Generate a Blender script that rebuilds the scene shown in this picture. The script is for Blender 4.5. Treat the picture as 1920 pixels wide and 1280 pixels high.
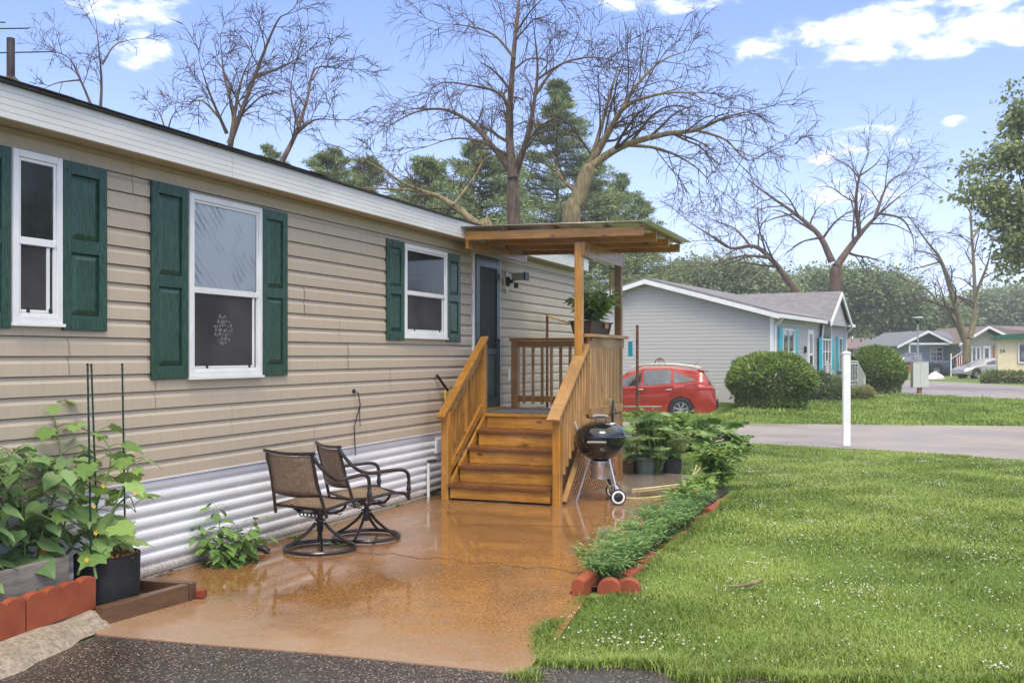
import bpy, bmesh, math, random
import numpy as np
from mathutils import Vector, Matrix, Quaternion

scene = bpy.context.scene
for o in list(bpy.data.objects):
    bpy.data.objects.remove(o)
col = scene.collection
rnd = random.Random(7)
R = math.radians

# ------------------------------------------------------------------ camera
CAM = Vector((5.28, 0.0, 1.68)); FPX = 1867.0; YAW = math.atan(740 / FPX)
FW = Vector((-math.sin(YAW), math.cos(YAW), 0)); RT = Vector((math.cos(YAW), math.sin(YAW), 0)); UP = Vector((0, 0, 1))
cam = bpy.data.cameras.new('camera'); cam_o = bpy.data.objects.new('camera', cam); col.objects.link(cam_o)
cam.lens = 35.0; cam.sensor_width = 36.0; cam.shift_y = 25 / 1920.0
cam.clip_start = 0.1; cam.clip_end = 2000
cam_o.location = CAM; cam_o.rotation_euler = (R(90), 0, YAW)
scene.camera = cam_o
scene.render.resolution_x = 1024; scene.render.resolution_y = 682

# ------------------------------------------------------------------ light
SUN_EL, SUN_AZ = R(58), R(-62)      # azimuth counter-clockwise from +X
SUN_STRENGTH, SKY_STRENGTH, EXPOSURE = 1.5, 0.15, 0.9
sun = bpy.data.lights.new('sun', 'SUN'); sun_o = bpy.data.objects.new('sun', sun); col.objects.link(sun_o)
sun.energy = SUN_STRENGTH; sun.angle = R(22); sun.color = (1.0, 0.93, 0.82)

sdir = Vector((math.cos(SUN_EL) * math.cos(SUN_AZ), math.cos(SUN_EL) * math.sin(SUN_AZ), math.sin(SUN_EL)))
sun_o.location = (8, -6, 20)
sun_o.rotation_euler = (-sdir).to_track_quat('-Z', 'Y').to_euler()

world = bpy.data.worlds.new('World'); scene.world = world; world.use_nodes = True
def build_world():
    nt = world.node_tree; nt.nodes.clear(); N = nt.nodes.new; L = nt.links.new
    out = N('ShaderNodeOutputWorld'); bg = N('ShaderNodeBackground'); L(bg.outputs[0], out.inputs[0])
    bg.inputs[1].default_value = SKY_STRENGTH
    sky = N('ShaderNodeTexSky'); sky.sky_type = 'NISHITA'; sky.sun_disc = False
    sky.sun_elevation = SUN_EL; sky.sun_rotation = math.atan2(sdir.x, sdir.y)
    sky.air_density = 1.0; sky.dust_density = 1.2; sky.ozone_density = 2.5
    tc = N('ShaderNodeTexCoord')
    vm = N('ShaderNodeVectorMath'); vm.operation = 'MULTIPLY_ADD'; vm.inputs[1].default_value = (1, 1, 1.9); vm.inputs[2].default_value = (0, 0, .06); L(tc.outputs['Generated'], vm.inputs[0])
    vn = N('ShaderNodeVectorMath'); vn.operation = 'NORMALIZE'; L(vm.outputs[0], vn.inputs[0]); L(vn.outputs[0], sky.inputs['Vector'])
    sep = N('ShaderNodeSeparateXYZ'); L(tc.outputs['Generated'], sep.inputs[0])
    def m(op, a, b=None, c=None, clamp=False):
        n = N('ShaderNodeMath'); n.operation = op; n.use_clamp = clamp
        for i, x in enumerate((a, b, c)):
            if x is None: continue
            if isinstance(x, (int, float)): n.inputs[i].default_value = x
            else: L(x, n.inputs[i])
        return n.outputs[0]
    X, Y, Z = sep.outputs
    az = m('ARCTAN2', X, Y); el = m('ARCSINE', Z)
    # flattened cloud coordinates
    cz = N('ShaderNodeCombineXYZ'); L(m('MULTIPLY', az, 1.0), cz.inputs[0]); L(m('MULTIPLY', el, 2.0), cz.inputs[1]); L(Z, cz.inputs[2])
    no = N('ShaderNodeTexNoise'); no.inputs['Scale'].default_value = 24.0; no.inputs['Detail'].default_value = 6; no.inputs['Roughness'].default_value = 0.6
    no.inputs['Distortion'].default_value = 0.25
    L(cz.outputs[0], no.inputs['Vector'])
    n1 = no.outputs[0]
    # the separate fair-weather clouds: azimuth, elevation, half widths (radians)
    dens = m('MULTIPLY', n1, 0.0)
    def px(x, y): 
        u = x - 960; v = 665 - y
        d = FW * FPX + RT * u + UP * v; d.normalize()
        return math.atan2(d.x, d.y), math.asin(d.z)
    for (x, y, w, h) in [(1690, 62, 300, 62), (1440, 100, 90, 34), (1880, 30, 120, 70), (1625, 268, 88, 34), (1545, 292, 36, 18), (240, 8, 120, 42), (1250, -8, 190, 36), (1610, 360, 110, 32), (1790, 228, 26, 12), (265, 95, 60, 40)]:
        a0, e0 = px(x, y)
        da = m('DIVIDE', m('SUBTRACT', az, a0), w / FPX); de = m('DIVIDE', m('SUBTRACT', el, e0), h / FPX)
        q = m('SUBTRACT', 1.0, m('ADD', m('MULTIPLY', da, da), m('MULTIPLY', de, de)))
        dens = m('MAXIMUM', dens, m('MULTIPLY', m('MAXIMUM', q, 0.0), 0.62))
    spot = m('ADD', dens, m('MULTIPLY', m('MULTIPLY', m('SUBTRACT', n1, 0.5), 2.8), m('MULTIPLY', dens, 4.0, clamp=True)))
    spot = m('MULTIPLY', m('SUBTRACT', spot, 0.05), 1.05, clamp=True)
    # the rain cloud overhead
    deck = m('MULTIPLY', m('SUBTRACT', m('ADD', el, m('MULTIPLY', n1, 0.25)), 0.55), 3.5, clamp=True)
    spot = m('MULTIPLY', m('MULTIPLY', spot, spot), m('SUBTRACT', 3.0, m('MULTIPLY', spot, 2.0)))
    deck = m('MULTIPLY', deck, 0.95)
    # thin rain haze towards the horizon
    hz = m('MULTIPLY', m('POWER', m('SUBTRACT', 1.0, m('MAXIMUM', Z, 0.0), clamp=True), 6.0), 0.92, clamp=True)
    tint = N('ShaderNodeMix'); tint.data_type = 'RGBA'; tint.blend_type = 'MULTIPLY'; tint.inputs[0].default_value = 1.0
    L(sky.outputs[0], tint.inputs[6]); tint.inputs[7].default_value = (.96, 1.08, 1.42, 1)
    mh = N('ShaderNodeMix'); mh.data_type = 'RGBA'; L(hz, mh.inputs[0]); L(tint.outputs[2], mh.inputs[6]); mh.inputs[7].default_value = (4.75, 5.05, 5.5, 1)
    cs = N('ShaderNodeMix'); cs.data_type = 'RGBA'; L(m('MULTIPLY', m('SUBTRACT', n1, 0.36), 3.2, clamp=True), cs.inputs[0]); cs.inputs[6].default_value = (4.9, 5.15, 5.6, 1); cs.inputs[7].default_value = (7.0, 7.0, 7.0, 1)
    ma = N('ShaderNodeMix'); ma.data_type = 'RGBA'; L(m('MULTIPLY', spot, 0.97), ma.inputs[0]); L(mh.outputs[2], ma.inputs[6]); L(cs.outputs[2], ma.inputs[7])
    mc = N('ShaderNodeMix'); mc.data_type = 'RGBA'; L(deck, mc.inputs[0]); L(ma.outputs[2], mc.inputs[6]); mc.inputs[7].default_value = (6.95, 6.6, 6.05, 1)
    L(mc.outputs[2], bg.inputs[0])
build_world()
vs = scene.view_settings; vs.view_transform = 'Standard'; vs.look = 'None'; vs.exposure = EXPOSURE; vs.gamma = 1; vs.use_curve_mapping = False
scene.cycles.max_bounces = 4; scene.cycles.diffuse_bounces = 2; scene.cycles.glossy_bounces = 2; scene.cycles.transparent_max_bounces = 12
scene.cycles.use_denoising = True

# ------------------------------------------------------------------ helpers
def ray(px, py): return FW * FPX + RT * (px - 960) + UP * (665 - py)
def G(px, py, z=0.0):
    d = ray(px, py); return CAM + d * ((z - CAM.z) / d.z)
def D(px, py, depth): return CAM + ray(px, py) * (depth / FPX)
def WX(px, py, x=0.0):
    d = ray(px, py); return CAM + d * ((x - CAM.x) / d.x)

OFF = {}
def tag(o, label=None, cat=None, group=None, kind=None):
    if label: o['label'] = label
    if cat: o['category'] = cat
    if group: o['group'] = group
    if kind: o['kind'] = kind
    return o
def thing(name, label, cat, loc=(0, 0, 0), rotz=0.0, group=None, world=True):
    o = bpy.data.objects.new(name, None); col.objects.link(o); o.location = loc; o.rotation_euler = (0, 0, rotz); o.empty_display_size = 0.1
    tag(o, label, cat, group)
    OFF[o] = Vector(loc) if world else Vector((0, 0, 0))
    return o
def link(name, me, m, parent=None, off=None):
    o = bpy.data.objects.new(name, me); col.objects.link(o)
    if m is not None and not me.materials: me.materials.append(m)
    if parent is not None:
        o.parent = parent; OFF[o] = OFF.get(parent, Vector((0, 0, 0)))
    return o
def copy_tree(o, parent=None):
    c = o.copy(); col.objects.link(c); c.parent = parent; OFF[c] = OFF.get(o, Vector((0, 0, 0)))
    for ch in list(o.children): copy_tree(ch, c)
    return c

class MB:
    def __init__(s): s.v = []; s.f = []
    def add(s, vs, fs):
        b = len(s.v); s.v += [tuple(v) for v in vs]; s.f += [tuple(i + b for i in f) for f in fs]; return s
    def box(s, x0, x1, y0, y1, z0, z1):
        return s.add([(x0, y0, z0), (x1, y0, z0), (x1, y1, z0), (x0, y1, z0), (x0, y0, z1), (x1, y0, z1), (x1, y1, z1), (x0, y1, z1)],
                     [(0, 3, 2, 1), (4, 5, 6, 7), (0, 1, 5, 4), (1, 2, 6, 5), (2, 3, 7, 6), (3, 0, 4, 7)])
    def bar(s, p0, p1, w, h, up=(0, 0, 1)):
        p0 = Vector(p0); p1 = Vector(p1); d = (p1 - p0).normalized(); up = Vector(up)
        sd = d.cross(up).normalized(); u = sd.cross(d).normalized()
        V = []
        for p in (p0, p1):
            for a, b in ((-1, -1), (1, -1), (1, 1), (-1, 1)): V.append(p + sd * (a * w / 2) + u * (b * h / 2))
        return s.add(V, [(0, 1, 2, 3), (7, 6, 5, 4), (0, 4, 5, 1), (1, 5, 6, 2), (2, 6, 7, 3), (3, 7, 4, 0)])
    def tube(s, pts, rad, n=8, cap=True, closed=False):
        pts = [Vector(p) for p in pts]; k = len(pts)
        if not hasattr(rad, '__len__'): rad = [rad] * k
        base = len(s.v); prev = None
        for i, p in enumerate(pts):
            a = pts[i - 1] if i > 0 else (pts[-1] if closed else p); b = pts[(i + 1) % k] if (i < k - 1 or closed) else p
            t = (b - a)
            if t.length < 1e-9: t = Vector((0, 0, 1))
            t.normalize()
            if prev is None:
                prev = t.orthogonal().normalized()
            prev = (prev - t * prev.dot(t))
            if prev.length < 1e-6: prev = t.orthogonal()
            prev.normalize(); q = t.cross(prev)
            for j in range(n):
                an = 2 * math.pi * j / n
                s.v.append(tuple(p + (prev * math.cos(an) + q * math.sin(an)) * rad[i]))
        m = k if closed else k - 1
        for i in range(m):
            for j in range(n):
                a = base + i * n + j; b = base + i * n + (j + 1) % n; i2 = (i + 1) % k
                s.f.append((a, b, base + i2 * n + (j + 1) % n, base + i2 * n + j))
        if cap and not closed:
            s.f.append(tuple(base + j for j in reversed(range(n)))); s.f.append(tuple(base + (k - 1) * n + j for j in range(n)))
        return s
    def lathe(s, prof, n=24, c=(0, 0, 0), axis='Z'):
        base = len(s.v)
        for r, z in prof:
            for j in range(n):
                a = 2 * math.pi * j / n
                if axis == 'Z': p = (c[0] + r * math.cos(a), c[1] + r * math.sin(a), c[2] + z)
                elif axis == 'X': p = (c[0] + z, c[1] + r * math.cos(a), c[2] + r * math.sin(a))
                else: p = (c[0] + r * math.sin(a), c[1] + z, c[2] + r * math.cos(a))
                s.v.append(p)
        for i in range(len(prof) - 1):
            for j in range(n):
                s.f.append((base + i * n + j, base + i * n + (j + 1) % n, base + (i + 1) * n + (j + 1) % n, base + (i + 1) * n + j))
        return s
    def prism(s, poly, axis, a0, a1):
        """poly: 2D points; axis 'X' -> poly is (y,z); 'Y' -> (x,z); 'Z' -> (x,y)"""
        def mk(p, a): return {'X': (a, p[0], p[1]), 'Y': (p[0], a, p[1]), 'Z': (p[0], p[1], a)}[axis]
        n = len(poly); b = len(s.v)
        s.v += [mk(p, a0) for p in poly] + [mk(p, a1) for p in poly]
        s.f.append(tuple(b + i for i in range(n))); s.f.append(tuple(b + n + i for i in reversed(range(n))))
        for i in range(n): s.f.append((b + i, b + n + i, b + n + (i + 1) % n, b + (i + 1) % n))
        return s
    def build(s, name, m, parent=None, smooth=False, bevel=0.0, fix=True, ang=40):
        off = OFF.get(parent, Vector((0, 0, 0))) if parent is not None else Vector((0, 0, 0))
        me = bpy.data.meshes.new(name)
        me.from_pydata([(v[0] - off.x, v[1] - off.y, v[2] - off.z) for v in s.v], [], s.f)
        if fix:
            bm = bmesh.new(); bm.from_mesh(me); bmesh.ops.recalc_face_normals(bm, faces=bm.faces); bm.to_mesh(me); bm.free()
        if smooth:
            me.polygons.foreach_set('use_smooth', [True] * len(me.polygons)); me.set_sharp_from_angle(angle=R(ang))
        me.update()
        o = link(name, me, m, parent)
        if bevel > 0:
            b = o.modifiers.new('bevel', 'BEVEL'); b.width = bevel; b.segments = 2; b.limit_method = 'ANGLE'; b.angle_limit = R(40)
        return o

def np_obj(name, V, F, m, parent=None, attr=None, smooth=False):
    V = np.asarray(V, dtype=np.float32).reshape(-1, 3); F = np.asarray(F, dtype=np.int32); k = F.shape[1]
    if parent is not None:
        o_ = OFF[parent]; V = V - np.array([o_.x, o_.y, o_.z], dtype=np.float32)
    me = bpy.data.meshes.new(name)
    me.vertices.add(len(V)); me.vertices.foreach_set('co', V.ravel())
    me.loops.add(F.size); me.loops.foreach_set('vertex_index', F.ravel())
    me.polygons.add(len(F)); me.polygons.foreach_set('loop_start', np.arange(0, F.size, k, dtype=np.int32))
    me.update(calc_edges=True)
    if smooth: me.polygons.foreach_set('use_smooth', np.ones(len(F), dtype=bool))
    if attr is not None:
        a = me.attributes.new('tone', 'FLOAT', 'POINT'); a.data.foreach_set('value', np.asarray(attr, dtype=np.float32))
    return link(name, me, m, parent)

# ------------------------------------------------------------------ materials
class NT:
    def __init__(s, name):
        s.m = bpy.data.materials.new(name); s.m.use_nodes = True; s.t = s.m.node_tree; s.t.nodes.clear()
        s.out = s.t.nodes.new('ShaderNodeOutputMaterial'); s.b = s.t.nodes.new('ShaderNodeBsdfPrincipled'); s.L(s.b.outputs[0], s.out.inputs[0])
        s.tc = None
    def N(s, t): return s.t.nodes.new(t)
    def L(s, a, b): s.t.links.new(a, b)
    def co(s, stretch=(1, 1, 1), world=False):
        mp = s.N('ShaderNodeMapping'); mp.inputs['Scale'].default_value = stretch
        if world: g = s.N('ShaderNodeNewGeometry'); s.L(g.outputs['Position'], mp.inputs[0])
        else:
            g = s.N('ShaderNodeTexCoord'); s.L(g.outputs['Object'], mp.inputs[0])
            oi = s.N('ShaderNodeObjectInfo'); cb = s.N('ShaderNodeCombineXYZ')
            ml = s.N('ShaderNodeMath'); ml.operation = 'MULTIPLY'; ml.inputs[1].default_value = 37.0; s.L(oi.outputs['Random'], ml.inputs[0])
            for i in range(3): s.L(ml.outputs[0], cb.inputs[i])
            s.L(cb.outputs[0], mp.inputs['Location'])
        return mp.outputs[0]
    def noise(s, vec, scale, detail=4, rough=.55, dist=0.0):
        n = s.N('ShaderNodeTexNoise'); n.inputs['Scale'].default_value = scale; n.inputs['Detail'].default_value = detail
        n.inputs['Roughness'].default_value = rough; n.inputs['Distortion'].default_value = dist; s.L(vec, n.inputs['Vector']); return n.outputs[0]
    def voro(s, vec, scale, feature='F1', out='Distance'):
        n = s.N('ShaderNodeTexVoronoi'); n.feature = feature; n.inputs['Scale'].default_value = scale; s.L(vec, n.inputs['Vector']); return n.outputs[out]
    def ramp(s, fac, stops):
        n = s.N('ShaderNodeValToRGB'); e = n.color_ramp.elements
        while len(e) > len(stops): e.remove(e[-1])
        while len(e) < len(stops): e.new(1.0)
        for x, (p, c) in zip(e, stops):
            x.position = p; x.color = (c, c, c, 1) if isinstance(c, (int, float)) else (*c, 1)
        s.L(fac, n.inputs[0]); return n.outputs[0]
    def mix(s, fac, a, b, mode='MIX'):
        n = s.N('ShaderNodeMix'); n.data_type = 'RGBA'; n.blend_type = mode
        for i, x in ((0, fac), (6, a), (7, b)):
            if isinstance(x, (int, float)): n.inputs[i].default_value = x
            elif isinstance(x, tuple): n.inputs[i].default_value = (*x, 1)
            else: s.L(x, n.inputs[i])
        return n.outputs[2]
    def math(s, op, a, b=None, clamp=False):
        n = s.N('ShaderNodeMath'); n.operation = op; n.use_clamp = clamp
        for i, x in enumerate((a, b)):
            if x is None: continue
            if isinstance(x, (int, float)): n.inputs[i].default_value = x
            else: s.L(x, n.inputs[i])
        return n.outputs[0]
    def rand(s):
        n = s.N('ShaderNodeObjectInfo'); return n.outputs['Random']
    def set(s, **k):
        names = dict(col='Base Color', rough='Roughness', metal='Metallic', coat='Coat Weight', spec='Specular IOR Level', alpha='Alpha', crough='Coat Roughness')
        for a, x in k.items():
            i = s.b.inputs[names[a]]
            if isinstance(x, (int, float)): i.default_value = x
            elif isinstance(x, tuple): i.default_value = (*x, 1)
            else: s.L(x, i)
        return s
    def bump(s, h, strength=.3, dist=.01):
        n = s.N('ShaderNodeBump'); n.inputs['Strength'].default_value = strength; n.inputs['Distance'].default_value = dist
        s.L(h, n.inputs['Height']); s.L(n.outputs[0], s.b.inputs['Normal']); return s

def simple(name, c, rough=.5, var=.12, scale=6.0, metal=0.0, bump=0.0, coat=0.0, spec=.5, stretch=(1, 1, 1), rv=.08):
    t = NT(name); v = t.co(stretch)
    n = t.noise(v, scale, 5)
    d = tuple(x * (1 - var * 1.6) for x in c); h = tuple(min(1, x * (1 + var)) for x in c)
    cc = t.ramp(n, [(.3, d), (.7, h)])
    j = t.math('ADD', t.math('MULTIPLY', t.rand(), rv * 2), 1 - rv)
    hs = t.N('ShaderNodeHueSaturation'); t.L(j, hs.inputs['Value']); t.L(cc, hs.inputs['Color'])
    t.set(col=hs.outputs[0], rough=t.math('ADD', t.math('MULTIPLY', n, .2), rough - .1), metal=metal, coat=coat, spec=spec)
    if bump: t.bump(t.noise(v, scale * 6, 3), bump, .005)
    return t.m

def wood(name, axis, c0, c1, wet=.3, knots=True, weather=0.0):
    t = NT(name); st = [9, 9, 9]; st[axis] = .75
    v = t.co(tuple(st))
    n = t.noise(v, 3.2, 6, .6, .6)
    fine = t.noise(v, 16, 3)
    cc = t.ramp(n, [(.28, c0), (.5, tuple((a + b) / 2 for a, b in zip(c0, c1))), (.72, c1)])
    cc = t.mix(.25, cc, t.ramp(fine, [(.35, tuple(x * .55 for x in c0)), (.6, c1)]))
    if knots:
        st2 = [5, 5, 5]; st2[axis] = 2.2
        k = t.voro(t.co(tuple(st2)), 1.15)
        cc = t.mix(t.ramp(k, [(.06, .85), (.15, 0.0)]), cc, tuple(x * .22 for x in c0))
    big = t.noise(t.co((1, 1, 1)), 2.6, 4)
    cc = t.mix(t.ramp(big, [(.4, 0.0), (.75, .55)]), cc, tuple(x * .5 for x in c0), 'MIX')
    if weather: cc = t.mix(weather, cc, (.25, .21, .16))
    j = t.math('ADD', t.math('MULTIPLY', t.rand(), .35), .8)
    hs = t.N('ShaderNodeHueSaturation'); t.L(j, hs.inputs['Value']); t.L(cc, hs.inputs['Color'])
    t.set(col=hs.outputs[0], rough=t.ramp(big, [(.35, wet), (.7, wet + .28)]), spec=.5)
    t.bump(fine, .25, .003)
    return t.m

def leafmat(name, dark, light, rough=.42, trans=.3, attr=False, scale=9.0):
    t = NT(name)
    if attr:
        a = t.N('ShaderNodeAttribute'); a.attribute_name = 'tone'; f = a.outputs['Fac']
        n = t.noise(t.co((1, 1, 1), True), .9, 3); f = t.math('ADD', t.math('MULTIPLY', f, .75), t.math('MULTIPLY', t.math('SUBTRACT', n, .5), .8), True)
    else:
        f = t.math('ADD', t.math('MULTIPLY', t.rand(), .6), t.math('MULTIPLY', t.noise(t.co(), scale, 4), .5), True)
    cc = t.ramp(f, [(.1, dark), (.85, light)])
    t.set(col=cc, rough=rough, spec=.45)
    tr = t.N('ShaderNodeBsdfTranslucent'); t.L(cc, tr.inputs[0]); mx = t.N('ShaderNodeMixShader'); mx.inputs[0].default_value = trans
    t.L(t.b.outputs[0], mx.inputs[1]); t.L(tr.outputs[0], mx.inputs[2]); t.L(mx.outputs[0], t.out.inputs[0])
    return t.m

M = {}
def mats():
    # vinyl siding with faint rain streaks
    def siding(name, c, streak=.10):
        t = NT(name); v = t.co((.7, .7, .7), True); s = t.noise(t.co((6, 6, .35), True), 5, 5, .6)
        b = t.noise(v, 1.3, 4)
        cc = t.mix(t.ramp(s, [(.42, 0.0), (.75, streak * 2.2)]), c, tuple(x * .62 for x in c))
        cc = t.mix(t.ramp(b, [(.4, 0.0), (.7, streak)]), cc, tuple(x * .78 for x in c))
        j = t.math('ADD', t.math('MULTIPLY', t.rand(), .07), .965)
        hs = t.N('ShaderNodeHueSaturation'); t.L(j, hs.inputs['Value']); t.L(cc, hs.inputs['Color'])
        t.set(col=hs.outputs[0], rough=t.ramp(s, [(.3, .38), (.7, .52)]), spec=.35)
        t.bump(t.noise(t.co((.25, .25, 7), True), 30, 3), .06, .002)
        return t.m
    M['siding'] = siding('tan_vinyl', (.485, .397, .282))
    M['siding_grey'] = siding('grey_vinyl', (.44, .415, .375), .05)
    M['siding_blue'] = simple('bluegrey_siding', (.30, .36, .45), .5, .05)
    M['siding_tan2'] = simple('beige_siding', (.50, .42, .33), .5, .05)
    M['cream'] = simple('cream_siding', (.80, .66, .42), .5, .06)
    M['cream2'] = simple('pale_cream_siding', (.78, .70, .55), .5, .06)
    M['white'] = simple('white_vinyl', (.76, .75, .71), .38, .06, 4)
    M['fascia'] = simple('white_fascia', (.66, .645, .59), .42, .07, 2.5, stretch=(1, .4, 3))
    t = NT('white_corrugated_metal'); v = t.co((1, 1, 1), True); n = t.noise(t.co((1, .5, 2), True), 3.0, 5); sp = t.N('ShaderNodeSeparateXYZ'); t.L(v, sp.inputs[0])
    mud = t.math('MULTIPLY', t.math('SUBTRACT', t.math('ADD', .10, t.math('MULTIPLY', t.noise(v, 3.5, 5), .16)), sp.outputs[2]), 9.0, True); spk = t.noise(v, 45, 3)
    cc = t.mix(t.math('MULTIPLY', mud, t.ramp(spk, [(.3, .25), (.6, .8)])), t.ramp(n, [(.3, (.68, .675, .65)), (.7, (.80, .79, .765))]), (.27, .20, .13))
    cc = t.mix(t.ramp(t.noise(t.co((8, 8, .8), True), 4, 4), [(.58, 0.0), (.75, .35)]), cc, (.42, .38, .31))
    t.set(col=cc, rough=t.ramp(n, [(.3, .26), (.7, .42)]), spec=.5); M['skirt'] = t.m
    # shutters: green with wet pale streaks
    t = NT('green_shutter'); s = t.noise(t.co((70, 70, 5.0)), 2.6, 4, .6); b = t.noise(t.co(), 5, 3)
    cc = t.ramp(b, [(.3, (.008, .042, .024)), (.7, (.015, .066, .040))])
    cc = t.mix(t.ramp(s, [(.54, 0.0), (.72, .42)]), cc, (.17, .22, .19))
    t.set(col=cc, rough=t.ramp(s, [(.4, .22), (.7, .5)]), spec=.5); t.bump(s, .35, .002); M['shutter'] = t.m
    M['door_green'] = simple('dark_green_door', (.008, .035, .032), .3, .15)
    M['teal'] = simple('turquoise_paint', (.01, .47, .56), .45, .06)
    M['maroon'] = simple('maroon_paint', (.12, .025, .02), .5)
    # window glass, wet
    def glass(name, bumpk, tint=(.9, .95, .93)):
        t = NT(name); t.t.nodes.remove(t.b)
        tr = t.N('ShaderNodeBsdfTransparent'); tr.inputs[0].default_value = (*tint, 1)
        gl = t.N('ShaderNodeBsdfGlossy'); gl.inputs['Roughness'].default_value = .03; gl.inputs[0].default_value = (1, 1, 1, 1)
        fr = t.N('ShaderNodeFresnel'); fr.inputs[0].default_value = 1.5
        mx = t.N('ShaderNodeMixShader'); t.L(fr.outputs[0], mx.inputs[0]); t.L(tr.outputs[0], mx.inputs[1]); t.L(gl.outputs[0], mx.inputs[2]); t.L(mx.outputs[0], t.out.inputs[0])
        d = t.ramp(t.voro(t.co((1, 1, .6)), 55), [(.12, 1.0), (.3, 0.0)])
        st = t.noise(t.co((30, 30, 1.2)), 3, 3)
        h = t.math('ADD', t.math('MULTIPLY', d, t.ramp(st, [(.45, 0.0), (.6, 1.0)])), t.math('MULTIPLY', st, .4))
        bp = t.N('ShaderNodeBump'); bp.inputs['Strength'].default_value = bumpk; bp.inputs['Distance'].default_value = .004; t.L(h, bp.inputs['Height'])
        t.L(bp.outputs[0], gl.inputs['Normal'])
        return t.m
    M['glass'] = glass('wet_window_glass', .35)
    M['glass_car'] = glass('car_glass', .05, (.25, .28, .28))
    M['room_shade'] = simple('room_shade_dark', (.035, .034, .030), .9, .6, 2.2)  # dark sheet colour standing for the shade of the unlit room
    M['doorglass'] = simple('door_screen', (.030, .033, .030), .6, .5, 2.0, spec=.25)
    M['decal'] = simple('lace_grey', (.15, .15, .145), .7)
    M['screen'] = simple('insect_screen', (.040, .036, .033), .75, .45, 2.2, bump=.1)
    t = NT('frond_reflection_curtain'); v = t.co((1, 1, 1)); w = t.N('ShaderNodeTexWave'); w.inputs['Scale'].default_value = 7.5; w.inputs['Distortion'].default_value = 4.5; w.inputs['Detail'].default_value = 2; w.inputs['Detail Scale'].default_value = .8; w.bands_direction = 'DIAGONAL'
    t.L(v, w.inputs['Vector']); b = t.noise(v, 2.3, 2)
    f = t.math('MULTIPLY', t.ramp(w.outputs[0], [(.35, 0.0), (.75, 1.0)]), t.ramp(b, [(.40, 0.0), (.58, .55)]))  # fronds mirrored in the glass are put into the curtain's colour
    t.set(col=t.mix(f, (.88, .80, .81), (.14, .15, .13)), rough=.8); M['curtain'] = t.m
    # wood
    M['wood'] = [wood('wet_stained_pine_%s' % 'xyz'[a], a, (.27, .105, .012), (.60, .29, .05), .12) for a in range(3)]
    M['cedar'] = [wood('pale_stained_pine_%s' % 'xyz'[a], a, (.34, .165, .045), (.60, .34, .125), .35) for a in range(3)]
    M['tread'] = wood('dark_wet_tread', 0, (.11, .035, .012), (.25, .10, .035), .12)
    M['olddeck'] = [wood('weathered_pine_%s' % 'xyz'[a], a, (.15, .075, .022), (.34, .18, .06), .3) for a in range(3)]
    M['oldboard'] = wood('grey_weathered_board', 1, (.16, .13, .10), (.36, .31, .25), .6, False)
    M['timber'] = [wood('dark_wet_timber_%s' % 'xyz'[a], a, (.07, .036, .016), (.19, .10, .045), .25) for a in range(3)]
    M['lattice'] = simple('cedar_lattice', (.50, .25, .10), .5, .2, 12)
    M['deckmat'] = simple('grey_outdoor_mat', (.10, .105, .115), .7, .3, 40, bump=.3)
    # ground
    t = NT('stained_wet_concrete'); v = t.co((1, 1, 1), True)
    big = t.noise(v, .55, 5, .6, .3); mid = t.noise(v, 2.6, 5, .6); fine = t.math('ADD', t.math('MULTIPLY', t.noise(v, 55, 3), .5), t.math('MULTIPLY', t.noise(v, 170, 2), .5)); pud = t.noise(v, .8, 4, .5, .4)
    cc = t.ramp(big, [(.30, (.11, .055, .022)), (.45, (.24, .108, .030)), (.62, (.32, .152, .045)), (.8, (.27, .17, .085))])
    cc = t.mix(t.ramp(mid, [(.42, 0.0), (.72, .7)]), cc, (.15, .072, .03))
    cc = t.mix(t.ramp(fine, [(.50, 0.0), (.62, .75)]), cc, (.42, .25, .11)); cc = t.mix(t.ramp(fine, [(.36, .8), (.48, 0.0)]), cc, (.09, .045, .02))
    # the worn greyer edge near the asphalt and the lawn, and the far end mixed towards grey
    sp = t.N('ShaderNodeSeparateXYZ'); t.L(v, sp.inputs[0])
    edge = t.math('ADD', t.math('MULTIPLY', t.math('SUBTRACT', 5.75, sp.outputs[1]), 1.1), t.math('MULTIPLY', t.math('SUBTRACT', mid, .5), 2.0), True)
    cc = t.mix(t.math('MULTIPLY', edge, .6), cc, (.36, .26, .18))
    edge2 = t.math('ADD', t.math('MULTIPLY', t.math('SUBTRACT', sp.outputs[1], 11.2), .8), t.math('MULTIPLY', t.math('SUBTRACT', mid, .5), 1.5), True)
    cc = t.mix(t.math('MULTIPLY', edge2, .75), cc, (.26, .23, .20))
    rr = t.math('ADD', t.ramp(pud, [(.38, .015), (.50, .06), (.60, .24)]), t.math('MULTIPLY', t.ramp(mid, [(.4, 0.0), (.7, 1.0)]), .10))
    rr = t.math('ADD', rr, t.math('MULTIPLY', edge, .20), True)
    t.set(col=cc, rough=rr, spec=.7)
    rip = t.noise(v, 9, 2); h = t.math('ADD', t.math('MULTIPLY', fine, t.ramp(pud, [(.45, .08), (.6, .6)])), t.math('MULTIPLY', rip, .35))
    t.bump(h, .12, .006); M['patio'] = t.m
    t = NT('wet_aggregate_asphalt'); v = t.co((1, 1, 1), True)
    vc = t.voro(v, 85, 'F1', 'Color'); vd = t.voro(v, 85)
    g = t.N('ShaderNodeSeparateColor'); t.L(vc, g.inputs[0])
    st = t.ramp(g.outputs[0], [(.0, (.018, .015, .014)), (.52, (.038, .030, .028)), (.70, (.12, .078, .06)), (.87, (.26, .19, .14)), (.97, (.44, .38, .31))])
    cc = t.mix(t.ramp(vd, [(.35, 0.0), (.6, 1.0)]), st, (.014, .012, .012))
    bg = t.noise(v, 1.1, 4); cc = t.mix(t.ramp(bg, [(.45, 0.0), (.7, .55)]), cc, (.06, .055, .055))
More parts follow.
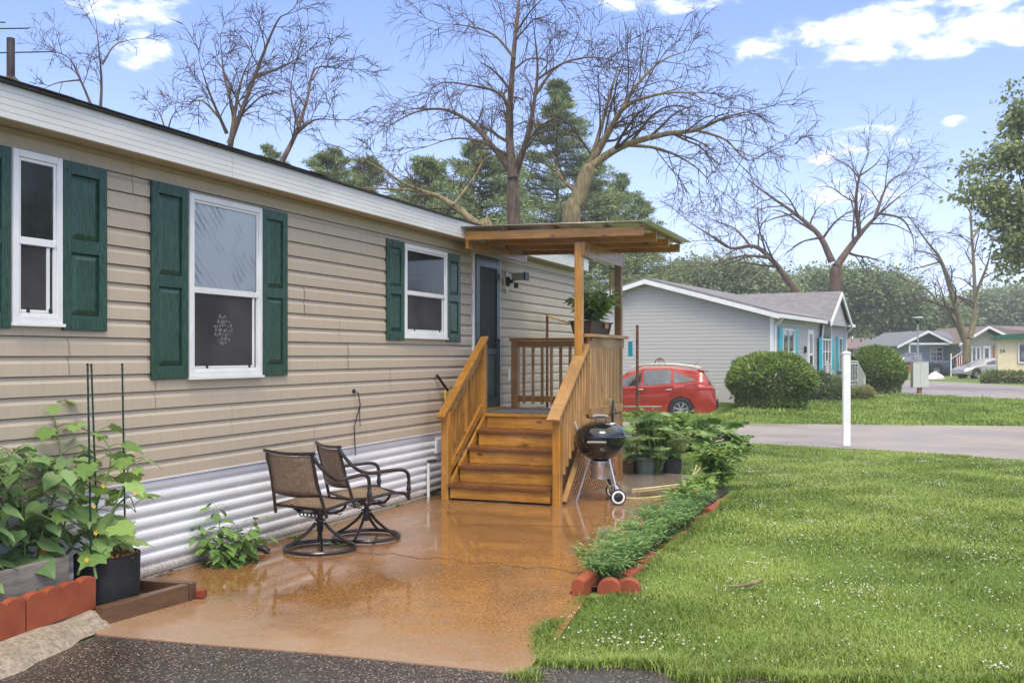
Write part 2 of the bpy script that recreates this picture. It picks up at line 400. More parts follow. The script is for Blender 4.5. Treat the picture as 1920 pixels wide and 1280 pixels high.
    t.set(col=cc, rough=t.ramp(bg, [(.35, .06), (.65, .30)]), spec=.6); t.bump(t.math('SUBTRACT', 1.0, vd), .5, .006); M['asphalt'] = t.m
    t = NT('wet_grey_road'); v = t.co((1, 1, 1), True); n = t.noise(v, .5, 5); f = t.noise(v, 30, 3)
    cc = t.ramp(n, [(.3, (.23, .195, .17)), (.7, (.34, .29, .255))]); cc = t.mix(t.ramp(f, [(.4, 0.0), (.8, .4)]), cc, (.14, .125, .12))
    t.set(col=cc, rough=t.ramp(n, [(.35, .32), (.65, .6)]), spec=.4); M['road'] = t.m
    t = NT('puddle_water'); v = t.co((1, 1, 1), True)
    t.set(col=(.035, .028, .022), rough=.03, spec=.6)
    cell = t.voro(v, 5.5); rg = t.N('ShaderNodeMath'); rg.operation = 'SINE'; t.L(t.math('MULTIPLY', cell, 95.0), rg.inputs[0])
    t.bump(t.math('MULTIPLY', rg.outputs[0], t.ramp(cell, [(.05, 1.0), (.11, 0.0)])), .35, .006); M['puddle'] = t.m
    t = NT('lawn_soil_and_thatch'); v = t.co((1, 1, 1), True); n = t.noise(v, .45, 5, .6); f = t.noise(v, 14, 4)
    cc = t.ramp(n, [(.3, (.09, .16, .025)), (.55, (.13, .21, .04)), (.75, (.20, .24, .08))]); cc = t.mix(t.ramp(f, [(.4, 0.0), (.75, .55)]), cc, (.08, .11, .02))
    t.set(col=cc, rough=.8, spec=.2); t.bump(f, .6, .03); M['lawn'] = t.m
    M['soil'] = simple('dark_wet_soil', (.035, .022, .014), .6, .5, 20, bump=.6)
    M['mulch'] = simple('bark_mulch', (.16, .065, .025), .6, .6, 40, bump=.8)
    M['kerb'] = simple('rough_concrete_kerb', (.30, .245, .175), .85, .30, 38, bump=.8)
    t = NT('red_concrete_block'); v = t.co(); n = t.noise(v, 6, 5); f = t.noise(v, 70, 3)
    t.set(col=t.mix(t.ramp(f, [(.4, 0.0), (.8, .4)]), t.ramp(n, [(.3, (.24, .052, .020)), (.7, (.36, .085, .032))]), (.20, .05, .022)), rough=.55, spec=.35); t.bump(f, .5, .004); M['redblock'] = t.m
    # shingles
    def shingle(name, c):
        t = NT(name); v = t.co(); b = t.N('ShaderNodeTexBrick'); b.inputs['Scale'].default_value = 3.2; b.inputs['Brick Width'].default_value = .9; b.inputs['Row Height'].default_value = .42
        b.inputs['Mortar Size'].default_value = .02; b.inputs['Color1'].default_value = (*c, 1); b.inputs['Color2'].default_value = (*[x * .72 for x in c], 1); b.inputs['Mortar'].default_value = (*[x * .4 for x in c], 1)
        t.L(v, b.inputs['Vector']); n = t.noise(v, 12, 4)
        t.set(col=t.mix(t.ramp(n, [(.35, 0.0), (.75, .6)]), b.outputs[0], tuple(x * .6 for x in c)), rough=.75, spec=.3); return t.m
    M['shingle'] = shingle('grey_shingle', (.23, .22, .23)); M['shingle_dark'] = shingle('dark_shingle', (.045, .04, .038))
    M['shingle_brown'] = shingle('brown_shingle', (.24, .18, .165)); M['shingle_blue'] = shingle('slate_shingle', (.22, .235, .26))
    M['green_roof'] = simple('green_metal_edge', (.02, .11, .06), .4)
    # metals and plastics
    M['bronze'] = simple('dark_bronze_metal', (.030, .021, .016), .3, .3, 9, metal=.35, coat=.3)
    t = NT('tan_mesh_sling'); v = t.co((1, 1, 1)); w1 = t.noise(t.co((160, 8, 8)), 2, 2); w2 = t.noise(t.co((8, 8, 160)), 2, 2); w3 = t.noise(t.co((8, 160, 8)), 2, 2)
    f = t.math('ADD', t.math('ADD', t.math('MULTIPLY', w1, .5), t.math('MULTIPLY', w2, .35)), t.math('MULTIPLY', w3, .35))
    t.set(col=t.ramp(f, [(.42, (.085, .052, .030)), (.58, (.20, .135, .085)), (.75, (.31, .225, .15))]), rough=.6, spec=.3); M['sling'] = t.m
    M['enamel'] = simple('black_enamel', (.006, .006, .007), .10, .2, 3, coat=.6)
    M['alu'] = simple('brushed_aluminium', (.60, .59, .57), .32, .1, 14, metal=.9)
    M['chrome'] = simple('chrome_trim', (.75, .75, .76), .18, .05, metal=1.0)
    M['black'] = simple('black_plastic', (.012, .012, .012), .4, .3)
    M['rubber'] = simple('tyre_rubber', (.018, .018, .018), .7, .2)
    M['greyplastic'] = simple('grey_plastic', (.30, .29, .27), .5)
    M['rust'] = simple('rusty_steel', (.13, .045, .022), .6, .4, 14, bump=.3)
    M['pipe'] = simple('dark_pipe', (.06, .045, .038), .5, .4, 8, metal=.4)
    M['stake'] = simple('dark_green_stake', (.010, .035, .022), .35)
    M['fabricpot'] = simple('black_fabric_pot', (.013, .013, .014), .75, .4, 14, bump=.4)
    M['greenpot'] = simple('sage_green_pot', (.11, .14, .105), .45, .2)
    M['brownpot'] = simple('dark_brown_planter', (.045, .022, .014), .5, .3)
    M['yellow'] = simple('yellow_plastic', (.70, .42, .02), .4)
    M['hose'] = simple('pale_yellow_hose', (.55, .48, .20), .4, .15)
    M['redpaint'] = simple('faded_red_paint', (.27, .05, .022), .45, .3)
    M['blueplastic'] = simple('blue_plastic', (.02, .27, .62), .35)
    M['utility'] = simple('pale_green_steel', (.50, .52, .45), .45, .06)
    M['carred'] = simple('red_metallic_paint', (.38, .028, .016), .22, .08, 2, metal=.25, coat=.9)
    M['carsilver'] = simple('silver_paint', (.48, .47, .45), .3, .05, metal=.5, coat=.7)
    M['carblue'] = simple('dark_navy_paint', (.018, .025, .045), .28, .1, metal=.2, coat=.8)
    M['taillight'] = simple('red_lens', (.62, .03, .015), .15, .1, coat=.8)
    M['lens'] = simple('clear_lens', (.75, .75, .75), .12, .05, coat=.8)
    M['bark'] = simple('brown_bark', (.115, .075, .050), .8, .45, 5, bump=.7, stretch=(3, 3, .6))
    M['barkmoss'] = simple('mossy_bark', (.20, .155, .075), .8, .45, 4, bump=.7, stretch=(3, 3, .6))
    M['twig'] = simple('bare_twig', (.070, .046, .026), .8, .3, 2)
    M['bamboo'] = simple('bamboo_tube', (.55, .36, .10), .4)
    M['copper'] = simple('orange_glaze', (.45, .16, .03), .4)
    M['ceramic'] = simple('speckled_ceramic', (.22, .10, .07), .4, .5, 40)
    M['stem'] = simple('green_stem', (.16, .24, .06), .5)
    M['petal_y'] = simple('yellow_petals', (.80, .50, .02), .5)
    M['petal_o'] = simple('orange_petals', (.75, .20, .01), .5)
    M['clover'] = simple('white_clover_flower', (.62, .60, .47), .7)
    M['cuke'] = leafmat('cucumber_leaf', (0.1, 0.19, 0.035), (0.3, 0.45, 0.13), .45)
    M['bean'] = leafmat('bean_leaf', (0.075, 0.15, 0.045), (0.24, 0.37, 0.13), .5)
    M['pepper'] = leafmat('pepper_leaf', (0.07, 0.16, 0.03), (0.24, 0.39, 0.1), .38)
    M['squash'] = leafmat('squash_leaf', (0.11, 0.22, 0.055), (0.34, 0.49, 0.17), .5)
    M['herb'] = leafmat('herb_leaf', (0.09, 0.18, 0.03), (0.3, 0.45, 0.1), .45, attr=True)
    M['dill'] = leafmat('feathery_pale_leaf', (.22, .25, .07), (.48, .47, .20), .5, attr=True)
    M['basil'] = leafmat('basil_leaf', (.16, .28, .05), (.46, .60, .18), .4, .45, attr=True)
    M['marigold'] = leafmat('marigold_leaf', (0.065, 0.15, 0.03), (0.23, 0.38, 0.11), .42, attr=True)
    M['grass'] = leafmat('grass_blade', (0.13, 0.205, 0.028), (0.41, 0.5, 0.115), .45, .3, attr=True)
    M['juniper'] = leafmat('evergreen_spray', (0.095, 0.165, 0.025), (0.34, 0.45, 0.1), .55, .2, attr=True)
    M['leaf_a'] = leafmat('deciduous_leaf', (0.14, 0.19, 0.055), (0.4, 0.47, 0.18), .55, .3, attr=True)
    M['leaf_b'] = leafmat('maple_leaf', (0.11, 0.17, 0.065), (0.32, 0.4, 0.16), .5, .3, attr=True)
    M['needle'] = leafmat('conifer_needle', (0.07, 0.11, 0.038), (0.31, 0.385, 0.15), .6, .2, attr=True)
    M['leaf_far'] = leafmat('distant_leaf', (0.15, 0.2, 0.09), (0.34, 0.41, 0.2), .7, .3, attr=True)
mats()

# ------------------------------------------------------------------ ground
def sheet(name, poly, z, m, thick=None, kind='structure'):
    mb = MB()
    if thick: mb.prism([(p[0], p[1]) for p in poly], 'Z', z - thick, z)
    else: mb.add([(p[0], p[1], z) for p in poly], [tuple(range(len(poly)))])
    o = mb.build(name, m, None)
    tag(o, kind=kind); return o
lawn_poly = [(-400, -60), (400, -60), (400, 700), (-400, 700)]
# one ground sheet out to the horizon; it dips a little where the neighbour's car stands
gx = [-400, -120, -40, -20] + [-16 + i * .8 for i in range(26)] + [8, 20, 60, 160, 400]; gy = [-60, 0, 12, 20, 24] + [25 + i * .6 for i in range(17)] + [38, 60, 120, 300, 700]
def dip(x, y):
    sm = lambda a, b, t: (lambda q: q * q * (3 - 2 * q))(min(1, max(0, (t - a) / (b - a))))
    return -.30 * sm(-15, -11.5, x) * (1 - sm(.6, 2.4, x)) * sm(25.0, 27.4, y) * (1 - sm(31.6, 33.8, y))
mb = MB(); mb.v = [(x, y, -.02 + dip(x, y)) for y in gy for x in gx]; nx = len(gx)
mb.f = [(j * nx + i, j * nx + i + 1, (j + 1) * nx + i + 1, (j + 1) * nx + i) for j in range(len(gy) - 1) for i in range(nx - 1)]
tag(mb.build('ground', M['lawn'], None, True, fix=False), kind='structure')
sheet('asphalt_driveway', [(.88, -8), (14, -8), (14, 5.4), (6.2, 5.4), (3.6, 5.4), (3.42, 5.0), (2.21, 4.82), (1.4, 4.70), (.76, 4.66), (.80, 4.2)], -0.004, M['asphalt'])
patio = sheet('concrete_patio', [(-.05, 4.95), (.60, 4.72), (.76, 4.645), (1.4, 4.70), (2.21, 4.81), (3.40, 4.885), (3.36, 5.6), (3.22, 6.62), (3.07, 6.66), (2.99, 12.3), (2.72, 13.2), (2.55, 13.85), (1.6, 14.0), (-.05, 14.0)], 0.004, M['patio'], .08)
# control joints and a hairline crack, sunk in the concrete
def crack(name, pts, w, z=.0055):
    mb = MB()
    for a, b in zip(pts[:-1], pts[1:]): mb.bar((a[0], a[1], z), (b[0], b[1], z), w, .002)
    o = mb.build(name, M['soil'], patio); return o
cp = [G(665 + i * 17.0, 1034 + i * 1.55 + 2.5 * math.sin(i * 1.1) + 1.5 * math.sin(i * 2.7)) for i in range(27)]
crack('crack', [(p.x, p.y) for p in cp], .0035)
cp = [G(860 + i * 14.0, 984 + i * .2 + 1.2 * math.sin(i * 1.6)) for i in range(17)]
crack('crack', [(p.x, p.y) for p in cp], .003)
sheet('road', [(-30, 20.2), (-6, 19.9), (2.14, 19.45), (4.75, 18.85), (7.02, 17.82), (14, 15.2), (26, 10), (26, 24), (14, 26.4), (7.88, 26.4), (3.5, 25.6), (1.12, 24.6), (-6, 24.2), (-30, 24)], -0.010, M['road'])
sheet('far_road', [(-20, 62), (-4, 54), (5.0, 46.6), (9.42, 42.2), (20, 34), (60, 14), (60, 34), (20, 54), (11.3, 61.5), (5.3, 71.8), (-6, 84), (-24, 96)], -0.008, M['road'])
sheet('car_driveway', [(-11, 27.9), (.3, 27.9), (.3, 31.3), (-11, 31.3)], -0.312, M['road'])
# puddle on the asphalt below the lawn
pd = []
for i in range(28):
    a = 2 * math.pi * i / 28; r = 1 + .22 * math.sin(3 * a + 1) + .12 * math.sin(7 * a)
    pd.append((4.55 + 1.05 * r * math.cos(a), 4.63 + .20 * r * math.sin(a)))
sheet('puddle', pd, .001, M['puddle'])

# ------------------------------------------------------------------ tan mobile home
HY0, HY1 = 1.2, 16.16
home = thing('mobile_home', 'long tan vinyl-sided mobile home with green shutters and white corrugated skirting', 'house', (0, 8.5, 0))
MB().box(-4.6, -.018, HY0, HY1, .72, 3.14).build('wall', M['siding'], home)
Z0, CH = .75, .1317
def lap(y0, y1, z0, n, mb, x=0.0, h=CH):
    """n courses of dutch-lap siding between y0 and y1"""
    P = []
    for i in range(n):
        z = z0 + i * h
        P += [(x - .014, z), (x + .020, z + .001), (x + .018, z + h * .62), (x + .005, z + h * .80), (x + .003, z + h * .955), (x - .014, z + h * .960)]
    b = len(mb.v)
    mb.v += [(p[0], y0, p[1]) for p in P] + [(p[0], y1, p[1]) for p in P]
    k = len(P)
    for i in range(k - 1): mb.f.append((b + i, b + i + 1, b + k + i + 1, b + k + i))
rs = random.Random(3)
seams_known = {0: [8.15, 11.6], 1: [6.9], 2: [5.98], 3: [5.15], 4: [8.6], 7: [], 8: [5.75]}
for row in range(9):
    ys = [HY0]
    kn = seams_known.get(row)
    y = kn[0] if kn else HY0 + rs.uniform(1.2, 3.6)
    while y < HY1 - .5:
        ys.append(y); y += 3.66 + rs.uniform(-.05, .05)
    ys.append(HY1)
    for a, b in zip(ys[:-1], ys[1:]):
        mb = MB(); lap(a + .003, b - .003, Z0 + row * 2 * CH, 2, mb, x=rs.uniform(0, .0030)); mb.build('siding_panel', M['siding'], home, fix=False)
# corner trim and starter strip
MB().box(-.05, .032, HY1, HY1 + .03, .74, 3.12).build('corner_trim', M['siding'], home)
# soffit, fascia, roof
MB().box(-.02, .215, HY0 - .2, HY1 + .12, 3.118, 3.13).build('soffit', M['siding'], home)
fs = [HY0 - .2, 3.1, 6.62, 10.3, 13.9, HY1 + .12]
for a, b in zip(fs[:-1], fs[1:]):
    mb = MB(); prof = [(.212, 3.105)]
    for i in range(5):
        z = 3.105 + i * .041; prof += [(.236 - i * .001, z + .002), (.236 - i * .001, z + .036), (.231 - i * .001, z + .039)]
    prof += [(.231, 3.312), (.212, 3.312)]
    mb.prism([(p[0], p[1]) for p in prof], 'Y', a + .002, b - .002).build('fascia_panel', M['fascia'], home)
mb = MB(); mb.prism([(.262, 3.314), (.262, 3.330), (-2.3, 3.80), (-4.86, 3.330), (-4.86, 3.314)], 'Y', HY0 - .25, HY1 + .16)
mb.build('roof', M['shingle_dark'], home)
rf = home.children[-1]
# shingle butts along the eave
rs = random.Random(5); y = HY0 - .25
k = 0
me0 = None
while y < HY1 + .1:
    w = .305
    if me0 is None:
        so = MB().prism([(.0, 0.0), (.0, .008), (-.22, .051), (-.22, .043)], 'Y', 0, w - .006).build('shingle', M['shingle_dark'], rf, fix=True); me0 = so.data
    else: so = link('shingle', me0, None, rf)
    so.location = (.275 + rs.uniform(-.006, .004), y - 8.5, 3.331 + rs.uniform(0, .003)); y += w
# vent stack and antenna
p = D(20, 160, 7.2)
mb = MB().tube([(p.x, p.y, 3.30), (p.x, p.y, p.z + .34)], .028, 12); mb.build('vent_pipe', M['pipe'], rf, True)
MB().lathe([(.14, -.10), (.12, -.01), (.06, .035), (.035, .06), (.034, .0)], 16, (p.x, p.y, p.z)).build('vent_boot', M['pipe'], rf, True)
mb = MB()
for (a, b) in (((-420, 108), (100, 97)), ((-420, 62), (55, 53)), ((-300, 44), (10, 42))):
    q0 = D(a[0], a[1], 9.0); q1 = D(b[0], b[1], 9.2); mb.tube([q0, q1], .006, 6)
q0 = D(-300, 330, 9.05); q1 = D(-300, 20, 9.05); mb.tube([q0, q1], .016, 8)
mb.build('antenna', M['pipe'], rf, True)
# skirting: corrugated sheets
ys = [HY0, 3.3, 6.45, 9.55, 12.7, HY1]
for i, (a, b) in enumerate(zip(ys[:-1], ys[1:])):
    n = 97; mb = MB()
    ph = lambda j: ((j / 96 * .735) / .092) % 1.0 - .5
    prof = [(-.002 + .008 * math.cos(2 * math.pi * ph(j)) * .5 - .017 * math.exp(-((abs(ph(j)) - .5) / .13) ** 2) + (.003 if i % 2 else 0), .012 + j / 96 * .735) for j in range(n)]
    mb.v += [(q[0], a - .02, q[1]) for q in prof] + [(q[0], b, q[1]) for q in prof]
    mb.f += [(j, j + 1, n + j + 1, n + j) for j in range(n - 1)]
    mb.build('skirting_sheet', M['skirt'], home, True, fix=False, ang=80)
MB().box(-.01, .024, HY0, HY1, .738, .752).build('skirting_rail', M['white'], home)
for (pa, pb, zt, zb) in ((105, 150, .50, .30), (815, 829, .68, .49)):
    a = WX(pa, 900).y; b = WX(pb, 900).y; v = MB().box(.0, .022, a, b, zb, zt).build('skirting_vent', M['white'], home, bevel=.004)
    for j in range(7):
        z = zb + .02 + j * (zt - zb - .04) / 6.0
        MB().bar((.026, a + .015, z), (.026, b - .015, z), .012, .008).build('louvre', M['white'], v)
MB().box(-.1, .03, HY0, HY1, -.05, .02).build('footing', M['kerb'], home)

# windows and shutters
def window(y0, y1, z0, z1, curtain=False, deco=False):
    w = MB()
    T, Dp = .045, .052
    for q in ((y0, y0 + T, z0, z1), (y1 - T, y1, z0, z1), (y0 + T, y1 - T, z0, z0 + T), (y0 + T, y1 - T, z1 - T, z1)): w.box(.0, Dp, *q)
    # inner step of the frame
    S = .022
    for q in ((y0 + T, y0 + T + S, z0 + T, z1 - T), (y1 - T - S, y1 - T, z0 + T, z1 - T), (y0 + T + S, y1 - T - S, z1 - T - S, z1 - T), (y0 + T + S, y1 - T - S, z0 + T, z0 + T + S)): w.box(.0, Dp - .012, *q)
    f = w.build('window', M['white'], home, bevel=.003)
    zm = z0 + (z1 - z0) * .475
    MB().box(.02, Dp - .006, y0 + T + .002, y1 - T - .002, zm - .022, zm + .026).build('meeting_rail', M['white'], f, bevel=.003)
    MB().box(.0, .066, y0 - .012, y1 + .012, z0 - .022, z0 - .001).build('sill', M['white'], f, bevel=.003)
    a, b = y0 + T + S + .001, y1 - T - S - .001
    MB().add([(.0355, a, zm + .028), (.0355, b, zm + .028), (.0355, b, z1 - T - S - .001), (.0355, a, z1 - T - S - .001)], [(0, 1, 2, 3)]).build('pane', M['glass'], f, fix=False)
    MB().add([(.0275, a, z0 + T + S + .001), (.0275, b, z0 + T + S + .001), (.0275, b, zm - .024), (.0275, a, zm - .024)], [(0, 1, 2, 3)]).build('pane', M['glass'], f, fix=False)
    MB().box(.0235, .0250, a, b, zm + .03, z1 - T - S - .002).build('curtain' if curtain else 'room_shade_sheet', M['curtain'] if curtain else M['room_shade'], f)
    MB().box(.0235, .0250, a, b, z0 + T + S + .002, zm - .026).build('room_shade_sheet', M['room_shade'], f)  # thin dark sheet over the siding paints the room's shade
    # insect screen with its own thin frame
    MB().box(.030, .0312, a + .004, b - .055, z0 + T + S + .02, zm - .03).build('insect_screen', M['screen'], f)
    MB().box(.024, .036, b - .052, b - .026, z0 + T + S + .002, zm - .026).build('sash_stile', M['white'], f, bevel=.002)
    MB().box(.024, .036, a, b - .056, z0 + T + S + .002, z0 + T + S + .018).build('sash_rail', M['white'], f, bevel=.002)
    for yy in (a + .17 * (b - a), b - .14 * (b - a)): MB().box(.036, .042, yy, yy + .022, z0 + T + S, z0 + T + S + .03).build('latch', M['black'], f)
    if deco:
        mb = MB(); r2 = random.Random(2)
        yc, zc = a + .44 * (b - a), z0 + .26 * (z1 - z0)
        for i in range(7):
            for j in range(7):
                yy = yc + (i - 3) * .034 + (j % 2) * .017 + r2.uniform(-.007, .007); zz = zc + (j - 3) * .036 + r2.uniform(-.008, .008)
                if (i - 3) ** 2 + (j - 3) ** 2 > 11: continue
                r = .009 + r2.random() * .007
                mb.add([(.0322, yy + r * math.cos(t) * .9, zz + r * math.sin(t) * 1.1) for t in np.linspace(0, 2 * math.pi, 9)[:-1]], [tuple(range(8))])
        mb.build('lace_ornament', M['decal'], f)
    return f
def shutter(y0, y1, z0, z1):
    T = min(.07, (y1 - y0) * .2); f = MB(); X0, X1 = .018, .045
    zm = z0 + (z1 - z0) * .50
    for q in ((y0, y0 + T, z0, z1), (y1 - T, y1, z0, z1), (y0 + T, y1 - T, z0, z0 + .10), (y0 + T, y1 - T, z1 - .085, z1), (y0 + T, y1 - T, zm - .045, zm + .045)): f.box(X0, X1, *q)
    sh = f.build('shutter', M['shutter'], home, bevel=.004)
    for (a, b) in ((z0 + .10, zm - .045), (zm + .045, z1 - .085)):
        A, B = y0 + T, y1 - T; i = min(.042, (B - A) * .25)
        mb = MB(); mb.add([(.024, A, a), (.024, B, a), (.024, B, b), (.024, A, b), (.041, A + i, a + i), (.041, B - i, a + i), (.041, B - i, b - i), (.041, A + i, b - i)],
                          [(0, 1, 5, 4), (1, 2, 6, 5), (2, 3, 7, 6), (3, 0, 4, 7), (4, 5, 6, 7)])
        mb.build('shutter_panel', M['shutter'], sh, fix=False)
    for yy in (y0 + T / 2, y1 - T / 2):
        for zz in (z0 + .06, z1 - .06): MB().lathe([(.006, 0), (.005, .003), (.0, .004)], 8, (X1, yy, zz), 'X').build('screw', M['shutter'], sh)
yw = lambda px: WX(px, 600).y
window(yw(14), yw(107), 1.885, 2.985); shutter(yw(107) + .012, yw(192), 1.845, 2.985); shutter(yw(14) - .012 - .4, yw(14) - .012, 1.845, 2.985)
window(yw(347), yw(483), 1.505, 2.955, True, True); shutter(yw(277), yw(347) - .012, 1.495, 2.985); shutter(yw(483) + .012, yw(532), 1.495, 2.965)
window(yw(753), yw(832), 1.885, 2.93); shutter(yw(720), yw(753) - .012, 1.84, 2.945); shutter(yw(832) + .012, yw(858), 1.84, 2.93)

# door
dy0, dy1, dz0, dz1 = yw(883), yw(934), .965, 3.05
mb = MB()
for q in ((dy0, dy0 + .05, dz0, dz1), (dy1 - .05, dy1, dz0, dz1), (dy0 + .05, dy1 - .05, dz1 - .05, dz1)): mb.box(-.005, .040, *q)
mb.build('door_trim', M['white'], home, bevel=.003)
mb = MB(); a, b = dy0 + .053, dy1 - .053
for q in ((a, a + .115, dz0, dz1 - .053), (b - .115, b, dz0, dz1 - .053), (a + .115, b - .115, dz1 - .2, dz1 - .053), (a + .115, b - .115, dz0, dz0 + .13), (a + .115, b - .115, dz0 + .72, dz0 + .80)): mb.box(.0, .055, *q)
door = mb.build('storm_door', M['door_green'], home, bevel=.004)
MB().add([(.036, a + .115, dz0 + .80), (.036, b - .115, dz0 + .80), (.036, b - .115, dz1 - .2), (.036, a + .115, dz1 - .2)], [(0, 1, 2, 3)]).build('pane', M['doorglass'], door, fix=False)
MB().box(.019, .022, a + .115, b - .115, dz0 + .13, dz1 - .2).build('room_shade_sheet', M['room_shade'], door)
MB().box(.022, .036, a + .118, b - .118, dz0 + .133, dz0 + .718).build('kick_panel', M['door_green'], door, bevel=.01)
MB().box(.030, .034, a + .118, b - .118, dz0 + 1.34, dz0 + 1.36).build('glazing_bar', M['black'], door)
mb = MB().tube([(.055, b - .06, dz0 + .93), (.09, b - .06, dz0 + .93), (.095, b - .13, dz0 + .93)], .011, 8); mb.build('door_handle', M['copper'], door, True)
MB().box(.0, .07, a, b, dz0 - .025, dz0 - .002).build('threshold', M['yellow'], door)
# twin floodlight with its mounting plate
q = WX(947, 528); fl = MB().prism([(q.y - .09, q.z), (q.y, q.z + .17), (q.y + .09, q.z), (q.y, q.z - .17)], 'X', .018, .034).build('floodlight', M['white'], home, bevel=.004)
MB().lathe([(.0, .0), (.075, .0), (.06, .035), (.025, .04), (.025, .09), (.0, .09)], 14, (.034, q.y, q.z), 'X').build('mount', M['black'], fl, True)
for s in (0,):
    MB().bar((.09, q.y, q.z - .01), (.17, q.y + .02, q.z + .05), .04, .03).build('arm', M['black'], fl)
    MB().box(.10, .29, q.y - .02, q.y + .13, q.z + .02, q.z + .12).build('lamp_head', M['greyplastic'], fl, bevel=.02)
    MB().box(.29, .315, q.y - .03, q.y + .14, q.z + .01, q.z + .13).build('lamp_hood', M['black'], fl, bevel=.008)
    MB().lathe([(.0, .0), (.035, .0), (.03, .07), (.0, .08)], 10, (.15, q.y + .05, q.z - .09), 'Z').build('motion_sensor', M['black'], fl, True)
q = WX(951, 703); mb = MB().box(.015, .036, q.y - .04, q.y + .04, q.z - .085, q.z + .085).build('outlet_cover', M['white'], home, bevel=.006)
# loose cable
q0 = WX(659, 733); pts = [(.03, q0.y, q0.z), (.06, q0.y + .03, q0.z - .02), (.05, q0.y + .09, q0.z - .14), (.045, q0.y + .03, q0.z - .27), (.05, q0.y - .03, q0.z - .36), (.04, q0.y + .0, q0.z - .52), (.035, q0.y + .02, q0.z - .66)]
MB().tube(pts, .006, 6).build('cable', M['black'], home, True)
MB().tube([pts[2], (.05, q0.y + .075, q0.z - .24), (.05, q0.y + .09, q0.z - .36)], .004, 5).build('cable', M['black'], home, True)
MB().lathe([(.0, .0), (.022, .0), (.02, .02), (.0, .022)], 8, (.018, q0.y, q0.z), 'X').build('cable_gland', M['black'], home)

# ------------------------------------------------------------------ porch
porch = thing('porch', 'orange stained wooden porch with steps, slatted railings and flat canopy', 'porch', (1.0, 12.0, 0))
W, CD, TR, OD = M['wood'], M['cedar'], M['tread'], M['olddeck']
SX0, SX1, SY0 = .36, 1.60, 10.42
RUN, RISE = .275, .190
for i in range(5):
    y = SY0 + i * RUN; z = i * RISE
    MB().box(SX0 + .02, SX1, y, y + .035, z + (.0 if i else .03), z + RISE - .04).build('riser', W[0], porch, bevel=.004)
    if i < 4:
        for k in range(2):
            MB().box(SX0 - .0, SX1 + .005, y - .03 + k * .152, y - .03 + k * .152 + .147, z + RISE - .038, z + RISE).build('tread', TR, porch, bevel=.004)
for x in (SX0 - .045, SX1 + .008):
    mb = MB(); mb.prism([(SY0 + .03, .0), (SY0 + .03, .15), (SY0 + 4 * RUN + .02, .93), (SY0 + 4 * RUN + .25, .93), (SY0 + 4 * RUN + .25, .62), (SY0 + .36, .0)], 'X', x, x + .038)
    mb.build('stringer', W[1] if x < 1 else OD[1], porch, bevel=.003)
DY0, DY1, DX0, DX1, DZ = SY0 + 4 * RUN - .02, 13.0, .03, 1.66, .95
y = DY0
i = 0
while y < DY1 - .05:
    MB().box(DX0, DX1, y, min(y + .138, DY1), DZ - .04, DZ).build('deck_board', W[0] if i == 0 else OD[0], porch, bevel=.003); y += .143; i += 1
MB().box(DX0 + .02, DX1 - .02, DY0 + .04, DY0 + .078, DZ - .2, DZ - .042).build('rim_joist', W[0], porch)
MB().box(DX1 - .045, DX1 - .005, DY0 + .08, DY1, DZ - .2, DZ - .042).build('rim_joist', OD[1], porch)
MB().box(.30, 1.50, DY0 + .08, DY0 + .95, DZ + .002, DZ + .014).build('door_mat', M['deckmat'], porch, bevel=.004)
# stair railings
def stair_rail(x, wd, full):
    yb, yt = SY0 - .02, SY0 + 4 * RUN + .06
    zb, zt = 1.00, 1.86
    MB().box(x - .045, x + .045, yb + .02, yb + .11, .0, zb + .02).build('post', W[2], porch, bevel=.006)
    if full: MB().box(x - .045, x + .045, yt - .09, yt, .55, zt - .04).build('post', W[2], porch, bevel=.006)
    sl = (zt - zb) / (yt - yb)
    MB().bar((x, yb - .09, zb + .02 - .09 * sl), (x, yt + .03, zt + .03 * sl + .02), wd, .04, (0, 0, 1)).build('handrail', (W if x < 1 else CD)[1], porch, bevel=.006)
    MB().bar((x, yb + .11, zb - .02), (x, yt - .02, zt - .085), .036, .085).build('top_rail', W[1], porch, bevel=.003)
    MB().bar((x, yb + .11, zb - .70), (x, yt - .02, zt - .80), .036, .085).build('bottom_rail', W[1], porch, bevel=.003)
    n = 9
    for j in range(n):
        y = yb + .17 + j * (yt - yb - .32) / (n - 1); z = zb + (y - yb) * sl
        for sx in ((-1,) if x < 1 else (1,)):
            MB().box(x - .018 + sx * .037, x + .018 + sx * .037, y - .018, y + .018, z - .78, z - .06).build('baluster', (W if x < 1 else CD)[2], porch, bevel=.003)
stair_rail(SX0 - .05, .10, True)
stair_rail(SX1 + .075, .15, False)
# canopy posts
P1 = (1.66, 11.30); P2 = (1.70, 12.90)
MB().box(P1[0] - .045, P1[0] + .045, P1[1] - .045, P1[1] + .045, 1.02, 3.02).build('canopy_post', W[2], porch, bevel=.005)
MB().box(P2[0] - .045, P2[0] + .045, P2[1] - .045, P2[1] + .045, .0, 2.99).build('canopy_post', OD[2], porch, bevel=.005)
MB().box(P1[0] - .045, P1[0] + .045, P1[1] + .08, P1[1] + .17, .0, 1.80).build('post', CD[2], porch, bevel=.005)
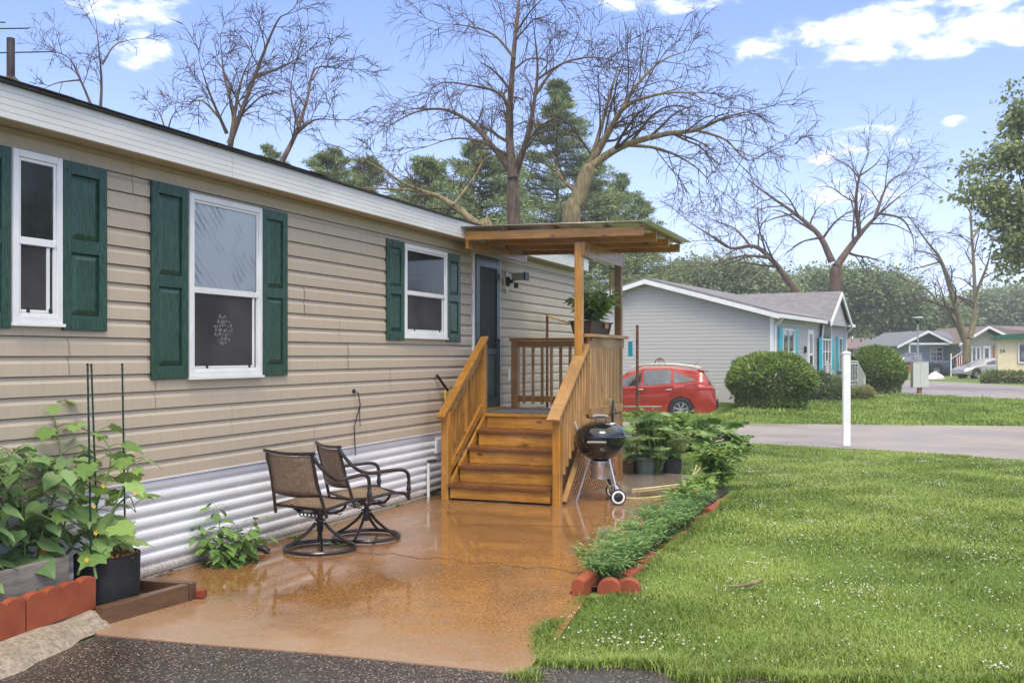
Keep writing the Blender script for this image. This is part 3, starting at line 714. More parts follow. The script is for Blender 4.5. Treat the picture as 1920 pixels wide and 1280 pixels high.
# right side railing: close vertical slats
y = P1[1] + .20
while y < P2[1] - .06:
    MB().box(1.715, 1.735, y, y + .062, .93, 1.86).build('slat', CD[2], porch, bevel=.003); y += .084
MB().bar((1.72, P1[1] + .16, 1.83), (1.72, P2[1] + .14, 1.83), .036, .12).build('top_rail', CD[1], porch, bevel=.004)
MB().box(1.60, 1.80, P1[1] + .10, P2[1] + .15, 1.892, 1.932).build('rail_cap', CD[1], porch, bevel=.005)
MB().box(1.737, 1.775, P1[1] + .18, P2[1] - .05, .93, 1.04).build('hook_board', CD[1], porch, bevel=.004)
MB().box(1.700, 1.734, P1[1] - .05, P2[1] + .05, .72, .915).build('side_board', CD[1], porch, bevel=.004)
# back railing
MB().box(.14, .24, 12.93, 13.03, .75, 1.87).build('post', CD[2], porch, bevel=.005)
MB().box(.12, 1.63, 12.90, 13.06, 1.872, 1.912).build('rail_cap', W[0], porch, bevel=.005)
MB().box(.24, 1.65, 12.96, 13.0, 1.79, 1.868).build('top_rail', W[0], porch, bevel=.004)
MB().box(.24, 1.65, 12.96, 13.0, 1.03, 1.11).build('bottom_rail', W[0], porch, bevel=.004)
for j in range(10):
    x = .33 + j * .135
    MB().box(x - .019, x + .019, 12.925, 12.958, 1.0, 1.80).build('baluster', CD[2], porch, bevel=.003)
# canopy: beam, rafters, battens, metal sheet
MB().box(P1[0] + .048, P1[0] + .086, P1[1] - .06, P2[1] + .12, 2.85, 3.02).build('beam', W[1], porch, bevel=.004)
MB().box(.245, .283, 11.15, 13.2, 2.98, 3.10).build('ledger', W[1], porch, bevel=.004)
for k, y in enumerate((11.17, 11.83, 12.50, 13.16)):
    MB().bar((.24, y, 3.14), (2.47, y, 3.10), .038, .105).build('rafter', W[0], porch, bevel=.004)
for x in (.75, 1.35, 2.0, 2.44):
    MB().box(x, x + .06, 11.10, 13.22, 3.198 - (x - .24) * .018, 3.216 - (x - .24) * .018).build('batten', OD[1], porch)
n = 130; mb = MB()
for i in range(n + 1):
    y = 11.04 + i / n * 2.26; dz = .009 * math.cos(2 * math.pi * i / 6.5)
    mb.v += [(.16, y, 3.232 + dz), (2.60, y, 3.188 + dz)]
mb.f += [(2 * i, 2 * i + 2, 2 * i + 3, 2 * i + 1) for i in range(n)]
ro = mb.build('canopy_sheet', M['alu'], porch, True, fix=False, ang=85)
sm = ro.modifiers.new('thick', 'SOLIDIFY'); sm.thickness = .004
# lattice under the deck: two crossing layers of thin laths clipped to the side outline
def lattice(poly, x, parent):
    """poly in (y,z), convex; laths at +-45 degrees"""
    def clip(p, d):
        t0, t1 = -99, 99; n = len(poly)
        for i in range(n):
            a = Vector(poly[i]); b = Vector(poly[(i + 1) % n]); e = b - a; nn = Vector((-e.y, e.x))
            den = nn.dot(d); num = nn.dot(a - p)
            if abs(den) < 1e-9:
                if num > 0: return None
                continue
            t = num / den
            if den > 0: t0 = max(t0, t)
            else: t1 = min(t1, t)
        return (t0, t1) if t1 - t0 > .03 else None
    c = sum((Vector(p) for p in poly), Vector((0, 0))) / len(poly)
    for s, xx in ((1, x), (-1, x + .007)):
        d = Vector((.7071, .7071 * s)); nn = Vector((-d.y, d.x)); mb = MB()
        for k in range(-40, 41):
            p = c + nn * (k * .062); r = clip(p, d)
            if r is None: continue
            a = p + d * r[0]; b = p + d * r[1]
            mb.bar((xx, a.x, a.y), (xx, b.x, b.y), .028, .006, (1, 0, 0))
        o = mb.build('lattice', M['lattice'], parent); o['kind'] = 'stuff'
MB().box(.05, 1.68, 12.985, 13.0, .02, .74).build('added_back_board', OD[0], porch)  # unseen board, added to close the deck and darken behind the lattice
lattice([(10.62, .03), (12.95, .03), (12.95, .71), (11.42, .71)], 1.70, porch)
MB().bar((1.712, 10.58, .03), (1.712, 11.46, .80), .03, .06, (1, 0, 0)).build('lattice_trim', CD[1], porch)
MB().box(1.69, 1.72, 10.6, 12.95, .0, .035).build('lattice_trim', OD[1], porch)
MB().box(1.56, 1.64, 10.75, 10.83, .0, .5).build('post', OD[2], porch)

# ------------------------------------------------------------------ patio chairs
def smooth(pts, n=6):
    """Catmull-Rom through the points"""
    P = [Vector(p) for p in pts]; P = [P[0] * 2 - P[1]] + P + [P[-1] * 2 - P[-2]]; out = []
    for i in range(1, len(P) - 2):
        for j in range(n):
            t = j / n; a, b, c, d = P[i - 1], P[i], P[i + 1], P[i + 2]
            out.append(.5 * ((2 * b) + (c - a) * t + (2 * a - 5 * b + 4 * c - d) * t * t + (3 * b - a - 3 * c + d) * t ** 3))
    out.append(P[-2]); return out
def make_chair(loc, rotz, label):
    t = thing('swivel_chair', label, 'chair', loc, rotz, 'swivel patio chairs by the skirting', world=False)
    B = M['bronze']
    ring = [(.30 * math.cos(a), .30 * math.sin(a), .022) for a in np.linspace(0, 2 * math.pi, 37)[:-1]]
    MB().tube(ring, .0165, 8, closed=True).build('base_ring', B, t, True)
    for k in range(4):
        a = math.pi / 4 + k * math.pi / 2; c, s = math.cos(a), math.sin(a)
        pts = smooth([(.298 * c, .298 * s, .03), (.20 * c, .20 * s, .085), (.10 * c, .10 * s, .16), (.035 * c, .035 * s, .235)])
        MB().tube(pts, .014, 7).build('leg', B, t, True)
    MB().lathe([(.0, .16), (.028, .16), (.030, .25), (.048, .252), (.048, .268), (.024, .27), (.024, .33), (.0, .33)], 14).build('swivel_post', B, t, True)
    mb = MB().box(-.15, .15, -.13, .13, .325, .337)
    for y in (-.12, .12):                                       # coil springs of the rocker
        mb.tube([(-.13 + i * .0072, y + .017 * math.cos(i * 1.05), .312 + .017 * math.sin(i * 1.05)) for i in range(37)], .0045, 5)
    mb.build('rocker_plate', B, t, True)
    for x in (-.16, .16):
        MB().tube(smooth([(x, .17, .415), (x * 1.0, .12, .35), (x, .0, .330), (x, -.12, .35), (x, -.18, .395)]), .012, 6).build('seat_bracket', B, t, True)
    w = .275
    seat_z = lambda y: .425 + .02 * (y / .25) + .02 * max(0, (y - .12) / .15) ** 2 * -1
    for s in (-1, 1):
        MB().tube(smooth([(s * w, -.25, .395), (s * w, -.05, .41), (s * w, .12, .432), (s * w, .24, .425), (s * w, .275, .40)]), .014, 7).build('seat_rail', B, t, True)
    MB().tube([(-w, .268, .408), (w, .268, .408)], .011, 6).build('seat_rail', B, t, True)
    MB().tube([(-w, -.25, .395), (w, -.25, .395)], .013, 6).build('seat_rail', B, t, True)
    mb = MB(); n = 9
    for i in range(n):
        y = -.235 + i / (n - 1) * .50; z = .402 + .03 * math.sin((i / (n - 1)) * math.pi * .8)
        for j in range(7):
            x = -w + .006 + j / 6 * (2 * w - .012); mb.v.append((x, y, z - .022 * (1 - ((j - 3) / 3) ** 2)))
    mb.f += [(i * 7 + j, i * 7 + j + 1, (i + 1) * 7 + j + 1, (i + 1) * 7 + j) for i in range(n - 1) for j in range(6)]
    o = mb.build('seat_sling', M['sling'], t, True, fix=False); so = o.modifiers.new('thick', 'SOLIDIFY'); so.thickness = .004
    wb = .255
    for s in (-1, 1):
        MB().tube([(s * (wb + .035), -.235, .33), (s * (wb + .022), -.262, .43), (s * wb, -.315, .62), (s * (wb - .005), -.375, .865)], .0145, 7).build('back_post', B, t, True)
    MB().tube(smooth([(-wb - .03, -.372, .872), (-wb + .03, -.385, .868), (0, -.40, .858), (wb - .03, -.385, .868), (wb + .03, -.372, .872)]), .015, 7).build('top_rail', B, t, True)
    MB().tube(smooth([(-wb, -.295, .515), (0, -.325, .500), (wb, -.295, .515)]), .011, 6).build('back_rail', B, t, True)
    mb = MB(); n = 8
    for i in range(n):
        f = i / (n - 1); z = .515 + f * .335; y0 = -.297 - f * .078
        for j in range(7):
            x = (-wb + .004 + j / 6 * (2 * wb - .008)) * (1 - .02 * f); mb.v.append((x, y0 - .026 * (1 - ((j - 3) / 3) ** 2), z - .012 * (1 - ((j - 3) / 3) ** 2)))
    mb.f += [(i * 7 + j, i * 7 + j + 1, (i + 1) * 7 + j + 1, (i + 1) * 7 + j) for i in range(n - 1) for j in range(6)]
    o = mb.build('back_sling', M['sling'], t, True, fix=False); so = o.modifiers.new('thick', 'SOLIDIFY'); so.thickness = .004
    for s in (-1, 1):
        X = s * (w + .045)
        arm = smooth([(s * wb, -.37, .85), (s * (wb + .03), -.33, .78), (X, -.24, .68), (X, -.12, .635), (X, .05, .642), (X, .19, .645), (X, .255, .615), (X, .272, .56)])
        MB().tube(arm, .0165, 8).build('armrest', B, t, True)
        MB().lathe([(.015, .0), (.015, -.03), (.022, -.035), (.022, -.045), (.014, -.05), (.021, -.085), (.024, -.10), (.014, -.125), (.021, -.13), (.021, -.14), (.014, -.145), (.017, -.19), (.013, -.20), (.0, -.20)], 10, (X, .272, .565)).build('arm_baluster', B, t, True)
        MB().tube([(X, .272, .37), (s * (w - .005), .266, .405)], .011, 6).build('arm_bracket', B, t, True)
    return t
c1 = G(600, 1031); c2 = G(687, 1009)
make_chair((c1.x, c1.y, .004), R(-10), 'brown mesh swivel patio chair nearer the leafy weed, seen from behind')
make_chair((c2.x, c2.y, .004), R(-36), 'brown mesh swivel patio chair nearer the porch steps, turned to the right')

# ------------------------------------------------------------------ kettle grill
gl = thing('kettle_grill', 'black enamel kettle grill on aluminium legs beside the porch steps', 'grill', (2.03, 10.95, .004), YAW, world=False)
prof = [(.0, .455)] + [(.288 * math.sin(a), .735 - .27 * math.cos(a)) for a in np.linspace(.12, math.pi / 2, 14)] + [(.290, .745)]
MB().lathe(prof, 40).build('bowl', M['enamel'], gl, True)
prof = [(.300, .735), (.302, .752), (.292, .757)] + [(.290 * math.cos(a), .757 + .165 * math.sin(a)) for a in np.linspace(.08, math.pi / 2 - .01, 14)]
lid = MB().lathe(prof, 40).build('lid', M['enamel'], gl, True)
MB().tube([(-.06, 0, .91), (-.06, 0, .965), (.06, 0, .965), (.06, 0, .91)], .006, 6).build('handle_bracket', M['black'], lid, True)
MB().tube([(-.085, 0, .972), (-.04, 0, .982), (.04, 0, .982), (.085, 0, .972)], .016, 8).build('lid_handle', M['greyplastic'], lid, True)
MB().lathe([(.0, .012), (.045, .01), (.05, .0)], 14, (.12, -.07, .895)).build('lid_vent', M['alu'], lid, True)
MB().tube([(-.17, -.262, .70), (-.10, -.318, .705), (-.02, -.318, .705), (.03, -.285, .70)], .014, 8).build('bowl_handle', M['greyplastic'], gl, True)
MB().lathe([(.0, .47), (.118, .47), (.118, .36), (.114, .355), (.114, .27), (.10, .265), (.0, .265)], 28).build('ash_catcher', M['alu'], gl, True)
for k in range(14):
    a = k * 2 * math.pi / 14 - math.pi / 2; MB().lathe([(.0, .002), (.009, .002), (.009, .0)], 8, (.1185 * math.cos(a), .1185 * math.sin(a) - .001, .445), 'Y').build('air_hole', M['black'], gl)
feet = [(-.285, -.06, .0), (.17, -.26, .085), (.17, .25, .085)]
tops = [(-.115, -.02, .52), (.085, -.115, .50), (.085, .115, .50)]
for f, tp in zip(feet, tops): MB().tube([f, tp], .0125, 8).build('leg', M['alu'], gl, True)
MB().tube([(.17, -.30, .085), (.17, .29, .085)], .006, 6).build('axle', M['alu'], gl)
for y in (-.285, .275):
    w_ = MB().lathe([(.0, -.02), (.052, -.02), (.060, -.022), (.083, -.018), (.088, -.01), (.088, .014), (.08, .02), (.0, .02)], 26, (.17, y, .092), 'Y').build('wheel', M['rubber'], gl, True)
    MB().lathe([(.052, -.024), (.056, -.0245), (.072, -.0225), (.074, -.018)], 26, (.17, y, .092), 'Y').build('white_ring', M['white'], w_, True)
    MB().lathe([(.0, -.03), (.02, -.03), (.03, -.024), (.045, -.022)], 20, (.17, y, .092), 'Y').build('hub', M['black'], w_, True)
# things round the grill
q = G(1130, 915); b = thing('pedestal_box', 'squat grey metal box standing behind the kettle grill', 'box', (q.x - .1, q.y + .42, 0), YAW, world=False)
MB().box(-.11, .11, -.09, .09, .0, .34).build('body', M['greyplastic'], b, bevel=.008)
MB().box(-.05, .05, -.098, -.091, .12, .26).build('cover', M['alu'], b, bevel=.003)
q = WX(1196, 800, 1.83); tl = thing('long_tool', 'red handled long barbecue brush hanging bristles down behind the grill', 'brush', (1.86, 11.88, .0))
px_, py_ = 1.86, 11.88
MB().tube(smooth([(px_, py_, .74), (px_ + .01, py_, .6), (px_ + .02, py_ + .01, .40), (px_ + .03, py_ + .01, .22)]), [.02 + .014 * math.sin(i / 18 * 3.14) for i in range(19)], 8).build('handle', M['redpaint'], tl, True)
MB().tube([(px_ - .03, py_, .73), (px_ - .05, py_ - .01, .45), (px_ - .035, py_, .20)], .018, 7).build('strap', M['black'], tl, True)
MB().lathe([(.0, .0), (.045, .01), (.062, .08), (.058, .17), (.035, .23), (.0, .24)], 12, (px_ + .02, py_, .04)).build('bristle_head', M['black'], tl, True)
q = (1.80, 11.55, .93); tn = thing('grill_tongs', 'black grill fork hooked over the board above the grill', 'utensil', (1.80, 12.25, .72))
MB().tube(smooth([(1.79, 12.3, 1.10), (1.80, 12.28, 1.04), (1.80, 12.25, .95), (1.80, 12.25, .78)]), .017, 7).build('grip', M['black'], tn, True)
MB().lathe([(.0, .0), (.028, .01), (.03, .035), (.0, .05)], 10, (1.785, 12.18, 1.08)).build('knob', M['chrome'], tn, True)
MB().tube(smooth([(1.80, 12.27, 1.02), (1.80, 12.38, .98), (1.80, 12.42, .92), (1.80, 12.30, .93)]), .007, 6).build('loop', M['black'], tn, True)
bs = thing('bucket_toys', 'blue and white plastic scoop leaning between steps and grill', 'scoop', (1.70, 10.95, .0))
mb = MB()
for k in range(6):
    a = k / 5 * .7; mb.tube(smooth([(1.715, 11.02 + k * .012, .62), (1.75 - .01 * k, 10.98 + k * .015, .78), (1.72 - .012 * k, 10.93 + k * .02, .92 - .02 * k)]), .007, 6)
mb.build('ribs', M['white'], bs, True)
MB().lathe([(.0, .0), (.03, .02), (.035, .10), (.03, .16), (.0, .17)], 10, (1.76, 11.06, .60)).build('cup', M['blueplastic'], bs, True)
hs = thing('garden_hose', 'pale yellow garden hose trailing across the wet patio end', 'hose', (1.9, 12.4, 0))
pts = smooth([tuple(G(1130, 870, .42)), tuple(G(1138, 905, .22)), tuple(G(1152, 925, .06)), tuple(G(1180, 934, .014)), tuple(G(1240, 930, .014)), tuple(G(1282, 918, .014)), tuple(G(1296, 898, .014)), tuple(G(1312, 878, .014)), tuple(G(1318, 868, .014))], 8)
MB().tube(pts, .0125, 7).build('hose_run', M['hose'], hs, True)
MB().tube(smooth([tuple(G(1185, 918, .014)), tuple(G(1240, 912, .014)), tuple(G(1285, 905, .014)), tuple(G(1300, 888, .014)), tuple(G(1306, 872, .014))], 8), .0125, 7).build('hose_run', M['hose'], hs, True)

# items beside the steps on the left
sp = thing('digging_spade', 'black handled spade leaning on siding behind the stair rail', 'spade', (.1, 10.9, 0))
a = WX(819, 703, .05); MB().tube([(a.x, a.y, a.z), (.10, 10.95, 1.25)], .017, 8).build('grip', M['black'], sp, True)
MB().tube([(.10, 10.95, 1.25), (.16, 11.05, .35)], .014, 8).build('shaft', M['alu'], sp, True)
MB().prism([(10.95, .03), (11.15, .03), (11.17, .36), (10.93, .36)], 'X', .165, .172).build('blade', M['pipe'], sp)
ys_ = thing('d_handle_shovel', 'shovel with yellow D-shaped grip leaning beside the stair rail', 'shovel', (.12, 11.1, 0))
a = WX(838, 735, .08)
MB().tube(smooth([(a.x, a.y - .05, a.z - .09), (a.x, a.y - .05, a.z + .03), (a.x, a.y, a.z + .05), (a.x, a.y + .06, a.z + .03), (a.x, a.y + .05, a.z - .08), (a.x, a.y, a.z - .14)]), .013, 8).build('grip', M['yellow'], ys_, True)
MB().tube([(a.x, a.y, a.z - .13), (.16, a.y + .05, .35)], .014, 8).build('shaft', M['bamboo'], ys_, True)
MB().prism([(a.y - .07, .03), (a.y + .15, .03), (a.y + .15, .36), (a.y - .06, .36)], 'X', .165, .172).build('blade', M['pipe'], ys_)
wt = thing('water_standpipe', 'white standpipe with a tap beside the porch steps', 'water pipe', (.17, 10.6, 0))
a = G(803, 932)
MB().tube([(a.x, a.y, .0), (a.x, a.y, .40)], .02, 10).build('riser_pipe', M['white'], wt, True)
MB().tube([(a.x - .1, a.y - .03, .415), (a.x + .05, a.y + .12, .43)], .014, 8).build('tap', M['pipe'], wt, True)
MB().tube([(a.x - .09, a.y - .1, .02), (a.x + .02, a.y + .1, .05), (a.x + .03, a.y + .25, .06)], .022, 8).build('drain_hose', M['black'], wt, True)
dr = thing('drain_elbow', 'black plastic drain elbow on the patio beside the leafy weed', 'pipe', (.38, 6.9, 0))
a = G(493, 1038); MB().tube(smooth([(a.x - .28, a.y - .05, .03), (a.x - .1, a.y, .045), (a.x, a.y + .01, .04), (a.x + .04, a.y + .02, .01)]), .028, 10).build('elbow', M['black'], dr, True)

# ------------------------------------------------------------------ leaf shapes
def leaf_mesh(name, kind, m):
    """unit-length leaf lying along +Y from the origin, thin, cupped"""
    if kind == 'lobed': out = [(0, .02), (.22, -.10), (.46, .05), (.40, .22), (.56, .40), (.36, .52), (.30, .72), (.12, .78), (0, 1.0)]
    elif kind == 'ovate': out = [(0, 0), (.16, .06), (.29, .24), (.30, .42), (.20, .68), (.08, .88), (0, 1.0)]
    elif kind == 'heart': out = [(0, .03), (.20, -.08), (.40, .04), (.46, .24), (.38, .48), (.22, .70), (.08, .90), (0, 1.0)]
    else: out = [(0, .02), (.2, -.12), (.52, -.05), (.42, .12), (.68, .26), (.50, .38), (.62, .60), (.36, .60), (.34, .84), (.16, .78), (0, 1.04)]   # deeply cut
    mb = MB(); n = len(out)
    def z(x, y): return -.35 * x * x - .22 * y * y + .16 * abs(x) + .02 * math.sin(9 * y + 5 * x)
    mid = [(0, p[1] if i not in (0,) else p[1]) for i, p in enumerate(out)]
    mid = [(0, max(0, min(1, p[1]))) for p in out]
    for s in (1, -1):
        b = len(mb.v)
        mb.v += [(s * p[0], p[1], z(p[0], p[1])) for p in out] + [(0, q[1], z(0, q[1]) - .015) for q in mid]
        for i in range(n - 1):
            f = (b + i, b + i + 1, b + n + i + 1, b + n + i)
            mb.f.append(f if s > 0 else tuple(reversed(f)))
    me = bpy.data.meshes.new(name); me.from_pydata(mb.v, [], mb.f); me.update()
    me.polygons.foreach_set('use_smooth', [True] * len(me.polygons))
    me.materials.append(m); return me
LEAF = {'cuke': leaf_mesh('cucumber_leaf', 'lobed', M['cuke']), 'bean': leaf_mesh('bean_leaf', 'heart', M['bean']), 'pepper': leaf_mesh('pepper_leaf', 'ovate', M['pepper']), 'squash': leaf_mesh('squash_leaf', 'cut', M['squash'])}
M['deadleaf'] = simple('dead_leaf', (.16, .085, .035), .6, .4, 12); LEAF['dead'] = leaf_mesh('dead_leaf', 'ovate', M['deadleaf'])
def put_leaf(me, root, p, d, size, roll=0.0, name='leaf'):
    """leaf from point p (world) pointing along d, blade facing mostly up"""
    o = bpy.data.objects.new(name, me); col.objects.link(o); o.parent = root
    d = Vector(d).normalized(); x = d.cross(Vector((0, 0, 1)))
    if x.length < 1e-3: x = Vector((1, 0, 0))
    x.normalize(); zz = x.cross(d)
    mtx = Matrix((x, d, zz)).transposed() @ Matrix.Rotation(roll, 3, 'Y')
    o.matrix_basis = Matrix.Translation(Vector(p) - OFF[root]) @ mtx.to_4x4() @ Matrix.Diagonal((size, size, size, 1))
    return o
def vine(root, pts, me, n, size, rg, stem=.006, mst='stem', petiole=.10, jitter=.35, tips=True, facing=None):
    """a stem through pts with leaves on short stalks"""
    sp_ = smooth(pts, 6)
    mb = MB().tube(sp_, [stem * (1 - .6 * i / len(sp_)) for i in range(len(sp_))], 6)
    ang = rg.uniform(0, 6)
    L = []
    for k in range(n):
        f = (k + .6) / n; i = min(len(sp_) - 1, int(f * len(sp_))); p = Vector(sp_[i]); ang += 2.3 + rg.uniform(-.5, .5)
        d = Vector((math.cos(ang), math.sin(ang), .35 + rg.uniform(-.2, .3)))
        if facing is not None: d = d + facing * .7
        d.normalize()
        pl = petiole * rg.uniform(.6, 1.3); q = p + d * pl
        mb.tube([p, p + d * pl * .5 + Vector((0, 0, .01)), q], stem * .45, 5)
        dl = Vector((d.x, d.y, -.25 + rg.uniform(-.5, .25))); L.append((q, dl, size * rg.uniform(.6, 1.15) * (1 - .35 * f if tips else 1), rg.uniform(-jitter, jitter)))
    mb.build('stem', M[mst], root, True)
    for q, dl, s, r in L: put_leaf(me, root, q, dl, s, r)

# ------------------------------------------------------------------ raised bed on the left
rg = random.Random(11)
# concrete kerb stub and scalloped red blocks
kb = thing('kerb_stub', 'broken pale concrete kerb end under the red scalloped blocks', 'kerb', (.6, 4.4, 0))
mb = MB(); prof = []
n = 16
for i in range(n + 1):
    y = 2.6 + i / n * 2.22; j = .02 * math.sin(i * 2.1) + .012 * math.sin(i * 5.3); xr = .90 - (y - 3.9) * .22 + j if y > 3.0 else 1.05
    mb.v += [(.30, y, 0), (.30, y, .085), (.58 + j * .5, y, .085 + j * .3), (xr - .10, y, .065 + j * .3), (xr, y, -.005)]
for i in range(n):
    for k in range(4): a = i * 5 + k; mb.f.append((a, a + 1, a + 6, a + 5))
mb.f += [(4, 3, 2, 1, 0), tuple(n * 5 + k for k in range(5))]
mb.build('kerb_body', M['kerb'], kb, bevel=.01)
def scallop_block(name, label, x, y0, L, z0, h, T=.055, ang=0.0, n=4, group='red scalloped edging blocks'):
    t = thing(name, label, 'edging block', (x, y0, z0), ang, group, world=False)
    poly = [(0, 0), (L, 0)]
    for k in range(n):
        for j in range(7):
            a = j / 6 * math.pi; c = L - (k + .5) * L / n; poly.append((c + L / n / 2 * math.cos(a), h - .03 + .03 * math.sin(a)))
    mb = MB(); mb.prism([(p[0], p[1]) for p in poly], 'X', -T / 2, T / 2); mb.build('block', M['redblock'], t, bevel=.004); return t
for (y0, L, lb) in ((4.30, .56, 'red scalloped edging block at the black pot end of the raised bed'), (3.735, .555, 'red scalloped edging block at left picture edge below the grey board')):
    scallop_block('scalloped_block', lb, .545 - (y0 - 4.3) * .06, y0, L, .085, .215, ang=R(3.5))
bd = thing('bed_board', 'grey weathered board edging the raised vegetable bed', 'board', (.42, 4.0, 0))
mb = MB().bar((.36, 2.7, .30), (.36, 4.80, .30), .04, .24); mb.build('plank', M['oldboard'], bd, bevel=.006)
sl = MB().box(-.0, .34, 2.6, 4.78, -.01, .27).build('bed_soil', M['soil'], None); tag(sl, kind='structure')
# timber frame round the pot
tf = thing('timber_frame', 'low corner frame of wet brown timbers around the black pot', 'frame', (.5, 5.3, 0))
a = G(178, 1186); b_ = G(312, 1142)
MB().bar((.62, 4.80, .06), (.70, 5.50, .06), .07, .115).build('timber', M['timber'][1], tf, bevel=.006)
MB().bar((.10, 5.46, .062), (.735, 5.54, .062), .07, .118).build('timber', M['timber'][0], tf, bevel=.006)
MB().bar((.60, 5.60, .03), (.78, 5.60, .035), .06, .05).build('wedge', M['redpaint'], tf, bevel=.004)
sl = MB().box(.05, .62, 4.82, 5.44, .0, .045).build('mulch_bed', M['mulch'], None); tag(sl, kind='structure')
# fabric pot
pc = (.40, 5.10)
pot = thing('fabric_pot', 'black fabric grow pot holding the cucumber vine', 'pot', (pc[0], pc[1], .045))
prof = [(.0, .0), (.185, .0), (.198, .03), (.203, .18), (.206, .335), (.198, .338), (.192, .30)]
MB().lathe(prof, 30, (pc[0], pc[1], .045)).build('pot_wall', M['fabricpot'], pot, True)
MB().lathe([(.0, .318), (.1, .322), (.193, .308)], 24, (pc[0], pc[1], .045)).build('pot_soil', M['mulch'], pot, True)
mb = MB(); r2 = random.Random(8)
for i in range(90):
    a = r2.uniform(0, 6.28); r = .185 * math.sqrt(r2.random()); d = Vector((r2.uniform(-1, 1), r2.uniform(-1, 1), r2.uniform(0, .5))).normalized() * r2.uniform(.012, .03)
    p = Vector((pc[0] + r * math.cos(a), pc[1] + r * math.sin(a), .372)); mb.bar(p - d, p + d, .012, .004)
mb.build('bark_chips', M['copper'], pot)
# green stakes
for (px, pyt, dx, dy, lb) in ((88, 685, 98, 1046, 'leftmost dark green garden stake in the black pot'), (164, 682, 171, 1062, 'dark green garden stake in the pot, left one of the close pair'), (171, 683, 184, 1048, 'dark green garden stake in the pot, right one of the close pair'), (229, 682, 235, 1040, 'rightmost dark green garden stake in the black pot')):
    base = G(dx, dy, .33); dpt = (base - CAM).dot(FW); top = D(px, pyt, dpt)
    s_ = thing('garden_stake', lb, 'stake', tuple(base), 0, 'green stakes in the pot')
    pts = [base + (top - base) * (i / 40) for i in range(41)]
    MB().tube(pts, [.0072 if i % 2 else .0058 for i in range(41)], 7).build('rod', M['stake'], s_, True)
    MB().lathe([(.0072, -.01), (.0085, .0), (.0, .006)], 8, tuple(top)).build('cap', M['black'], s_)
# cucumber
ck = thing('cucumber_plant', 'climbing cucumber vine with broad lobed leaves in the black pot', 'plant', (pc[0], pc[1], .36))
def at(px, py, dz): return tuple(D(px, py, 6.55 + dz))
rg = random.Random(21)
vine(ck, [(pc[0], pc[1], .36), at(150, 960, -.1), at(120, 880, 0), at(105, 800, .05), at(92, 750, .05)], LEAF['cuke'], 18, .185, rg, .009)
vine(ck, [(pc[0] + .04, pc[1], .36), at(180, 960, .0), at(205, 880, .1), at(200, 830, .1), at(150, 800, .15)], LEAF['cuke'], 18, .185, rg, .008)
vine(ck, [(pc[0] + .06, pc[1] - .03, .36), at(200, 990, -.15), at(235, 900, -.05), at(245, 860, .05), at(262, 880, .05)], LEAF['cuke'], 15, .18, rg, .008)
vine(ck, [(pc[0] - .05, pc[1] - .06, .36), at(120, 1010, -.2), at(140, 930, -.25), at(180, 870, -.2)], LEAF['cuke'], 14, .18, rg, .008)
vine(ck, [(pc[0] - .08, pc[1], .36), at(110, 980, .1), at(70, 900, .1), at(60, 840, .1), at(75, 800, .1)], LEAF['cuke'], 17, .185, rg, .008)
vine(ck, [(pc[0] - .08, pc[1] + .05, .36), at(140, 960, .25), at(160, 880, .3), at(120, 820, .3)], LEAF['cuke'], 15, .18, rg, .008)
vine(ck, [(pc[0] + .08, pc[1] + .05, .36), at(210, 970, .2), at(240, 930, .2), at(255, 960, .2)], LEAF['cuke'], 9, .19, rg, .007)
MB().tube(smooth([(pc[0] + .02, pc[1] - .12, .37), (pc[0] + .1, pc[1] - .22, .36), (pc[0] + .13, pc[1] - .23, .27)]), .009, 7).build('stem', M['stem'], ck, True)
MB().tube(smooth([(pc[0] - .02, pc[1] - .14, .37), (pc[0] + .03, pc[1] - .24, .37), (pc[0] + .0, pc[1] - .25, .29)]), .008, 7).build('stem', M['stem'], ck, True)
for (px, py) in ((180, 998), (194, 910), (254, 921), (163, 1048), (176, 948)):
    p = D(px, py, 6.25); mb = MB()
    for k in range(5):
        a = k * 1.2566; c, s = .55 * math.cos(a), .55 * math.sin(a); mb.add([p, p + RT * (.022 * c - .01 * s) + UP * (.022 * s + .01 * c) - FW * .006, p + RT * (.03 * c) + UP * (.03 * s) - FW * .003, p + RT * (.022 * c + .01 * s) + UP * (.022 * s - .01 * c) - FW * .006], [(0, 1, 2, 3)])
    mb.build('flower', M['petal_y'], ck, fix=False)
# beans in the raised bed
rg = random.Random(31)
for (cx, cy, h, n, lb) in ((.17, 4.66, .78, 6, 'bushy bean plant in the raised bed next to the black pot'), (.16, 4.22, .84, 6, 'bushy bean plant cut by the left picture edge')):
    bn = thing('bean_plant', lb, 'plant', (cx, cy, .26), 0, 'bean plants in the raised bed')
    for k in range(n):
        a = k * 2 * math.pi / n + .3; tx, ty = cx + .20 * math.cos(a), cy + .24 * math.sin(a)
        vine(bn, [(cx + .03 * math.cos(a), cy + .03 * math.sin(a), .26), (cx + .10 * math.cos(a), cy + .12 * math.sin(a), .26 + h * .4), (tx, ty, .26 + h * (.75 + .2 * rg.random())), (tx + .05 * math.cos(a), ty + .06, .26 + h * (.85 + .15 * rg.random()))], LEAF['bean'], 27, .175, rg, .006)
    sr = random.Random(5); mb = MB()
sg = thing('strawberry_patch', 'low dark round-leaved plants at the foot of the beans', 'plant', (.2, 4.5, .27))
for k in range(34):
    p = (rg.uniform(.08, .33), rg.uniform(3.9, 4.76), .27 + rg.uniform(.02, .10)); put_leaf(LEAF['bean'], sg, p, (rg.uniform(-1, 1), rg.uniform(-1, 1), .1), .065 * rg.uniform(.7, 1.2))
MB().tube([(.2, 4.4, .27), (.2, 4.4, .31)], .004, 5).build('stem', M['stem'], sg)
gt = thing('glazed_tube', 'amber glazed tube standing in the bed behind the grey board', 'ornament', (.26, 4.72, .27))
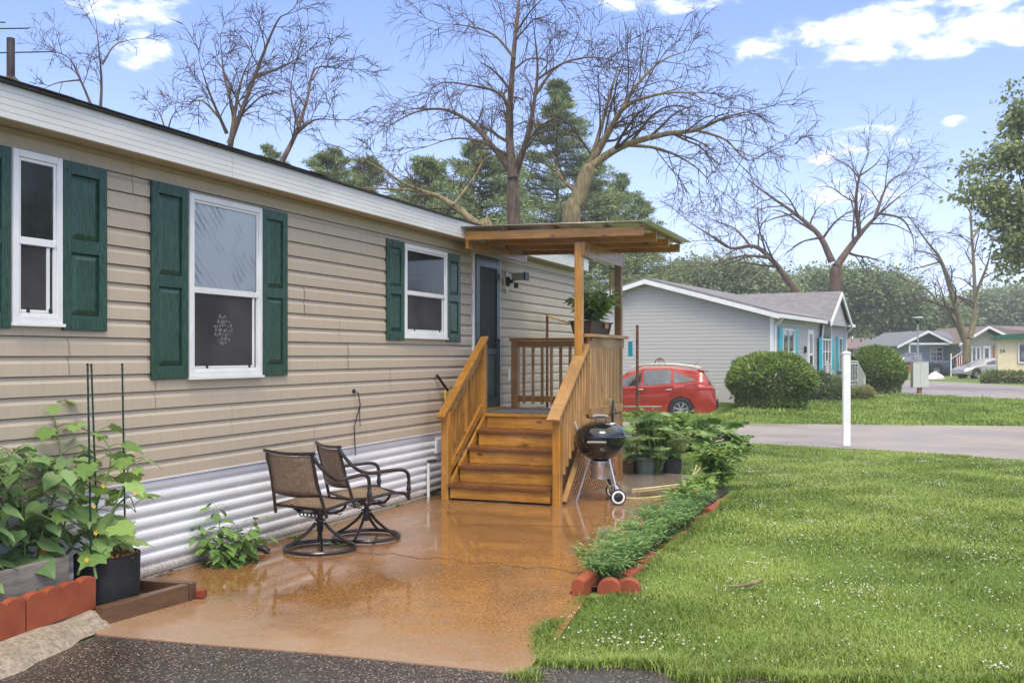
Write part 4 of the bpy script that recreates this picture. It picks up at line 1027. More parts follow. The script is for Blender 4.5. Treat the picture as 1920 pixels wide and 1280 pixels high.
MB().lathe([(.022, .0), (.024, .1), (.020, .13), (.024, .16), (.022, .26), (.0, .265)], 12, (.27, 4.70, .27)).build('tube', M['copper'], gt, True)
fo = thing('flower_ornament', 'brown ceramic flower ornament with a dark centre in the raised bed', 'ornament', (.20, 4.86, .27))
q = Vector((.22, 4.84, .36)); mb = MB()
for k in range(8):
    a = k * math.pi / 4; cx_ = q + RT * .036 * math.cos(a) + UP * .036 * math.sin(a)
    mb.tube([cx_ + FW * .012, cx_ - FW * .012], .019, 10)
mb.build('petals', M['ceramic'], fo, True)
MB().tube([q + FW * .016, q - FW * .018], .022, 12).build('rim', M['ceramic'], fo, True)
MB().tube([q - FW * .012, q - FW * .020], .013, 12).build('centre', M['black'], fo, True)
MB().tube([(q.x, q.y, .27), tuple(q)], .006, 6).build('stalk', M['pipe'], fo)
# weed by the skirting
rg = random.Random(41)
wd = thing('leafy_weed', 'leafy green weed growing from the joint between patio and skirting', 'plant', (.2, 6.5, 0))
for (px, py, tx, ty, n) in ((405, 1065, 365, 985, 9), (420, 1068, 405, 950, 11), (435, 1065, 430, 990, 9), (450, 1062, 480, 975, 10), (425, 1068, 385, 1035, 7), (455, 1060, 495, 1010, 7), (440, 1066, 455, 1020, 8), (412, 1066, 375, 1010, 8), (445, 1064, 470, 1000, 8), (415, 1067, 412, 1000, 8)):
    a = G(px, py - 6); dpt = (a - CAM).dot(FW); t_ = D(tx, ty, dpt + rg.uniform(-.1, .12))
    vine(wd, [tuple(a), tuple(a + (t_ - a) * .5 + Vector((0, 0, .06))), tuple(t_)], LEAF['pepper'], n + 9, .135, rg, .004, petiole=.06)
# small weeds along the skirting (each a little tuft)
rg = random.Random(43)
for (px, py, lb) in ((690, 968, 'small green weed tuft under the farther swivel chair'), (735, 950, 'small green weed tuft between farther chair and standpipe'), (555, 1010, 'grassy weed tuft behind the nearer swivel chair base'), (640, 1025, 'flat green weed inside the nearer chair ring'), (352, 1052, 'tiny two-leaved weed left of the leafy weed'), (832, 962, 'tiny green sprig lying before the bottom step')):
    p = G(px, py); tw = thing('weed_tuft', lb, 'weed', tuple(p), 0, 'small weeds on the patio')
    for k in range(9 if px not in (352, 832) else 3):
        a = rg.uniform(0, 6.28); put_leaf(LEAF['pepper'], tw, p + Vector((math.cos(a), math.sin(a), 0)) * rg.uniform(0, .09) + Vector((0, 0, .012)), (math.cos(a), math.sin(a), rg.uniform(.1, 1.2)), rg.uniform(.035, .075))

# ------------------------------------------------------------------ scattered foliage (numpy)
RN = np.random.default_rng(17)
def unit(n):
    v = RN.normal(size=(n, 3)); return v / np.linalg.norm(v, axis=1, keepdims=True)
def leaf_quads(P, Dv, Nv, L, Wd, bend=.25):
    """diamond leaves at P along Dv with blade normal near Nv"""
    Dv = Dv / np.linalg.norm(Dv, axis=1, keepdims=True); S = np.cross(Dv, Nv); S /= (np.linalg.norm(S, axis=1, keepdims=True) + 1e-9)
    Nn = np.cross(S, Dv); L = np.broadcast_to(np.asarray(L), (len(P),))[:, None]; Wd = np.broadcast_to(np.asarray(Wd), (len(P),))[:, None]
    a = P; b = P + Dv * L * .45 + S * Wd * .5; c = P + Dv * L - Nn * L * bend; d = P + Dv * L * .45 - S * Wd * .5
    V = np.stack([a, b, c, d], 1).reshape(-1, 3); F = np.arange(len(V)).reshape(-1, 4); return V, F
def foliage(name, P, Dv, L, Wd, m, parent, upbias=.8, kind=None, tone=None, bend=.25):
    n = len(P); Nv = unit(n); Nv[:, 2] = np.abs(Nv[:, 2]) + upbias
    V, F = leaf_quads(P, Dv, Nv, L, Wd, bend)
    t = RN.random(n) if tone is None else tone
    o = np_obj(name, V, F, m, parent, np.repeat(t, 4))
    if kind: o['kind'] = kind
    return o
def tubes_np(segs, n=3):
    pass

def herb(name, label, cat, base, h, r, count, m, leaf=.06, wid=.5, group=None, nst=7, droop=.2, flowers=None, top=.5):
    """leafy herb: several stems and many small leaves in its volume"""
    t = thing(name, label, cat, tuple(base), 0, group); base = Vector(base); mb = MB(); P = []; Dd = []
    for k in range(nst):
        a = RN.uniform(0, 6.28); rr = r * math.sqrt(RN.random()); tip = base + Vector((rr * math.cos(a), rr * math.sin(a), h * (RN.uniform(.65, 1.0))))
        midp = base + (tip - base) * .5 + Vector((-.1 * rr * math.cos(a), -.1 * rr * math.sin(a), .06 * h)); pts = smooth([base + Vector((.1 * rr * math.cos(a), .1 * rr * math.sin(a), 0)), midp, tip], 5)
        mb.tube(pts, [.005 * (1 - .7 * i / len(pts)) for i in range(len(pts))], 5)
        for j in range(count // nst):
            f = RN.random() ** top; p = pts[min(len(pts) - 1, int(f * len(pts)))]; b = RN.uniform(0, 6.28); d = Vector((math.cos(b), math.sin(b), RN.uniform(-.3, .7)))
            P.append(Vector(p) + d * RN.uniform(0, .3 * r)); Dd.append(d)
    mb.build('stem', M['stem'], t, True)
    P = np.array([tuple(p) for p in P]); Dd = np.array([tuple(p) for p in Dd])
    P[:, 2] = np.maximum(P[:, 2], base.z + .01)
    L = leaf * RN.uniform(.6, 1.25, len(P))
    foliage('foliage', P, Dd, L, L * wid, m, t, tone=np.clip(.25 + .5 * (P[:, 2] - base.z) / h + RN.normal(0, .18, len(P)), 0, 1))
    if flowers:
        for k in range(flowers[1]):
            i = RN.integers(len(P)); p = Vector(P[i]); p.z = base.z + h * RN.uniform(.75, 1.02)
            mb = MB()
            for ring in (0, 1):
                for q in range(7):
                    a = q * .8976 + ring * .45; rr = .024 - ring * .009; c, s = math.cos(a), math.sin(a)
                    mb.add([p + Vector((0, 0, ring * .006)), p + Vector((rr * math.cos(a - .35), rr * math.sin(a - .35), .008 + ring * .008)), p + Vector((rr * 1.25 * c, rr * 1.25 * s, .004 + ring * .01)), p + Vector((rr * math.cos(a + .35), rr * math.sin(a + .35), .008 + ring * .008))], [(0, 1, 2, 3)])
            mb.build('flower', M[flowers[0]], t, fix=False)
    return t

# ------------------------------------------------------------------ marigold strip and edging blocks
sl = MB().add([(3.06, 6.75, .02), (3.26, 6.85, .02), (3.25, 12.5, .02), (2.99, 12.6, .02)], [(0, 1, 2, 3)]).build('flower_bed_soil', M['soil']); tag(sl, kind='structure')
def edging(name, label, x, y, L, ang, h=.13):
    t = thing(name, label, 'edging brick', (x, y, 0), ang, 'red edging bricks along the marigolds', world=False)
    n = 8; poly = [(-.045, -.02), (.045, -.02), (.045, h - .03)] + [(.045 * math.cos(a), h - .03 + .03 * math.sin(a)) for a in np.linspace(.25, math.pi - .25, n)] + [(-.045, h - .03)]
    MB().prism(poly, 'Y', 0, L).build('block', M['redblock'], t, bevel=.006); return t
edging('edging_brick', 'rounded red edging brick at the near corner, on the patio side', 3.15, 6.62, .36, R(3), .12)
edging('edging_brick', 'rounded red edging brick behind the near corner brick, marigolds beside', 3.13, 6.99, .34, R(2), .11)
for i, (dx, lb) in enumerate(((.0, 'half round red edging stone at the near end of the marigolds'), (.17, 'small half round red edging stone nearest the grass corner'))):
    t = thing('round_edging', lb, 'edging brick', (3.31 + dx * .75, 6.86 + i * .05, -.015), R(10), 'half round edging stones', world=False)
    MB().prism([(-.085 + .0, -.02), (.085, -.02)] + [(.085 * math.cos(a), .03 + .075 * math.sin(a)) for a in np.linspace(0, math.pi, 11)], 'Y', -.04, .05).build('block', M['redblock'], t, bevel=.006)
y = 7.25; i = 0
near_w = ['near the corner', 'third along', 'half hidden by marigold leaves', 'beside the middle marigolds', 'past the middle marigolds', 'near the mint plants', 'beside the mint plants', 'lying past the mint plants', 'beside the tall pepper bush']
while y < 12.2 and i < 9:
    edging('edging_brick', 'low red edging brick on the lawn side, %s' % near_w[i], 3.31 + rnd.uniform(-.02, .02), y, .42, R(rnd.uniform(-4, 2)), .035 + rnd.uniform(-.02, .02) - (.03 if i in (2, 4, 5, 8) else 0)); y += .56; i += 1
words = ['nearest the corner brick', 'second from the corner brick', 'third from the corner brick', 'fourth from the corner brick', 'fifth from the corner brick', 'sixth from the corner brick', 'seventh from the corner brick', 'last before the mint']
for k in range(8):
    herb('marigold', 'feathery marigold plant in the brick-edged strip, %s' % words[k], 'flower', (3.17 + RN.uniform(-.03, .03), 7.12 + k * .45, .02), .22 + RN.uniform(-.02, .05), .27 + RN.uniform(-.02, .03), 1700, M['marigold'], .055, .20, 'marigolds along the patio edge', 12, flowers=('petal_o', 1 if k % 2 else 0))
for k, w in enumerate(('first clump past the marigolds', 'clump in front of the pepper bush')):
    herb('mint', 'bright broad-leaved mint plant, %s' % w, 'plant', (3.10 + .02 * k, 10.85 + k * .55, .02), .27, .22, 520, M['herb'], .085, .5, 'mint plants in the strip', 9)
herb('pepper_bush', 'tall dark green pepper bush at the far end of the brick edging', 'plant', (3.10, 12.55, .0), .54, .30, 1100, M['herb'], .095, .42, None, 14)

# ------------------------------------------------------------------ potted garden behind the grill
def pot_at(name, label, p, r, h, m, rim=True, n=24):
    t = thing(name, label, 'pot', tuple(p), 0); x, y, z = p
    MB().lathe([(.0, 0), (r * .78, 0), (r * .95, h * .85), (r * 1.04, h * .86), (r * 1.06, h), (r * .96, h), (r * .92, h * .88)] if rim else [(.0, 0), (r * .95, 0), (r, h * .5), (r, h), (r * .96, h), (r * .94, h * .9)], n, (x, y, z)).build('pot_wall', m, t, True)
    MB().lathe([(.0, h * .9), (r * .93, h * .89)], n, (x, y, z)).build('pot_soil', M['soil'], t)
    return t
g1 = G(1210, 888); g2 = G(1238, 886); g3 = G(1260, 886)
pot_at('green_pot', 'sage green plastic pot right of the grill', (g1.x, g1.y, 0), .15, .25, M['greenpot'])
pot_at('grow_bag', 'narrow black grow bag between the green pot and the wide bag', (g2.x, g2.y + .05, 0), .085, .20, M['fabricpot'], False)
pot_at('grow_bag', 'wide black grow bag at the right end of the pots', (g3.x, g3.y, 0), .135, .20, M['fabricpot'], False)
pot_at('grow_bag', 'black pot standing behind the sage green pot', (g1.x + .05, g1.y + .6, 0), .17, .34, M['fabricpot'])
wbx = thing('wooden_box', 'small brown wooden box left of the sage green pot', 'box', (g1.x - .28, g1.y + .1, 0))
MB().box(g1.x - .36, g1.x - .18, g1.y, g1.y + .2, 0, .17).build('box_body', M['olddeck'][0], wbx, bevel=.005)
MB().box(g1.x - .37, g1.x - .17, g1.y - .01, g1.y + .21, .17, .185).build('box_lid', M['wood'][0], wbx, bevel=.003)
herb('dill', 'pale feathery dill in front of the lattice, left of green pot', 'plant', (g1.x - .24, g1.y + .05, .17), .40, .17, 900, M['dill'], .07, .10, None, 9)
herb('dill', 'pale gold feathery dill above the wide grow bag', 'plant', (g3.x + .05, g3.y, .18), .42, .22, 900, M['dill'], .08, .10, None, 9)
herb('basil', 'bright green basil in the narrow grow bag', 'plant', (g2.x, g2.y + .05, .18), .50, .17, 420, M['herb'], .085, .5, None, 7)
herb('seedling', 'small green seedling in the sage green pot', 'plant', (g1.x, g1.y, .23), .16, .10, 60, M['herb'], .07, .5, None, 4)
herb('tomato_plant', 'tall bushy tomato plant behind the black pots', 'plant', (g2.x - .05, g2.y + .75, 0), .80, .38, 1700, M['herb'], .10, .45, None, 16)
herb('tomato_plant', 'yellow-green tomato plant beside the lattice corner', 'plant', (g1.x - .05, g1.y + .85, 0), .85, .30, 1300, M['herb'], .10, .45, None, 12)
# squash: big cut leaves on hollow stalks, each leaf its own piece
def squash(label, c, n, R0, h, size, seed, name='squash_plant'):
    r = random.Random(seed); t = thing(name, label, 'plant', (c[0], c[1], 0)); mb = MB(); L = []
    for k in range(n):
        a = r.uniform(0, 6.28); rr = R0 * math.sqrt(r.random()); hh = h * r.uniform(.25, 1.0) * (1 - .35 * (rr / R0) ** 2); d = Vector((math.cos(a), math.sin(a), 0))
        p = Vector((c[0], c[1], 0)) + d * rr; p.z = hh
        mb.tube(smooth([(c[0] + .1 * rr * d.x, c[1] + .1 * rr * d.y, 0), tuple(Vector((c[0], c[1], 0)) + d * rr * .6 + Vector((0, 0, hh * .8))), tuple(p)], 4), .006, 5)
        L.append((p - d * size * .2, d + Vector((0, 0, r.uniform(-.5, .35))), size * r.uniform(.7, 1.2), r.uniform(-.4, .4)))
    mb.build('stalk', M['stem'], t, True)
    for q in L: put_leaf(LEAF['squash'], t, *q)
    return t
s1 = G(1300, 842); squash('large-leaved squash plant spreading toward the road right of the pots', (s1.x, s1.y, 0), 90, .85, .58, .33, 5)
s2 = G(1238, 850); squash('squash plant with cut leaves behind the tomato plants', (s2.x - .15, s2.y + .5, 0), 60, .6, .70, .27, 6)
s3 = (1.98, 13.9); squash('climbing squash with yellow-green leaves at the porch corner', (s3[0], s3[1], 0), 46, .38, .95, .20, 7)
s4 = (.9, 14.3); squash('leafy squash seen through the porch railing', (s4[0], s4[1], 0), 18, .5, 1.25, .26, 8)
# rusty poles
for (px, pt, pb, dp, lb) in ((1195, 610, 800, 15.6, 'slim rusty steel pole in front of the red car'), (1026, 590, 700, 15.4, 'slim rusty steel pole behind the porch railing')):
    a = D(px, pt, dp); po = thing('steel_pole', lb, 'pole', (a.x, a.y, 0), 0, 'rusty poles')
    MB().tube([(a.x, a.y, 0), tuple(a)], .022, 8).build('shaft', M['rust'], po, True)
    MB().lathe([(.022, -.01), (.026, .0), (.0, .012)], 8, tuple(a)).build('cap', M['rust'], po)
bp = thing('bamboo_cane', 'yellow cane tied from the rusty pole to the planter', 'cane', tuple(D(1026, 592, 15.4)))
MB().tube([tuple(D(1026, 592, 15.38)), tuple(D(1075, 608, 14.2))], .014, 7).build('cane', M['bamboo'], bp, True)
# planter on the railing
pl = thing('rail_planter', 'dark brown rectangular planter on the porch rail', 'planter', (1.62, 12.3, 1.934))
def tub(x0, x1, y0, y1, z0, z1, ins):
    mb = MB(); mb.add([(x0 + ins, y0 + ins, z0), (x1 - ins, y0 + ins, z0), (x1 - ins, y1 - ins, z0), (x0 + ins, y1 - ins, z0), (x0, y0, z1), (x1, y0, z1), (x1, y1, z1), (x0, y1, z1)], [(0, 3, 2, 1), (0, 1, 5, 4), (1, 2, 6, 5), (2, 3, 7, 6), (3, 0, 4, 7)]); return mb
tub(1.38, 1.66, 11.80, 12.72, 1.934, 2.09, .03).build('tub', M['brownpot'], pl, bevel=.006)
MB().box(1.40, 1.64, 11.83, 12.70, 2.05, 2.065).build('planter_soil', M['soil'], pl)
MB().box(1.365, 1.675, 11.78, 12.74, 2.088, 2.104).build('planter_rim', M['brownpot'], pl, bevel=.004)
MB().box(1.662, 1.675, 12.35, 12.5, 2.02, 2.09).build('orange_sticker', M['copper'], pl)
herb('basil', 'lush bright green basil growing in the rail planter', 'plant', (1.52, 12.25, 2.06), .40, .28, 900, M['basil'], .12, .45, None, 18)
wc = thing('wind_chime', 'dark wind chime hanging from the canopy beside the back post', 'wind chime', (1.9, 12.75, 2.5))
q = D(1148, 503, 13.6); MB().lathe([(.0, .02), (.05, .0), (.05, -.012), (.0, -.014)], 12, tuple(q)).build('top_disc', M['pipe'], wc, True)
for k in range(5):
    a = k * 1.2566; MB().tube([(q.x + .036 * math.cos(a), q.y + .036 * math.sin(a), q.z - .06), (q.x + .036 * math.cos(a), q.y + .036 * math.sin(a), q.z - .30 - .04 * k)], .007, 6).build('chime_tube', M['bamboo'], wc, True)
MB().tube([(q.x, q.y, q.z), (q.x, q.y, 3.1)], .002, 4).build('cord', M['black'], wc)
tb = thing('turquoise_tag', 'small turquoise plate hanging under the rail end', 'tag', (1.82, 13.02, 1.7))
MB().box(1.80, 1.86, 13.02, 13.03, 1.66, 1.86).build('plate', M['teal'], tb, bevel=.003)

# ------------------------------------------------------------------ grey neighbour house
GO = D(1449, 665, 34.3); GO.z = 0; GA = R(-7.3)
gh = thing('neighbour_house', 'grey vinyl-sided house with white gable trim and turquoise shutters', 'house', (GO.x, GO.y, 0), GA, world=False)
gax = Vector((-math.sin(GA), math.cos(GA), 0))                         # along the long wall
def glen(px):
    """distance along the long wall at which a picture column falls"""
    u = (px - 960) / FPX; o = GO - CAM; a = o.dot(RT) - u * o.dot(FW); b = gax.dot(RT) - u * gax.dot(FW); return -a / b
GW, GL, EZ, PZ, OV = 9.1, glen(1584), 3.12, 4.36, .32
sl_ = (PZ - EZ) / (GW / 2)
# gable wall, course by course
mb = MB(); zc = .55; h = .135
while zc < PZ - .05:
    x0, x1 = -GW, 0.0
    if zc + h > EZ: k = (zc + h * .3 - EZ) / sl_; x0, x1 = -GW + k, -k
    if x1 - x0 < .2: break
    for (ya, za, yb, zb) in ((-.018, zc, -.016, zc + h * .65), (-.016, zc + h * .65, -.002, zc + h), (0.0, zc - .0, -.018, zc)):
        b = len(mb.v); mb.v += [(x0, ya, za), (x1, ya, za), (x1, yb, zb), (x0, yb, zb)]; mb.f.append((b, b + 1, b + 2, b + 3))
    zc += h
mb.build('gable_wall', M['siding_grey'], gh)
mb = MB(); zc = .55
while zc < EZ:
    for (xa, za, xb, zb) in ((.018, zc, .016, zc + h * .65), (.016, zc + h * .65, .002, zc + h), (0.0, zc, .018, zc)):
        b = len(mb.v); mb.v += [(xa, 0, za), (xa, GL, za), (xb, GL, zb), (xb, 0, zb)]; mb.f.append((b, b + 1, b + 2, b + 3))
    zc += h
mb.build('front_wall', M['siding_grey'], gh)
mb = MB(); mb.prism([(-GW + .01, .0), (-.01, .0), (-.01, EZ), (-GW / 2, PZ - .05), (-GW + .01, EZ)], 'Y', .01, GL); mb.build('wall_core', M['siding_grey'], gh)
MB().box(-GW - .03, .03, -.03, GL + .03, 0, .56).build('skirting', M['siding_grey'], gh)
MB().box(-.09, .034, -.034, .09, .5, EZ).build('corner_trim', M['white'], gh)
MB().box(-.09, .034, GL - .09, GL + .034, .5, EZ).build('corner_trim', M['white'], gh)
# roof slabs, rakes, gutter
for s in (0, 1):
    mb = MB(); xe = OV if s == 0 else -GW - OV; xr = -GW / 2; ze = EZ - OV * sl_
    mb.prism([(xe, ze + .03), (xr, PZ + .06), (xr, PZ + .14), (xe, ze + .11)], 'Y', -.36, GL + .36); mb.build('roof_slope', M['shingle'], gh)
    mb = MB(); mb.prism([(xe, ze - .13), (xr, PZ - .10), (xr, PZ + .06), (xe, ze + .03)], 'Y', -.40, -.34); mb.build('rake_board', M['white'], gh)
    mb = MB(); mb.prism([(xe, ze - .02), (xr, PZ + .01), (xr, PZ + .02), (xe, ze - .01)], 'Y', -.34, .0); mb.build('rake_soffit', M['white'], gh)
    mb = MB(); mb.prism([(xe, ze - .13), (xr, PZ - .10), (xr, PZ + .06), (xe, ze + .03)], 'Y', GL + .34, GL + .40); mb.build('rake_board', M['white'], gh)
d0, d1 = glen(1534), glen(1573)
for (a, b) in ((-.4, d0), (d1, GL + .4)):
    MB().box(OV - .02, OV + .09, a, b, EZ - OV * sl_ - .10, EZ - OV * sl_ + .03).build('gutter', M['white'], gh, bevel=.01)
MB().box(.0, OV, -.3, GL + .3, EZ - .13, EZ - .11).build('soffit', M['white'], gh)
for yy in (.06, GL - .05):
    MB().tube(smooth([(OV + .03, yy, EZ - .15), (OV - .08, yy, EZ - .30), (.09, yy, EZ - .42), (.075, yy, EZ - .6), (.075, yy, .3)], 4), .045, 8).build('downspout', M['white'], gh, True)
# cross gable over the arched window
dm = (d0 + d1) / 2; zr = 4.30; ze = EZ - .12
mb = MB(); mb.prism([(d0 + .25, EZ - .2), (d1 - .25, EZ - .2), (dm, zr - .12)], 'X', -1.0, .40); mb.build('cross_gable_wall', M['siding_grey'], gh)
for s, (ya, yb) in enumerate(((d0 - .1, dm), (dm, d1 + .1))):
    za, zb = (ze, zr) if s == 0 else (zr, ze)
    mb = MB(); mb.prism([(ya, za), (yb, zb), (yb, zb + .08), (ya, za + .08)], 'X', -GW / 2 + .2, .52); mb.build('cross_roof_slope', M['shingle'], gh)
    mb = MB(); mb.prism([(ya, za - .14), (yb, zb - .14), (yb, zb + .04), (ya, za + .04)], 'X', .52, .58); mb.build('rake_board', M['white'], gh)
def far_window(root, y0, y1, z0, z1, x=.02, rows=2, cols=2, arch=False, mat_sh=None, shw=0, sides=(1, 1)):
    """window in a wall facing local +X"""
    T = .07; f = MB()
    for q in ((y0, y0 + T, z0, z1), (y1 - T, y1, z0, z1), (y0 + T, y1 - T, z0, z0 + T), (y0 + T, y1 - T, z1 - T, z1)): f.box(x, x + .06, *q)
    w = f.build('window', M['white'], root)
    MB().box(x, x + .022, y0 + T, y1 - T, z0 + T, z1 - T).build('pane', M['farpane'], w)
    for k in range(1, cols): yy = y0 + (y1 - y0) * k / cols; MB().box(x + .023, x + .05, yy - .022, yy + .022, z0 + T, z1 - T).build('muntin', M['white'], w)
    for k in range(1, rows): zz = z0 + (z1 - z0) * k / rows; MB().box(x + .024, x + .052, y0 + T, y1 - T, zz - .022, zz + .022).build('muntin', M['white'], w)
    if arch:
        c = (y0 + y1) / 2; r = (y1 - y0) / 2
        pts = [(c + r * math.cos(a), z1 + .01 + r * .95 * math.sin(a)) for a in np.linspace(0, math.pi, 15)]
        MB().prism(pts, 'X', x, x + .022).build('arch_pane', M['farpane'], w)
        MB().tube([(x + .04, p[0], p[1]) for p in pts], .035, 6).build('arch_frame', M['white'], w)
    if mat_sh:
        for s, on in ((0, sides[0]), (1, sides[1])):
            if on:
                a = y0 - shw - .01 if s == 0 else y1 + .01
                sh = MB().box(x, x + .045, a, a + shw, z0 - .03, z1 + .03).build('shutter', mat_sh, root)
                nl = 9
                for k in range(nl): zz = z0 + (z1 - z0) * (k + .5) / nl; MB().box(x + .046, x + .056, a + .05, a + shw - .05, zz - .04, zz + .03).build('louvre', mat_sh, sh)
    return w
t = NT('dim_window_pane'); n_ = t.noise(t.co(), 2.5, 3); t.set(col=t.ramp(n_, [(.35, (.02, .022, .022)), (.65, (.16, .165, .16))]), rough=.06, spec=.8); M['farpane'] = t.m
w0, w1 = glen(1464.5), glen(1487); far_window(gh, w0, w1, .95, 2.62, mat_sh=M['teal'], shw=(w1 - w0) * .27)
a0, a1 = glen(1535.5), glen(1553); far_window(gh, a0, a1, .72, 2.35, x=.10, rows=3, cols=3, arch=True, mat_sh=M['teal'], shw=(a1 - a0) * .24)
b0, b1 = glen(1570.5), glen(1577); far_window(gh, b0, b1, .95, 2.45, cols=1, mat_sh=M['teal'], shw=(b1 - b0) * .5)
e0, e1 = glen(1513), glen(1523)
dr_ = MB().box(.0, .06, e0, e1, .55, 2.66).build('front_door', M['white'], gh); MB().box(.061, .075, e0 + .25, e1 - .25, .85, 1.65).build('lower_pane', M['farpane'], dr_); MB().box(.061, .075, e0 + .25, e1 - .25, 1.75, 2.5).build('upper_pane', M['greyplastic'], dr_)
MB().box(.03, .10, glen(1506.5), glen(1508.5), 1.75, 2.0).build('porch_lamp', M['black'], gh)
# front landing and steps with a white metal railing
st = thing('front_steps', 'white metal railing and steps at the grey house door', 'steps', tuple(GO), GA, world=False)
ya, yb = e0 - .6, e1 + 1.6
MB().box(.05, 1.5, ya, yb, .0, .52).build('landing', M['greyplastic'], st)
for k in range(3): MB().box(.3, 1.4, yb + k * .3, yb + k * .3 + .3, 0, .40 - k * .13).build('step', M['greyplastic'], st)
def railing(p0, p1, n, hh=.9):
    p0 = Vector(p0); p1 = Vector(p1)
    for z in (hh, hh * .9, .12): MB().tube([p0 + Vector((0, 0, z)), p1 + Vector((0, 0, z))], .02 if z > .2 else .014, 6).build('rail', M['white'], st, True)
    for k in range(n + 1):
        p = p0 + (p1 - p0) * k / n; MB().tube([p + Vector((0, 0, .0)), p + Vector((0, 0, hh))], .009 if k not in (0, n) else .022, 5).build('baluster', M['white'], st, True)
railing((1.45, ya, .52), (1.45, yb, .52), 9); railing((1.45, yb, .52), (1.45, yb + 1.8, -.1), 9); railing((.25, yb, .52), (.25, yb + 1.8, -.1), 9)
# wrought iron trellis on the grey gable
q = D(1237, 690, 33.2); tr = thing('garden_trellis', 'dark arched iron trellis with a red flower against the grey wall', 'trellis', (q.x, q.y, 0), YAW, world=False)
mb = MB().tube([(.19 * math.cos(a), 0, 1.25 + .32 * math.sin(a)) for a in np.linspace(0, math.pi, 13)], .016, 5)
for s in (-1, 1): mb.tube([(s * .19, 0, 0), (s * .19, 0, 1.25)], .016, 5)
for x in (-.09, 0, .09): mb.tube([(x, 0, .3), (x * .6, 0, 1.53)], .010, 4)
for z in (.5, .8, 1.1, 1.3): mb.tube([(-.19, 0, z), (.19, 0, z)], .010, 4)
mb.build('frame', M['pipe'], tr, True)
MB().lathe([(.0, .03), (.05, .02), (.06, -.02), (.0, -.04)], 8, (0, -.03, 1.52)).build('red_flower', M['redpaint'], tr, True)

